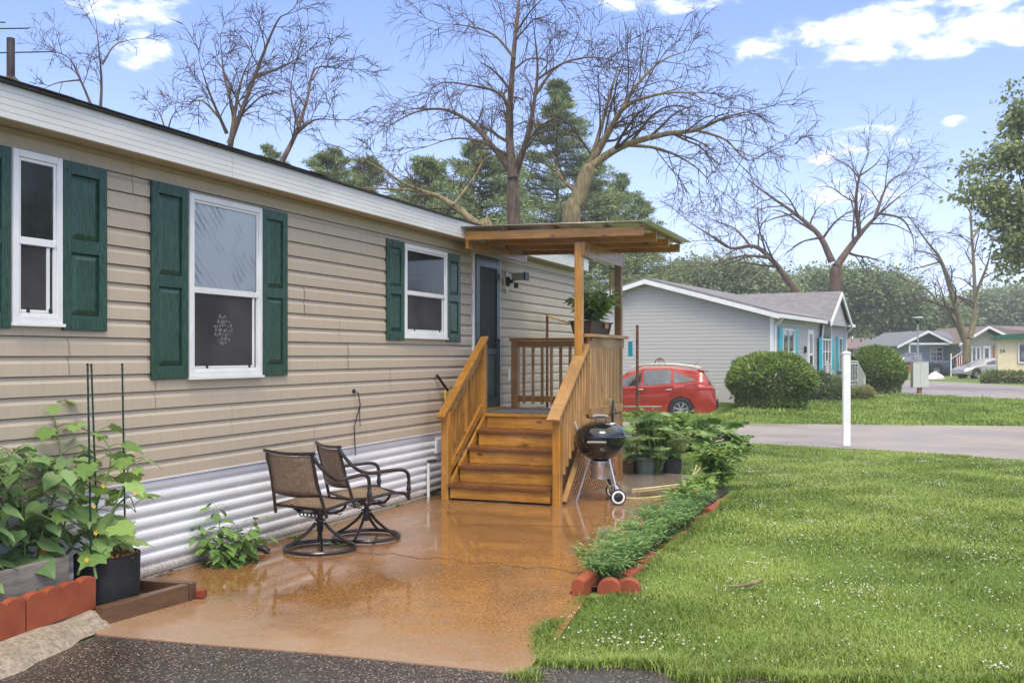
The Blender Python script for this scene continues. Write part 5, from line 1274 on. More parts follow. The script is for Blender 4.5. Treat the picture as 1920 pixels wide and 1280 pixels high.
# ------------------------------------------------------------------ vehicles
def interp(pts, x):
    for (a, b) in zip(pts[:-1], pts[1:]):
        if x <= b[0]: f = (x - a[0]) / (b[0] - a[0]); f = f * f * (3 - 2 * f) * .35 + f * .65; return a[1] + (b[1] - a[1]) * f
    return pts[-1][1]
def vehicle(name, label, cat, loc, rotz, paint, Lc, hw, roof, belt, glass_x, wheels, wr, group=None, pillars=(), bed=None, rails=False, hood_end=1.3):
    """local x runs from the nose (0) to the tail (Lc); y is across; built from cross-sections with cut wheel arches"""
    t = thing(name, label, cat, loc, rotz, group, world=False)
    N_ = int(Lc / .045); xs = [Lc * i / N_ for i in range(N_ + 1)]; mb = MB(); rings = []
    for x in xs:
        zt = interp(roof, x); zb = min(interp(belt, x), zt - .01); e = min(x, Lc - x); w = hw * (1 - .16 * max(0, 1 - e / .55) ** 2.0)
        z0 = .24 + .10 * max(0, 1 - e / .4) ** 2
        za = z0
        for xc in wheels:
            q = (wr + .055) ** 2 - (x - xc) ** 2
            if q > 0: za = max(za, wr + math.sqrt(q))
        zs = min(za + .12, zb - .06)
        tumb = .20 * min(1, max(0, (zt - zb) / .45))
        ring = [(0, z0), (w * .80, z0), (w * .80, za), (w * .965, za), (w * .995, max(zs, za + .01)), (w, max((zs + zb) / 2, za + .02)), (w * .985, zb - .03), (w * .955, zb),
                (w * (.955 - tumb * .55), zb + (zt - zb) * .55), (w * (.95 - tumb), zt - (zt - zb) * .10), (w * (.86 - tumb), zt - .012), (w * .45, zt + .012), (0, zt + .016)]
        rings.append(ring)
    k = len(rings[0])
    for x, ring in zip(xs, rings):
        mb.v += [(x, -p[0], p[1]) for p in ring] + [(x, p[0], p[1]) for p in ring]
    for i in range(N_):
        for s in (0, 1):
            for j in range(k - 1):
                a = i * 2 * k + s * k + j; f = (a, a + 1, a + 2 * k + 1, a + 2 * k); mb.f.append(f)
    for i in (0, N_):
        mb.f.append(tuple(i * 2 * k + j for j in range(k)) + tuple(i * 2 * k + k + j for j in reversed(range(k))))
    body = mb.build('body', paint, t, True, ang=35)
    def side(x, f):
        """point on the flank between belt (f=0) and roof rail (f=1)"""
        zt = interp(roof, x); zb = min(interp(belt, x), zt - .01); e = min(x, Lc - x); w = hw * (1 - .16 * max(0, 1 - e / .55) ** 2.0); tumb = .20 * min(1, max(0, (zt - zb) / .45))
        if f <= .6: g = f / .6; y = w * (.955 - tumb * .55 * g); z = zb + (zt - zb) * .55 * g
        else: g = (f - .6) / .4; y = w * (.955 - tumb * .55 - (tumb * .45 + .005) * g); z = zb + (zt - zb) * (.55 + .35 * g)
        return y, z
    for (x0, x1, lo, hi0, hi1) in glass_x:                       # side windows: spans with their own upper limits
        for s in (-1, 1):
            g = MB(); n = 10
            for i in range(n + 1):
                x = x0 + (x1 - x0) * i / n; hi = hi0 + (hi1 - hi0) * i / n
                for f in (lo, (lo + hi) / 2, hi):
                    y, z = side(x, f); g.v.append((x, s * (y + .006), z))
            for i in range(n):
                for j in range(2): a = i * 3 + j; g.f.append((a, a + 1, a + 4, a + 3))
            g.build('side_window', M['glass_car'] if False else M['carpane'], t, True)
    for xc in wheels:
        for s in (-1, 1):
            y = s * (hw - .115)
            w_ = MB().lathe([(wr * .62, -.10), (wr * .9, -.11), (wr, -.085), (wr, .085), (wr * .9, .11), (wr * .62, .10)], 28, (xc, y, wr), 'Y').build('wheel', M['rubber'], t, True)
            r_ = MB().lathe([(.0, .07), (wr * .16, .075), (wr * .18, .055), (wr * .6, .04), (wr * .64, .10), (wr * .60, .105)] if s > 0 else [(.0, -.07), (wr * .16, -.075), (wr * .18, -.055), (wr * .6, -.04), (wr * .64, -.10), (wr * .60, -.105)], 24, (xc, y, wr), 'Y')
            r_.build('rim', M['black'], w_, True)
            sp_ = MB()
            for q in range(7):
                a = q * 2 * math.pi / 7 + .2
                for da in (-.13, .13): sp_.bar((xc + wr * .12 * math.cos(a), y + s * .082, wr + wr * .12 * math.sin(a)), (xc + wr * .62 * math.cos(a + da), y + s * .096, wr + wr * .62 * math.sin(a + da)), .028, .02, (0, 1, 0))
            sp_.lathe([(wr * .58, s * .09), (wr * .645, s * .108), (wr * .66, s * .10)], 24, (xc, y, wr), 'Y')
            sp_.lathe([(.0, s * .10), (wr * .15, s * .098), (wr * .17, s * .08)], 16, (xc, y, wr), 'Y')
            sp_.build('spokes', M['alu'], w_, True)
            MB().lathe([(wr + .05, s * .0), (wr + .05, -s * .25)], 24, (xc, s * hw * .93, wr), 'Y').build('wheel_well', M['black'], t)
    return t, side
t = NT('tinted_car_glass'); n_ = t.noise(t.co(), 1.5, 3); t.set(col=t.ramp(n_, [(.35, (.03, .034, .033)), (.65, (.12, .13, .125))]), rough=.04, spec=.9, coat=.6); M['carpane'] = t.m
# red crossover: tail toward the right, nose hidden by the porch
cr = D(1277, 665, 30.0); cl_ = 4.65
cdir = R(188)                                                      # heading of the nose
nose = Vector((math.cos(cdir), math.sin(cdir), 0)); left = Vector((-nose.y, nose.x, 0))
# local +x runs nose->tail, so it points along -nose ; near flank faces the camera
orig = Vector((cr.x, cr.y, 0)) + nose * 3.62 - Vector((0, 0, 0)) + left * .0
rotc = math.atan2(-nose.y, -nose.x)
side_n = Vector((math.sin(rotc), -math.cos(rotc), 0))              # local -y in world
orig = orig - side_n * .80
suv_roof = [(0, .62), (.08, .80), (.5, .93), (1.15, 1.02), (1.45, 1.10), (2.05, 1.50), (2.5, 1.63), (3.2, 1.645), (3.9, 1.57), (4.25, 1.47), (4.38, 1.30), (4.52, 1.02), (4.62, .92), (4.65, .62)]
suv_belt = [(0, .60), (.5, .88), (1.3, .98), (2.5, 1.03), (3.6, 1.11), (4.2, 1.20), (4.4, 1.15), (4.65, .6)]
suv, side = vehicle('parked_car', 'red crossover car parked before the grey gable wall', 'car', (orig.x, orig.y, -.31), rotc, M['carred'], cl_, .90, suv_roof, suv_belt,
        [(1.62, 2.42, .06, .50, .86), (2.50, 3.32, .06, .90, .88), (3.40, 4.02, .10, .82, .30)], (.93, 3.62), .345)
MB().prism([(4.27, 1.42), (4.40, 1.24), (4.52, 1.05), (4.535, 1.06), (4.415, 1.255), (4.285, 1.435)], 'Y', -.60, .60).build('rear_window', M['carpane'], suv)
MB().bar((4.10, 0, 1.535), (4.42, 0, 1.475), 1.15, .035).build('spoiler', M['carred'], suv, bevel=.01)
for s in (-1, 1):
    MB().tube(smooth([(2.1, s * .60, 1.60), (2.5, s * .62, 1.69), (3.3, s * .62, 1.70), (4.0, s * .60, 1.62), (4.15, s * .59, 1.56)], 5), .022, 6).build('roof_rail', M['chrome'], suv, True)
    mb = MB()
    for i in range(9):
        f = i / 8; x = 4.12 + f * .42; mb.v += [(x, s * (.905 - .09 * f ** 2), .93 + .02 * f), (x, s * (.895 - .13 * f ** 2), 1.12 - .06 * f)]
    mb.f += [(2 * i, 2 * i + 1, 2 * i + 3, 2 * i + 2) for i in range(8)]
    o = mb.build('tail_light', M['taillight'], suv, True); o.modifiers.new('thick', 'SOLIDIFY').thickness = .03
    MB().lathe([(.0, .02), (.05, .0)], 10, (4.50, s * .80, 1.04), 'X').build('reverse_lens', M['lens'], suv)
    for x in (2.30, 3.16):
        y, z = .905, .93
        MB().tube(smooth([(x, s * .89, z), (x + .03, s * .925, z + .005), (x + .17, s * .925, z + .01), (x + .20, s * .89, z + .01)], 4), .016, 6).build('door_handle', M['chrome'], suv, True)
    MB().bar((1.45, s * .895, .42), (3.05, s * .895, .42), .02, .05).build('side_moulding', M['chrome'], suv, bevel=.006)
    for x in (2.46, 3.36): MB().bar((x, s * .908, .45), (x + .03, s * .90, 1.05), .004, .008, (0, 1, 0)).build('door_gap', M['black'], suv)
MB().box(4.60, 4.68, -.70, .70, .34, .62).build('rear_bumper', M['black'], suv, bevel=.03)
MB().box(4.645, 4.66, -.26, .26, .74, .88).build('number_plate', M['white'], suv)
MB().tube([(3.95, 0, 1.60), (4.15, 0, 1.86)], .006, 5).build('antenna', M['black'], suv)
# silver sedan and dark pickup far away
sed_roof = [(0, .55), (.1, .72), (.9, .90), (1.25, .98), (2.0, 1.36), (2.7, 1.43), (3.3, 1.38), (4.05, 1.08), (4.6, 1.02), (4.75, .6)]
sed_belt = [(0, .53), (.9, .84), (1.3, .92), (3.5, .98), (4.3, 1.0), (4.75, .58)]
c = G(1796, 709); vehicle('parked_car', 'silver sedan parked beside the far tree trunk', 'car', (c.x, c.y, 0), YAW + R(12), M['carsilver'], 4.75, .88, sed_roof, sed_belt, [(1.72, 2.55, .08, .6, .9), (2.63, 3.5, .08, .9, .55)], (.9, 3.7), .33)
pk_roof = [(0, .8), (.1, 1.05), (1.2, 1.12), (1.5, 1.2), (2.1, 1.78), (2.6, 1.85), (3.35, 1.80), (3.55, 1.25), (3.6, 1.20), (5.5, 1.20), (5.6, .8)]
pk_belt = [(0, .78), (1.4, 1.10), (3.4, 1.14), (3.6, 1.12), (5.5, 1.12), (5.6, .78)]
c = G(1645, 704); vehicle('pickup_truck', 'dark navy pickup truck half hidden by the far evergreen bush', 'truck', (c.x, c.y, 0), YAW + R(0), M['carblue'], 5.6, .95, pk_roof, pk_belt, [(1.8, 2.55, .08, .6, .9), (2.63, 3.3, .08, .9, .9)], (1.0, 4.4), .38)

# ------------------------------------------------------------------ bushes
def bush(name, label, base, rx, ry, h, n, m, leaf, lumps=60, seed=1, group=None, flat=.45):
    g = np.random.default_rng(seed); t = thing(name, label, 'bush', tuple(base), 0, group)
    # lumpy surface: sum of sprays on an uneven dome
    C = g.normal(size=(lumps, 3)); C /= np.linalg.norm(C, axis=1, keepdims=True); C[:, 2] = C[:, 2] * .9 + .1
    amp = g.uniform(.03, .17, lumps)
    d = g.normal(size=(n, 3)); d /= np.linalg.norm(d, axis=1, keepdims=True); d[:, 2] = np.where(d[:, 2] < -.75, -d[:, 2], d[:, 2])
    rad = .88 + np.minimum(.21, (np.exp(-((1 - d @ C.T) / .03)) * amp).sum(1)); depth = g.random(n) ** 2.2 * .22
    R_ = (rad - depth)[:, None]; hz = np.sqrt(d[:, 0] ** 2 + d[:, 1] ** 2) + 1e-6; low = np.where(d[:, 2] < 0, np.maximum(hz, .93) / hz, 1.0); d[:, 0] *= low; d[:, 1] *= low
    P = np.stack([d[:, 0] * rx, d[:, 1] * ry, h * flat + d[:, 2] * h * np.where(d[:, 2] > 0, 1 - flat, flat)], 1) * np.concatenate([R_, R_, R_], 1)
    P[:, 2] = np.maximum(P[:, 2], .03)
    P += np.array([base[0], base[1], base[2]])
    Dd = d + g.normal(size=(n, 3)) * .45; Dd[:, 2] += .35
    L = leaf * g.uniform(.6, 1.3, n)
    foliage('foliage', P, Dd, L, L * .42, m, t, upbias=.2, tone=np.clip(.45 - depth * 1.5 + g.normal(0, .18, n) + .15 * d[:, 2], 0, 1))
    mb = MB()
    for k in range(7):
        a = k * .9; mb.tube([(base[0], base[1], base[2]), (base[0] + rx * .4 * math.cos(a), base[1] + ry * .4 * math.sin(a), base[2] + h * .55)], [.05, .015], 5)
    mb.build('branches', M['bark'], t, True); return t
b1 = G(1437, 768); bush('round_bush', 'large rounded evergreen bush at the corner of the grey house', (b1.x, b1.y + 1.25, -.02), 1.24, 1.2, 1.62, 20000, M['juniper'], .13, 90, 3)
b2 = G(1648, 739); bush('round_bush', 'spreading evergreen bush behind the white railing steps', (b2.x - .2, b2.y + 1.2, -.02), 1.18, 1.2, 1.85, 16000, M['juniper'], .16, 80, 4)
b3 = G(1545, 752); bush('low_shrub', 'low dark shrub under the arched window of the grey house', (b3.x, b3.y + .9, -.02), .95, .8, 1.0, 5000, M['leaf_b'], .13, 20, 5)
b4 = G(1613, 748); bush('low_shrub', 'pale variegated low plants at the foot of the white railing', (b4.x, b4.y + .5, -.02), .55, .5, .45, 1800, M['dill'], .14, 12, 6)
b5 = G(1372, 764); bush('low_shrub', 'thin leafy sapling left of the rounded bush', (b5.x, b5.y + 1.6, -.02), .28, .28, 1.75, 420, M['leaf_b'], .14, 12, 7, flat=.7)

# ------------------------------------------------------------------ post, utility box, lamp
wp = thing('white_post', 'tall square white vinyl post standing in the lawn by the road', 'post', tuple(G(1587, 836)), R(14), world=False)
MB().box(-.064, .064, -.064, .064, 0, 1.70).build('shaft', M['white'], wp, bevel=.008)
mb = MB(); mb.add([(-.074, -.074, 1.70), (.074, -.074, 1.70), (.074, .074, 1.70), (-.074, .074, 1.70), (-.074, -.074, 1.722), (.074, -.074, 1.722), (.074, .074, 1.722), (-.074, .074, 1.722), (0, 0, 1.752)],
                  [(0, 3, 2, 1), (0, 1, 5, 4), (1, 2, 6, 5), (2, 3, 7, 6), (3, 0, 4, 7), (4, 5, 8), (5, 6, 8), (6, 7, 8), (7, 4, 8)]); mb.build('cap', M['white'], wp)
ub = thing('utility_box', 'pale green metal utility box on a short wooden post', 'utility box', tuple(G(1724, 737)), YAW, world=False)
MB().box(-.09, .09, -.06, .06, 0, .30).build('post', M['olddeck'][2], ub)
MB().box(-.335, .335, -.16, .16, .25, 1.36).build('cabinet', M['utility'], ub, bevel=.015)
MB().box(-.02, .335, -.175, -.161, .26, 1.34).build('cabinet_door', M['utility'], ub, bevel=.006); MB().box(-.35, .35, -.18, .18, 1.361, 1.385).build('lid', M['utility'], ub, bevel=.005)
q = G(1721, 722); sl2 = thing('street_lamp', 'slim grey lamp post with a flat head beside the far road', 'street lamp', (q.x, q.y, 0), YAW, world=False)
dl = (q - CAM).dot(FW); H_ = 1.68 + (665 - 594) * dl / FPX
MB().tube([(0, 0, 0), (0, 0, H_ - .35)], [.06, .045], 8).build('pole', M['greyplastic'], sl2, True)
MB().lathe([(.05, -.4), (.09, -.3), (.16, -.22), (.13, -.20)], 12, (0, 0, H_)).build('neck', M['black'], sl2, True)
MB().box(-.25, .25, -.16, .16, H_ - .08, H_).build('lamp_head', M['alu'], sl2, bevel=.03)
for s in (-1, 1): MB().tube([(s * .1, 0, H_ - .25), (s * .18, 0, H_ - .07)], .015, 5).build('bracket', M['black'], sl2)

# ------------------------------------------------------------------ far houses (local: x right, -y toward the camera)
def froot(name, label, px, py): 
    c = G(px, py); t = thing(name, label, 'house', (c.x, c.y, 0), YAW, world=False); return t, (c - CAM).dot(FW)
def flat_window(root, x0, x1, z0, z1, y, cols=1, rows=2):
    f = MB(); T = .09
    for q in ((x0, x0 + T, z0, z1), (x1 - T, x1, z0, z1), (x0 + T, x1 - T, z0, z0 + T), (x0 + T, x1 - T, z1 - T, z1)): f.box(q[0], q[1], y - .07, y, q[2], q[3])
    w = f.build('window', M['white'], root); MB().box(x0 + T, x1 - T, y - .03, y, z0 + T, z1 - T).build('pane', M['farpane'], w)
    for k in range(1, rows): zz = z0 + (z1 - z0) * k / rows; MB().box(x0 + T, x1 - T, y - .055, y - .031, zz - .04, zz + .04).build('muntin', M['white'], w)
    for k in range(1, cols): xx = x0 + (x1 - x0) * k / cols; MB().box(xx - .06, xx + .06, y - .058, y - .031, z0 + T, z1 - T).build('muntin', M['white'], w)
    return w
# cream long house with maroon shutters
hA, dA = froot('far_house', 'long cream house with brown roof and maroon shutters in the distance', 1640, 690)
kA = dA / FPX; X = lambda px: (px - 1640) * kA; Z = lambda py: 1.68 + (665 - py) * kA
MB().box(X(1560), X(1705), 0, 7, 0, Z(654)).build('wall', M['cream2'], hA)
MB().prism([(-.5, Z(655)), (3.5, Z(633)), (7.5, Z(655)), (7.5, Z(656)), (-.5, Z(656))], 'X', X(1556), X(1708)).build('roof', M['shingle_brown'], hA)
MB().box(X(1556), X(1708), -.55, -.45, Z(657), Z(653)).build('fascia', M['shingle_brown'], hA)
for (a, b) in ((1643, 1663), (1600, 1612)):
    flat_window(hA, X(a), X(b), Z(676), Z(657), -.01, 2, 2)
    for (c, d) in ((a - 6, a - 1), (b + 1, b + 6)): MB().box(X(c), X(d), -.07, -.01, Z(675), Z(656)).build('shutter', M['maroon'], hA)
MB().box(X(1680), X(1682), -2.2, -2.0, 0, Z(650)).build('porch_post', M['shingle_brown'], hA)
# blue-grey gabled house
hB, dB = froot('far_house', 'blue-grey house with white gable trim and slate roof in the distance', 1735, 701)
kB = dB / FPX; X = lambda px: (px - 1735) * kB; Z = lambda py: 1.68 + (665 - py) * kB
MB().box(X(1697), X(1778), 0, 8, 0, Z(644)).build('wall', M['siding_blue'], hB)
MB().prism([(X(1697), Z(644)), (X(1778), Z(644)), (X(1725), Z(624))], 'Y', -.0, .3).build('gable_panel', M['siding_blue'], hB)
MB().box(X(1690), X(1772), -1.8, -1.6, Z(646.5), Z(643)).build('porch_beam', M['white'], hB)
for (a, za, b, zb) in ((1668, 649, 1725, 620.5), (1725, 620.5, 1774, 645)):
    mb = MB(); mb.prism([(X(a), Z(za)), (X(b), Z(zb)), (X(b), Z(zb + 4)), (X(a), Z(za + 4))], 'Y', -1.9, -1.7); mb.build('rake_board', M['white'], hB)
    mb = MB(); mb.prism([(X(a), Z(za - .5)), (X(b), Z(zb - .5)), (X(b), Z(zb + 1)), (X(a), Z(za + 1))], 'Y', -1.69, 8.3); mb.build('roof', M['shingle_blue'], hB)
mb = MB(); mb.add([(X(1725), -1.5, Z(620.5)), (X(1801), 3, Z(620.5)), (X(1801), -1.0, Z(643)), (X(1774), -1.5, Z(644))], [(0, 1, 2, 3)]); mb.build('side_roof', M['shingle_blue'], hB)
flat_window(hB, X(1743), X(1768), Z(677), Z(650), -.02, 2, 3)
MB().box(X(1690), X(1692), -1.75, -1.6, 0, Z(646)).build('porch_post', M['white'], hB); MB().box(X(1778), X(1780), -.1, .0, 0, Z(644)).build('corner_trim', M['white'], hB)
stB = thing('far_steps', 'black railed steps in front of the blue-grey house', 'steps', tuple(G(1755, 703)), YAW, world=False)
for k in range(4): MB().box(-.5, .9, -2.4 + k * .3, -2.1 + k * .3, 0, .2 + k * .2).build('step', M['shingle_dark'], stB)
for x in (-.5, .9):
    MB().bar((x, -2.5, .95), (x, -1.0, 1.85), .06, .06).build('handrail', M['black'], stB)
    for k in range(5): MB().bar((x, -2.4 + k * .33, .1 + k * .2), (x, -2.4 + k * .33, 1.0 + k * .2), .04, .04, (0, 1, 0)).build('baluster', M['black'], stB)
# tan gabled house
hC, dC = froot('far_house', 'tan gabled house with white door behind the far tree trunk', 1840, 702)
kC = dC / FPX; X = lambda px: (px - 1840) * kC; Z = lambda py: 1.68 + (665 - py) * kC
MB().box(X(1800), X(1875), 0, 9, 0, Z(641)).build('wall', M['siding_tan2'], hC)
MB().prism([(X(1797), Z(641)), (X(1882), Z(641)), (X(1843), Z(616))], 'Y', -.02, .3).build('gable_panel', M['siding_tan2'], hC)
for (a, za, b, zb) in ((1788, 645, 1843, 612), (1843, 612, 1886, 633)):
    mb = MB(); mb.prism([(X(a), Z(za)), (X(b), Z(zb)), (X(b), Z(zb + 4)), (X(a), Z(za + 4))], 'Y', -1.2, -1.0); mb.build('rake_board', M['white'], hC)
    mb = MB(); mb.prism([(X(a), Z(za - .5)), (X(b), Z(zb - .5)), (X(b), Z(zb + 1)), (X(a), Z(za + 1))], 'Y', -.99, 9.0); mb.build('roof', M['shingle_brown'], hC)
mb = MB(); mb.add([(X(1846), -.9, Z(611)), (X(1990), 5, Z(609)), (X(1990), -.5, Z(632)), (X(1886), -.9, Z(632.5))], [(0, 1, 2, 3)]); mb.build('side_roof', M['shingle_brown'], hC)
MB().box(X(1886), X(1990), -.2, 8, 0, Z(632)).build('side_wall', M['siding_tan2'], hC)
MB().box(X(1863), X(1870), 1.0, 1.6, Z(611.5), Z(608.5)).build('roof_vent', M['shingle_brown'], hC)
flat_window(hC, X(1814), X(1838), Z(680), Z(650), -.02, 3, 1)
dC_ = MB().box(X(1843), X(1857), -.08, -.02, Z(688), Z(648)).build('front_door', M['white'], hC); MB().box(X(1846), X(1853), -.10, -.081, Z(676), Z(653)).build('pane', M['farpane'], dC_)
MB().box(X(1862), X(1868), -.07, -.02, Z(680), Z(648)).build('side_panel', M['wood'][2], hC); flat_window(hC, X(1866), X(1874), Z(675), Z(650), -.02)
# cream house with green roof edge
hD, dD = froot('far_house', 'pale yellow house with dark green roof edge at right picture edge', 1871, 715)
hD.rotation_euler = (0, 0, YAW - R(25)); kD = dD / FPX * 1.12; X = lambda px: (px - 1871) * kD; Z = lambda py: 1.68 + (665 - py) * kD
MB().box(0, X(2050), 0, 6, .25, Z(638)).build('wall', M['cream'], hD); MB().box(.05, X(2050), .05, 6, 0, .25).build('skirting', M['shingle_dark'], hD)
mb = MB(); mb.prism([(X(1863), Z(639)), (X(2060), Z(638)), (X(2060), Z(629)), (X(1900), Z(630)), (X(1872), Z(632)), (X(1863), Z(634.5))], 'Y', -.5, 6.5); mb.build('roof', M['green_roof'], hD)
flat_window(hD, X(1901), X(1935), Z(679), Z(645), -.02, 2, 1)
MB().box(X(1915), X(1921), -.1, -.06, Z(659), Z(648)).build('blue_sign', M['blueplastic'], hD)
cu = bpy.data.curves.new('house_number', 'FONT'); cu.body = '54'; cu.size = .30; cu.extrude = .01; cu.align_x = 'CENTER'
no_ = bpy.data.objects.new('house_number', cu); col.objects.link(no_); no_.parent = hD; no_.location = (X(1878), -.02, Z(661.5)); no_.rotation_euler = (R(90), 0, 0); cu.materials.append(M['black'])
dg = bpy.context.evaluated_depsgraph_get(); me_ = bpy.data.meshes.new_from_object(no_.evaluated_get(dg)); loc_, rot_ = no_.location.copy(), no_.rotation_euler.copy(); bpy.data.objects.remove(no_)
no_ = link('house_number', me_, M['black'], hD); no_.location = loc_; no_.rotation_euler = rot_
# small things in front of the far houses
fl = thing('draped_flag', 'striped flag hanging in front of the tan house', 'flag', tuple(G(1792, 706)), YAW, world=False)
k9 = (G(1792, 706) - CAM).dot(FW) / FPX
MB().tube([(-.35, 0, 0), (-.35, 0, 36 * k9 + .3)], .05, 6).build('pole', M['white'], fl); MB().tube([(-.35, 0, 33 * k9), (.35, -.3, 42 * k9 + .2)], .03, 6).build('staff', M['white'], fl)
fx = lambda i: .0 + i * .085
for i in range(7):
    mb = MB(); zt_, zb_ = 1.68 + (665 - 652 - i * .4) * k9, 1.68 + (665 - 690 + i * 1.1) * k9
    mb.bar((fx(i), -.1 + .05 * (i % 2), zb_), (fx(i), -.1 + .05 * (i % 2), zt_ - (.5 if i > 2 else 0)), .08, .03, (0, 1, 0)); mb.build('stripe', M['redpaint'] if i % 2 == 0 else M['white'], fl)
MB().box(-.05, .30, -.19, -.15, 1.68 + (665 - 661) * k9, 1.68 + (665 - 651) * k9).build('canton', M['carblue'], fl)
for (px, lb) in ((1694, 'left of the two orange flower tubs by the far road'), (1705, 'right of the two orange flower tubs by the far road')):
    c = G(px, 708); t = thing('flower_tub', lb, 'flower pot', tuple(c), 0, 'orange flower tubs'); 
    MB().lathe([(.0, 0), (.22, 0), (.3, .4), (.33, .42), (.28, .40)], 14, tuple(c)).build('tub', M['cream2'], t, True)
    g = RN.normal(size=(160, 3)) * [.22, .22, .13] + [c.x, c.y, .58]; foliage('blooms', g, unit(160), .14, .12, M['petal_attr'] if 'petal_attr' in M else M['petal_o'], t)
rk = thing('white_rock', 'large whitish boulder on the grass before the far steps', 'rock', tuple(G(1754, 711)), YAW, world=False)
mb = MB(); rr = random.Random(4); prof = []
for i in range(6):
    for j in range(12):
        a = j * math.pi / 6; f = math.cos(math.pi / 2 * i / 5.4); q = 1 + rr.uniform(-.1, .1); mb.v.append((.62 * f * q * math.cos(a), .4 * f * q * math.sin(a), .02 + .5 * (i / 5.0) * q))
mb.f += [(i * 12 + j, i * 12 + (j + 1) % 12, (i + 1) * 12 + (j + 1) % 12, (i + 1) * 12 + j) for i in range(5) for j in range(12)] + [tuple(60 + j for j in range(12))]
mb.build('stone', M['white'], rk, True, ang=80)
for (px, py, n, lb) in ((1898, 718, 700, 'leafy hosta border along the pale yellow house'), (1770, 702, 250, 'mixed green plants beside the black railed steps')):
    c = G(px, py); bush('border_plants', lb, (c.x, c.y, 0), 1.9 if px > 1800 else 1.0, .5, .7, n * 3, M['leaf_a'], .22, 18, px)

# ------------------------------------------------------------------ bare trees
class Limbs:
    """collects tapered branch tubes as arrays; fast for tens of thousands of twigs"""
    def __init__(s): s.V = []; s.F = []; s.n = 0
    def tube(s, pts, rad, k=4):
        P = np.array([tuple(p) for p in pts]); T = np.gradient(P, axis=0); T /= (np.linalg.norm(T, axis=1, keepdims=True) + 1e-9)
        ref = np.array([.31, .17, .93]) if abs(T[0, 2]) < .9 else np.array([1., .1, 0]); A = np.cross(T, ref); A /= (np.linalg.norm(A, axis=1, keepdims=True) + 1e-9); B = np.cross(T, A)
        an = np.arange(k) * 2 * np.pi / k; r = np.asarray(rad)[:, None, None]
        V = P[:, None, :] + r * (A[:, None, :] * np.cos(an)[None, :, None] + B[:, None, :] * np.sin(an)[None, :, None])
        m = len(P); s.V.append(V.reshape(-1, 3)); i = np.arange(m - 1)[:, None] * k; j = np.arange(k)[None, :]
        F = np.stack([i + j, i + (j + 1) % k, i + k + (j + 1) % k, i + k + j], -1).reshape(-1, 4) + s.n
        s.F.append(F); s.n += m * k
    def build(s, name, m, parent, smooth=True): return np_obj(name, np.concatenate(s.V), np.concatenate(s.F), m, parent, None, smooth)
def grow(L, p, d, length, r, lvl, rg, prm):
    """one branch and its twigs; prm: droop, wander, split angle, counts per level"""
    n = 6 if lvl <= 1 else 4; pts = [p.copy()]; q = p.copy(); dd = d.normalized()
    for i in range(n):
        f = (i + 1) / n
        dd = dd + Vector((rg.gauss(0, 1), rg.gauss(0, 1), rg.gauss(0, 1))) * prm['wander'] + Vector((0, 0, prm['lift'] * (1 - f) - prm['droop'] * f))
        dd.normalize(); q = q + dd * (length / n); pts.append(q.copy())
    L.tube(pts, [r * (1 - .65 * i / n) for i in range(n + 1)], 5 if r > .03 else 3)
    if lvl >= prm['levels']: return
    for k in range(prm['n'][min(lvl, len(prm['n']) - 1)]):
        t = rg.uniform(.18, 1.0); i = min(n - 1, int(t * n)); b = pts[i].lerp(pts[i + 1], t * n - i); dr = (pts[i + 1] - pts[i]).normalized()
        ax = dr.orthogonal().normalized(); ax.rotate(Quaternion(dr, rg.uniform(0, 6.283))); nd = dr.copy(); nd.rotate(Quaternion(ax, R(rg.uniform(*prm['ang']))))
        grow(L, b, nd, length * rg.uniform(.42, .72) * (1.15 - .4 * t), max(prm['rmin'], r * (1 - .6 * t) * rg.uniform(.4, .6)), lvl + 1, rg, prm)
PRM = dict(droop=.10, lift=.10, wander=.10, ang=(25, 62), n=(9, 6, 3), levels=3, rmin=.0085)
def limb(L, px_pts, depth, dd, r0, r1, rg, prm, every=.55, ln=1.7, start=.15):
    """main limb through picture-traced points at its own depth (dd: depth drift along it), with side branches"""
    n = len(px_pts); P = [D(a, b, depth + dd * (i / max(1, n - 1)) + rg.uniform(-.15, .15)) for i, (a, b) in enumerate(px_pts)]
    S = [Vector(p) for p in smooth([tuple(p) for p in P], 5)]; m = len(S)
    r0 *= .88; r1 *= .7; rad = [r0 + (r1 - r0) * (i / (m - 1)) ** .8 for i in range(m)]
    (prm.get('main') or L).tube(S, rad, 8)
    acc = 0.0; tot = sum((b - a).length for a, b in zip(S[:-1], S[1:])); run = 0.0
    for i in range(1, m):
        seg = (S[i] - S[i - 1]); acc += seg.length; run += seg.length
        if run / tot < start: continue
        while acc > every:
            acc -= every; dr = seg.normalized(); ax = dr.orthogonal().normalized(); ax.rotate(Quaternion(dr, rg.uniform(0, 6.283))); nd = dr.copy(); nd.rotate(Quaternion(ax, R(rg.uniform(28, 65))))
            grow(L, S[i].copy(), nd, ln * rg.uniform(.6, 1.15) * (1.1 - .45 * run / tot), rad[i] * .5 if rad[i] * .5 > .012 else .012, 1, rg, prm)
    grow(L, S[-1], (S[-1] - S[-2]), ln * .8, max(r1, .012), 1, rg, prm)
    return S
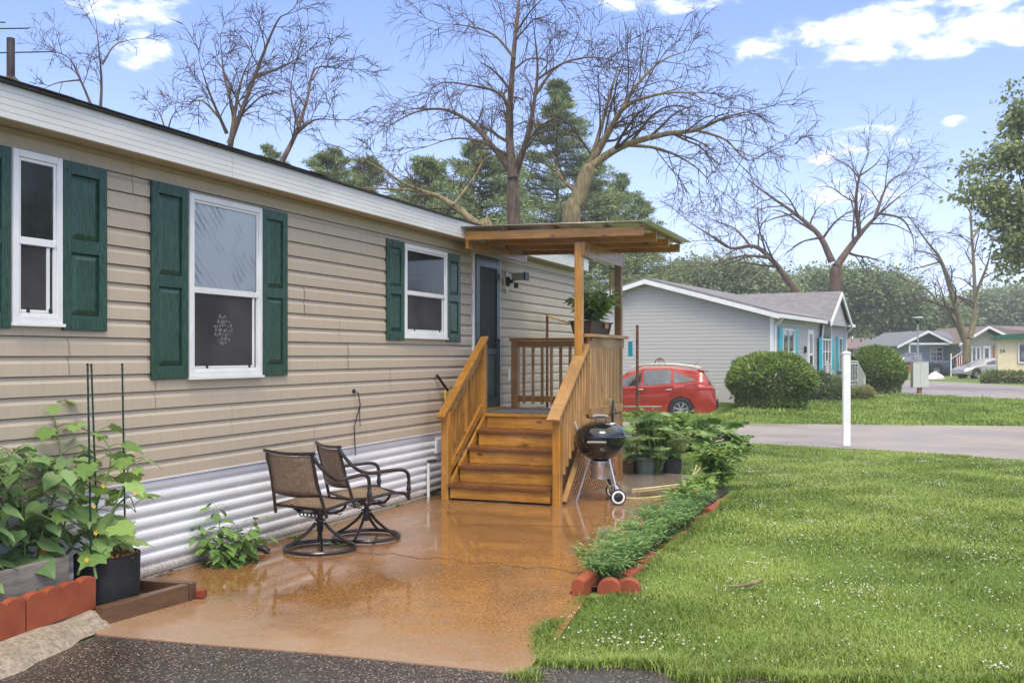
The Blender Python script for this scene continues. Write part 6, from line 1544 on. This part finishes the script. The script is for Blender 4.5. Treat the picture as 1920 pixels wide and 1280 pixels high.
def bare_tree(label, base_px, depth, limbs, r_trunk, seed, prm=None, group='bare trees', trunk_m='bark', every=.55, ln=1.7, trunk_px=None):
    rg = random.Random(seed); b = D(base_px[0], base_px[1], depth); t = thing('bare_tree', label, 'tree', (b.x, b.y, 0), 0, group); prm = prm or PRM
    T = Limbs(); tp = [(b.x, b.y, -.1)] + [tuple(D(x, y, depth)) for x, y in trunk_px]; S = smooth(tp, 5); m = len(S)
    re = max(.75 * r_trunk, limbs[0][2] * .95); rr_ = [r_trunk * 1.0 * (1 - i / (m - 1)) + re * i / (m - 1) for i in range(m)]; dv = (Vector(S[-1]) - Vector(S[-2])).normalized(); S = list(S) + [Vector(S[-1]) + dv * re * .5, Vector(S[-1]) + dv * re * .9]; T.tube(S, rr_ + [re * .75, re * .1], 10)
    L = Limbs(); ML = Limbs(); prm = dict(prm, main=ML)
    for (pts, dd, r0, r1) in limbs: limb(L, pts, depth, dd, r0, r1, rg, prm, every, ln)
    ML.V += T.V; ML.F += [f + ML.n for f in T.F]; ML.build('trunk', M[trunk_m], t)
    L.build('crown', M['twig'], t); return t
# two big bare trees behind the home
DR = dict(PRM, droop=.22, lift=.16, n=(9, 7, 3), wander=.10)
bare_tree('tall bare tree behind the porch canopy with an upright leader', (962, 560), 27, [
    ([(962, 335), (955, 250), (958, 170), (965, 80), (972, 10), (978, -45)], .5, .16, .03),
    ([(966, 325), (985, 270), (1000, 200), (1008, 130), (1002, 60)], -1.2, .12, .02),
    ([(958, 320), (920, 270), (880, 228), (830, 205), (775, 212), (715, 245)], 1.5, .11, .015),
    ([(957, 200), (930, 172), (880, 160), (830, 155), (795, 175)], -1.0, .06, .012),
    ([(965, 110), (925, 65), (870, 48), (825, 45)], 1.0, .05, .01),
    ([(1002, 180), (1045, 125), (1100, 108), (1148, 112)], 1.4, .06, .01),
    ([(1005, 150), (1060, 118), (1110, 125)], -1.5, .045, .01),
    ([(968, 60), (1000, 15), (1040, -20)], -1.0, .04, .01),
    ([(950, 290), (900, 265), (850, 260), (800, 275)], -1.6, .06, .012)], .20, 1, DR, ln=1.75, every=.42, trunk_px=[(963, 430), (961, 360), (962, 330)])
bare_tree('big mossy bare tree behind the canopy with long arching right limbs', (1062, 560), 26, [
    ([(1100, 325), (1118, 270), (1136, 205), (1152, 150), (1160, 125)], .8, .10, .02),
    ([(1106, 312), (1150, 235), (1190, 165), (1240, 115), (1290, 95)], 1.6, .11, .015),
    ([(1104, 315), (1165, 275), (1245, 252), (1305, 244), (1360, 220), (1410, 208)], -1.4, .14, .02),
    ([(1112, 300), (1165, 208), (1222, 180), (1287, 174), (1335, 196)], -2.0, .09, .012),
    ([(1180, 272), (1240, 280), (1300, 310), (1340, 350)], 1.5, .06, .012),
    ([(1305, 244), (1360, 262), (1400, 300), (1430, 290)], .5, .05, .01),
    ([(1085, 365), (1050, 330), (1040, 300), (1020, 270)], 1.0, .08, .015)], .26, 2, DR, ln=1.9, every=.38, trunk_m='barkmoss', trunk_px=[(1070, 430), (1083, 375), (1103, 318)])
bare_tree('low bare tree leaning left behind the home roof with mossy limb', (935, 560), 24, [
    ([(900, 425), (850, 385), (805, 362), (745, 355), (670, 352)], 1.0, .11, .02),
    ([(812, 366), (760, 345), (705, 312), (662, 288)], -.8, .06, .012),
    ([(850, 385), (890, 330), (910, 290)], .5, .05, .01)], .17, 3, PRM, ln=1.3, every=.45, trunk_m='barkmoss', trunk_px=[(915, 445), (900, 425)])
bare_tree('bare tree with three upright stems above the middle of the roof', (425, 520), 25, [
    ([(430, 285), (438, 220), (420, 140), (415, 90)], .8, .09, .015), ([(430, 270), (460, 190), (490, 110), (520, 40), (540, 25)], -.8, .09, .012),
    ([(432, 265), (450, 160), (470, 110)], .6, .07, .012), ([(425, 250), (395, 180), (375, 120)], -1.0, .06, .01), ([(480, 145), (530, 125), (565, 105)], .5, .05, .01),
    ([(415, 225), (380, 190), (350, 195)], .7, .045, .01)], .13, 4, DR, ln=1.35, every=.38, trunk_px=[(428, 330), (429, 280)])
bare_tree('slender bare tree leaning right over the middle of the roof', (505, 520), 23, [
    ([(525, 310), (555, 250), (575, 190), (590, 130), (630, 128)], .6, .08, .012), ([(555, 250), (590, 225), (630, 225)], -.5, .05, .01), ([(560, 240), (545, 180), (550, 135)], .4, .045, .01), ([(585, 150), (610, 110)], .4, .03, .01)], .10, 5, DR, ln=1.25, every=.38, trunk_px=[(515, 350), (525, 312)])
bare_tree('thin forked bare tree above the left end of the roof', (185, 500), 30, [
    ([(178, 215), (155, 160), (130, 110), (95, 95)], .6, .06, .012), ([(188, 215), (190, 150), (185, 90), (180, 45)], -.6, .06, .012), ([(192, 120), (215, 85), (245, 75)], .6, .04, .01), ([(150, 150), (110, 155), (85, 165)], -.5, .035, .01)], .09, 6, PRM, ln=1.3, every=.45, trunk_px=[(183, 280), (182, 218)])
bare_tree('small bare treetop just above the roof between the taller trees', (310, 500), 30, [([(312, 250), (300, 215), (285, 195)], .4, .04, .01), ([(314, 245), (325, 215), (345, 205)], -.4, .03, .01)], .06, 7, PRM, ln=.9, every=.45, trunk_px=[(312, 290), (312, 252)])
# trees beyond the grey house
bare_tree('wide bare tree with a forked trunk behind the grey house', (1566, 640), 56, [
    ([(1568, 500), (1600, 455), (1625, 425), (1650, 400), (1690, 365)], 1.5, .26, .04), ([(1612, 440), (1605, 380), (1612, 330), (1625, 300)], -1.5, .16, .03),
    ([(1560, 490), (1535, 440), (1490, 400), (1440, 365), (1400, 335)], 2.0, .24, .03), ([(1640, 410), (1665, 345), (1700, 320)], 1.5, .12, .02), ([(1612, 335), (1590, 310), (1570, 300)], 1, .07, .02),
    ([(1650, 400), (1690, 410), (1710, 440), (1715, 475)], -1.5, .10, .02), ([(1540, 445), (1500, 455), (1470, 480)], 1, .09, .02), ([(1490, 400), (1450, 410), (1400, 430)], -2, .08, .02), ([(1612, 330), (1640, 310), (1655, 290)], -1, .06, .02)], .42, 8, dict(DR, rmin=.012), ln=3.2, every=.8, trunk_px=[(1567, 560), (1567, 505)])
bare_tree('bare tree arching left behind the grey house roof', (1515, 640), 60, [
    ([(1488, 540), (1450, 490), (1415, 462), (1370, 465), (1330, 440), (1290, 415)], 2, .24, .03), ([(1440, 482), (1390, 480), (1340, 495), (1300, 500)], -2, .12, .02), ([(1410, 465), (1380, 430), (1345, 415)], 2, .10, .02)], .34, 9, dict(PRM, rmin=.012), ln=3.0, every=.8, trunk_px=[(1500, 575), (1488, 542)])
bare_tree('far bare tree whose trunk forks low beside the silver sedan', (1815, 708), 80, [
    ([(1810, 640), (1790, 600), (1762, 570), (1740, 545), (1700, 525)], 2, .30, .05), ([(1808, 632), (1790, 570), (1765, 490), (1740, 455), (1700, 400)], -2, .32, .04), ([(1818, 635), (1828, 590), (1828, 540), (1822, 440), (1815, 390), (1760, 350)], 2, .30, .04),
    ([(1826, 560), (1850, 500), (1860, 460)], -2, .2, .03), ([(1822, 450), (1845, 420), (1880, 430)], 1, .12, .03), ([(1765, 490), (1730, 500), (1705, 505)], 1, .12, .03)], .36, 10, dict(DR, rmin=.016), ln=3.4, every=1.3, trunk_m='barkmoss', trunk_px=[(1812, 680), (1813, 640)])

# ------------------------------------------------------------------ leafy trees
def leafy(label, px, base_y, depth, crown, ncl, per, leaf, m, seed, trunk_r=.25, group=None, cat='tree', name='leafy_tree', rclump=.75, dens_out=.5):
    """crown: list of picture ellipses (x, y, half-width, half-height) each given real depth by its width"""
    g = np.random.default_rng(seed); b = D(px, base_y, depth); t = thing(name, label, cat, (b.x, b.y, 0), 0, group); k = depth / FPX
    areas = np.array([c[2] * c[3] for c in crown], float); pick = g.choice(len(crown), ncl, p=areas / areas.sum())
    C = []
    for e in pick:
        cx, cy, a, h = crown[e]; d = g.normal(size=3); d /= np.linalg.norm(d); rr = (dens_out + (1 - dens_out) * g.random()) if g.random() < .75 else g.random()
        c = D(cx, cy, depth); C.append(np.array(c) + np.array(RT) * d[0] * a * k * rr + np.array(FW) * d[1] * a * k * .8 * rr + np.array([0, 0, 1.]) * d[2] * h * k * rr)
    C = np.array(C); n = ncl * per; idx = np.repeat(np.arange(ncl), per); off = g.normal(size=(n, 3)) * rclump * np.array([1, 1, .6]) * .55
    P = C[idx] + off; Dd = off + g.normal(size=(n, 3)) * .4; Dd[:, 2] -= .1
    ct = g.normal(0, .14, ncl)
    L = leaf * g.uniform(.6, 1.3, n)
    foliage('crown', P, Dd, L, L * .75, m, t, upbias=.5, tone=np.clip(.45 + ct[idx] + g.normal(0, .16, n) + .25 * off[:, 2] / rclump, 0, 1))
    T = Limbs(); top = np.array(D(crown[0][0], crown[0][1], depth)); bb = np.array([b.x, b.y, -.1]); S = [bb + (top - bb) * f + np.array([.15 * math.sin(5 * f), .1 * math.cos(4 * f), 0]) for f in np.linspace(0, 1, 8)]
    T.tube(S, [trunk_r * (1.2 - .9 * f) for f in np.linspace(0, 1, 8)], 8)
    for i in range(min(26, ncl)):
        q = C[g.integers(ncl)]; s0 = S[int(g.integers(3, 7))]; mid = (s0 + q) / 2 + np.array([0, 0, .06 * np.linalg.norm(q - s0)])
        T.tube([s0, mid, q], [trunk_r * .28, trunk_r * .16, trunk_r * .05], 5)
    T.build('trunk', M['bark'], t); return t
def conifer(label, px, top_y, depth, half_px, seed, m='needle', base_y=None, group='evergreens behind the home', trunk_r=.2, nb=120, per=300, leaf=.26, start=.12):
    g = np.random.default_rng(seed); k = depth / FPX; H = 1.68 + (665 - top_y) * k; b = D(px, 665, depth); t = thing('evergreen_tree', label, 'tree', (b.x, b.y, 0), 0, group)
    T = Limbs(); T.tube([(b.x, b.y, -.1), (b.x, b.y, H * .5), (b.x, b.y, H)], [trunk_r, trunk_r * .6, .02], 7); P = []; Dd = []; tone = []
    for i in range(nb):
        f = start + (1 - start) * (i / nb) ** .9; z = H * f; R0 = 2.25 * half_px * k * (1 - f) ** .82 * g.uniform(.65, 1.12) + .15; a = g.uniform(0, 6.283)
        d = np.array([math.cos(a), math.sin(a), g.uniform(-.05, .4)]); tip = np.array([b.x, b.y, z]) + d * R0; T.tube([(b.x, b.y, z), tuple(np.array([b.x, b.y, z]) + d * R0 * .5 + [0, 0, -.05 * R0]), tuple(tip)], [.05, .03, .01], 4)
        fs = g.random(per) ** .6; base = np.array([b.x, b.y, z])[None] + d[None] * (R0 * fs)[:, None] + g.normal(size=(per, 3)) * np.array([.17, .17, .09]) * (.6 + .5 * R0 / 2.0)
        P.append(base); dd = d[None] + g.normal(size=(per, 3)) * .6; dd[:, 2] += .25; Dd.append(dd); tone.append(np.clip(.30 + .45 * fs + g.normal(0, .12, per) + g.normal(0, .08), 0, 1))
    P = np.concatenate(P); Dd = np.concatenate(Dd); L = leaf * g.uniform(.6, 1.3, len(P))
    foliage('crown', P, Dd, L, L * .20, M[m], t, upbias=.3, tone=np.concatenate(tone)); T.build('trunk', M['bark'], t); return t
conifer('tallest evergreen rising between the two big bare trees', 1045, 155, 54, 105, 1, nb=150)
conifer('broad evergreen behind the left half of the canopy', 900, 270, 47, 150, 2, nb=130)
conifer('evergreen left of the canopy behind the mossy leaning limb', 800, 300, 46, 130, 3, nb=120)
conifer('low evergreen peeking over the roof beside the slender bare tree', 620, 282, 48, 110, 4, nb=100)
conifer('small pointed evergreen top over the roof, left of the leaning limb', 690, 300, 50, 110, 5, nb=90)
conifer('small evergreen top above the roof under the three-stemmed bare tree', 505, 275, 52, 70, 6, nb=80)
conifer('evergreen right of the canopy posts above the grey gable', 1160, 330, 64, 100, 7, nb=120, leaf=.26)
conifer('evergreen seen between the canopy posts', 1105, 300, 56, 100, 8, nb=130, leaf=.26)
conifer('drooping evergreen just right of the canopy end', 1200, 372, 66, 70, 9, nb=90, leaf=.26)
leafy('leafy maple reaching in from the right picture edge', 1960, 600, 44, [(1975, 330, 90, 190), (1865, 360, 60, 38), (1912, 220, 30, 62), (1900, 470, 45, 60), (1840, 318, 34, 22), (1900, 290, 45, 40), (1890, 410, 50, 35)], 230, 60, .22, M['leaf_a'], 21, .3, rclump=.6, dens_out=.35)
leafy('dense green tree mass behind the grey house right end', 1650, 640, 108, [(1650, 560, 70, 55), (1600, 560, 60, 62), (1690, 588, 32, 38), (1540, 545, 60, 40)], 420, 130, .36, M['leaf_b'], 22, .35, 'leafy trees beyond the houses', rclump=1.5)
leafy('low green trees behind the grey roof ridge, under the arching bare tree', 1340, 640, 90, [(1300, 530, 70, 35), (1400, 545, 70, 35), (1370, 515, 40, 25)], 260, 110, .32, M['leaf_far'], 23, .3, 'leafy trees beyond the houses', rclump=1.5)
leafy('rounded tree between the far lamp post and the far bare tree', 1750, 640, 120, [(1750, 605, 50, 40), (1720, 615, 35, 35)], 200, 90, .45, M['leaf_far'], 24, .3, 'leafy trees beyond the houses', rclump=2.0)
leafy('hazy tree on the skyline above the tan house', 1860, 640, 150, [(1850, 590, 60, 40), (1900, 585, 60, 42)], 260, 90, .55, M['leaf_far'], 25, .35, 'leafy trees beyond the houses', rclump=2.4)
leafy('hazy tree on the skyline at the right picture edge', 1960, 640, 150, [(1960, 585, 60, 46), (2030, 590, 60, 46)], 220, 90, .55, M['leaf_far'], 26, .35, 'leafy trees beyond the houses', rclump=2.4)
# trees across the lane, out of the picture, that the windows mirror
for (x, y, h, lb, sd) in ((21, 27, 9, 'leafy tree across the lane, nearer one', 31), (30, 33, 11, 'leafy tree across the lane, farther one', 32), (16, 33, 8, 'leafy tree across the lane beside the road', 33)):
    q = Vector((x, y, h * .62)); d_ = q - CAM; dp = d_.dot(FW); pxx = 960 + FPX * d_.dot(RT) / dp; pyy = 665 - FPX * d_.z / dp; kk = FPX / dp
    leafy(lb, pxx, 665, dp, [(pxx, pyy, 3.2 * kk, 3.0 * kk), (pxx - 1.5 * kk, pyy + 1.5 * kk, 2.2 * kk, 1.8 * kk)], 110, 60, .34, M['leaf_a'], sd, .25, 'leafy trees across the lane', rclump=1.0)
# far tree line, one mass that nobody could count
g = np.random.default_rng(77); n = 42000
ang = g.uniform(-.75, .62, n); dist = g.uniform(165, 200, n); hh = 7.5 + 2.2 * np.sin(ang * 23) + 1.3 * np.sin(ang * 61 + 1) + .8 * np.sin(ang * 140)
z = hh * np.sqrt(g.random(n)); fwv = np.array(FW); rtv = np.array(RT)
P = np.array(CAM)[None] * [1, 1, 0] + fwv[None] * (dist * np.cos(ang))[:, None] + rtv[None] * (dist * np.sin(ang))[:, None] + np.stack([np.zeros(n), np.zeros(n), z], 1)
Dd = unit(n); L = g.uniform(.6, 1.3, n) * 1.1
tl_ = foliage('distant_tree_line', P, Dd, L, L * .8, M['leaf_far'], None, upbias=.4, tone=np.clip(.4 + .3 * np.sin(ang * 47) + g.normal(0, .15, n), 0, 1)); tag(tl_, 'hazy green line of distant trees along the horizon', 'trees', kind='stuff')

# ------------------------------------------------------------------ grass
def grass(name, label, pts, hgt, wid, lean=.55, clump=None):
    """curved two-piece blades at pts (n,2)"""
    g = RN; n = len(pts); a = g.uniform(0, 6.283, n); hp = .75 + .45 * np.sin(pts[:, 0] * 3.1 + 2.2 * np.sin(pts[:, 1] * 1.7)) * np.sin(pts[:, 1] * 2.6 + 1.4 * np.sin(pts[:, 0] * 2.3)); H = hgt * hp * g.uniform(.5, 1.5, n) * np.where(g.random(n) < .04, 1.7, 1.0); W_ = wid * g.uniform(.7, 1.3, n); ln_ = lean * g.uniform(.2, 1.3, n) * H
    B = np.stack([pts[:, 0], pts[:, 1], np.full(n, -.015)], 1); dx = np.stack([np.cos(a), np.sin(a), np.zeros(n)], 1); sx = np.stack([-np.sin(a), np.cos(a), np.zeros(n)], 1) * W_[:, None] * .5
    mid = B + dx * (ln_ * .30)[:, None] + np.stack([np.zeros(n), np.zeros(n), H * .62], 1); tip = B + dx * ln_[:, None] + np.stack([np.zeros(n), np.zeros(n), H], 1)
    V = np.stack([B - sx, B + sx, mid + sx * .8, mid - sx * .8, tip], 1).reshape(-1, 3); i = np.arange(n)[:, None] * 5
    F = np.concatenate([i + [[0, 1, 2]], i + [[0, 2, 3]], i + [[3, 2, 4]]], 0)
    # colour differs from blade to blade and from patch to patch
    pat = .5 + .22 * np.sin(pts[:, 0] * 1.7 + 1.3 * np.sin(pts[:, 1] * .9)) + .18 * np.sin(pts[:, 1] * 2.3 + pts[:, 0] * .7)
    pat = pat + .16 * np.sin(pts[:, 0] * 5.1 + 2 * np.sin(pts[:, 1] * 3.7)) ; tone = np.clip(.75 * (pat - .5) + .34 + .42 * g.random(n) + np.where(g.random(n) < .05, .4, 0) - .12, 0, 1)
    o = np_obj(name, V, F, M['grass'], None, np.repeat(tone, 5)); tag(o, label, 'grass', kind='stuff'); return o
def inside(P, poly):
    x, y = P[:, 0], P[:, 1]; r = np.zeros(len(P), bool); n = len(poly)
    for i in range(n):
        (x1, y1), (x2, y2) = poly[i], poly[(i + 1) % n]
        c = ((y1 > y) != (y2 > y)) & (x < (x2 - x1) * (y - y1) / (y2 - y1 + 1e-12) + x1); r ^= c
    return r
_e = [(1087, 1122), (1046, 1158), (1008, 1186), (1003, 1226), (1017, 1244), (1085, 1248), (1157, 1245), (1255, 1253), (1272, 1273), (1325, 1276), (1382, 1268), (1415, 1266), (1494, 1278), (1600, 1272), (1750, 1280), (1900, 1276), (2100, 1285)]
_e = [(G(x, y).x, G(x, y).y) for x, y in _e]
lawn_near = [(3.40, 12.5), (2.95, 12.8), (2.62, 13.9), (1.7, 14.15), (.2, 14.3), (-.2, 19.6), (2.14, 19.40), (4.75, 18.80), (7.02, 17.77), (10.5, 16.4), (10.5, _e[-1][1])] + _e[::-1] + [(3.30, 6.74), (3.40, 7.1)]
def scatter(poly, n, power, edge=.0):
    x0 = min(p[0] for p in poly); x1 = max(p[0] for p in poly); y0 = min(p[1] for p in poly); y1 = max(p[1] for p in poly)
    P = np.stack([RN.uniform(x0, x1, n), y0 + (y1 - y0) * RN.random(n) ** power], 1); P += RN.normal(size=P.shape) * edge
    P = P[inside(P, poly)]; return P[P[:, 0] < 6.6 + P[:, 1] * .14]
P = scatter(lawn_near, 900000, 1.75)
yy = P[:, 1]; near = P[yy < 9.0]; far = P[yy >= 9.0]
grass('grass', 'short bright lawn grass in the foreground', near, .030, .0050, 1.5)
grass('grass', 'lawn grass between the marigolds and the road', far, .034, .0080, 1.4)
P = scatter([(1.2, 24.7), (7.9, 26.5), (13, 26.5), (13, 34), (9.4, 42), (5, 46.3), (-2, 52), (-2, 34), (.4, 31.7), (.4, 28.2), (-8, 27.6), (-8, 24.3)], 120000, 1.3)
grass('grass', 'lawn grass beyond the road around the bushes', P, .07, .028)
# ragged overhang of longer blades along the lawn's near and patio edges
E_ = []
for (a, b) in zip(_e[:-1], _e[1:]):
    n = int(3600 * math.hypot(b[0] - a[0], b[1] - a[1])) + 40; f = RN.random(n); E_.append(np.stack([a[0] + (b[0] - a[0]) * f, a[1] + (b[1] - a[1]) * f], 1) + RN.normal(size=(n, 2)) * .035 + [.02, .04])
f = RN.random(7000); E_.append(np.stack([3.345 + .014 * RN.normal(size=7000) + .05 * RN.random(7000), 6.85 + 5.5 * f], 1))
tq = G(985, 1266); E_.append(np.stack([tq.x + .05 * RN.normal(size=260), tq.y + .04 * RN.normal(size=260)], 1))
grass('grass', 'longer ragged grass along the lawn edges', np.concatenate(E_), .050, .0058, 1.0)
# clover heads
C_ = scatter(lawn_near, 420, 1.2); C_ = C_[C_[:, 1] > 5.5]; cnt = RN.integers(2, 26, len(C_)); idx = np.repeat(np.arange(len(C_)), cnt)
P = C_[idx] + RN.normal(size=(len(idx), 2)) * RN.uniform(.05, .30, len(C_))[idx][:, None]; P = P[inside(P, lawn_near)]; P = np.concatenate([P, scatter(lawn_near, 2200, 1.2)]); P = P[P[:, 1] > 5.4]
ico = bmesh.new(); bmesh.ops.create_icosphere(ico, subdivisions=1, radius=1.0); iv = np.array([tuple(v.co) for v in ico.verts]); fi = np.array([[v.index for v in f.verts] for f in ico.faces]); ico.free()
n = len(P); s = RN.uniform(.0045, .0085, n); c = np.stack([P[:, 0], P[:, 1], RN.uniform(.025, .042, n)], 1); V = (c[:, None, :] + iv[None] * s[:, None, None] * [1, 1, .8]).reshape(-1, 3); F = (fi[None] + (np.arange(n) * len(iv))[:, None, None]).reshape(-1, 3)
o = np_obj('clover_flowers', V, F, M['clover'], None); tag(o, 'white clover flowers dotted over the lawn', 'flowers', kind='stuff')
# fallen stick
sk = G(1400, 1108); st_ = thing('fallen_stick', 'short mossy fallen branch lying in the clover lawn', 'stick', tuple(sk)); MB().tube(smooth([(sk.x - .12, sk.y - .03, .03), (sk.x, sk.y, .045), (sk.x + .10, sk.y + .08, .07)]), [.012] * 6 + [.018] * 5 + [.012] * 2, 6).build('branch', M['barkmoss'], st_, True)
q = G(1065, 1039); t = thing('fallen_leaf', 'brown curled leaf lying on the patio near the marigolds', 'leaf', tuple(q)); put_leaf(LEAF['dead'], t, q + Vector((0, 0, .012)), (.6, .4, .1), .09, .4)
q = G(283, 1078); t = thing('leaf_litter', 'small heap of brown dead leaves at the skirting corner by the timbers', 'leaves', tuple(q))
for k in range(26): put_leaf(LEAF['dead'], t, q + Vector((rnd.gauss(0, .05), rnd.gauss(0, .11), .010 + .02 * rnd.random())), (rnd.uniform(-1, 1), rnd.uniform(-1, 1), rnd.uniform(0, .4)), rnd.uniform(.03, .06), rnd.uniform(-.8, .8))

# ------------------------------------------------------------------ rain haze
hzm = bpy.data.materials.new('rain_haze'); hzm.use_nodes = True; nt = hzm.node_tree; nt.nodes.clear()
ho = nt.nodes.new('ShaderNodeOutputMaterial'); pv = nt.nodes.new('ShaderNodeVolumePrincipled'); nt.links.new(pv.outputs[0], ho.inputs['Volume'])
pv.inputs['Color'].default_value = (.95, .97, 1.0, 1); pv.inputs['Density'].default_value = .0012; pv.inputs['Anisotropy'].default_value = .2
hb = MB().box(-260, 260, -40, 330, -1.2, 26).build('haze', hzm); tag(hb, kind='stuff')
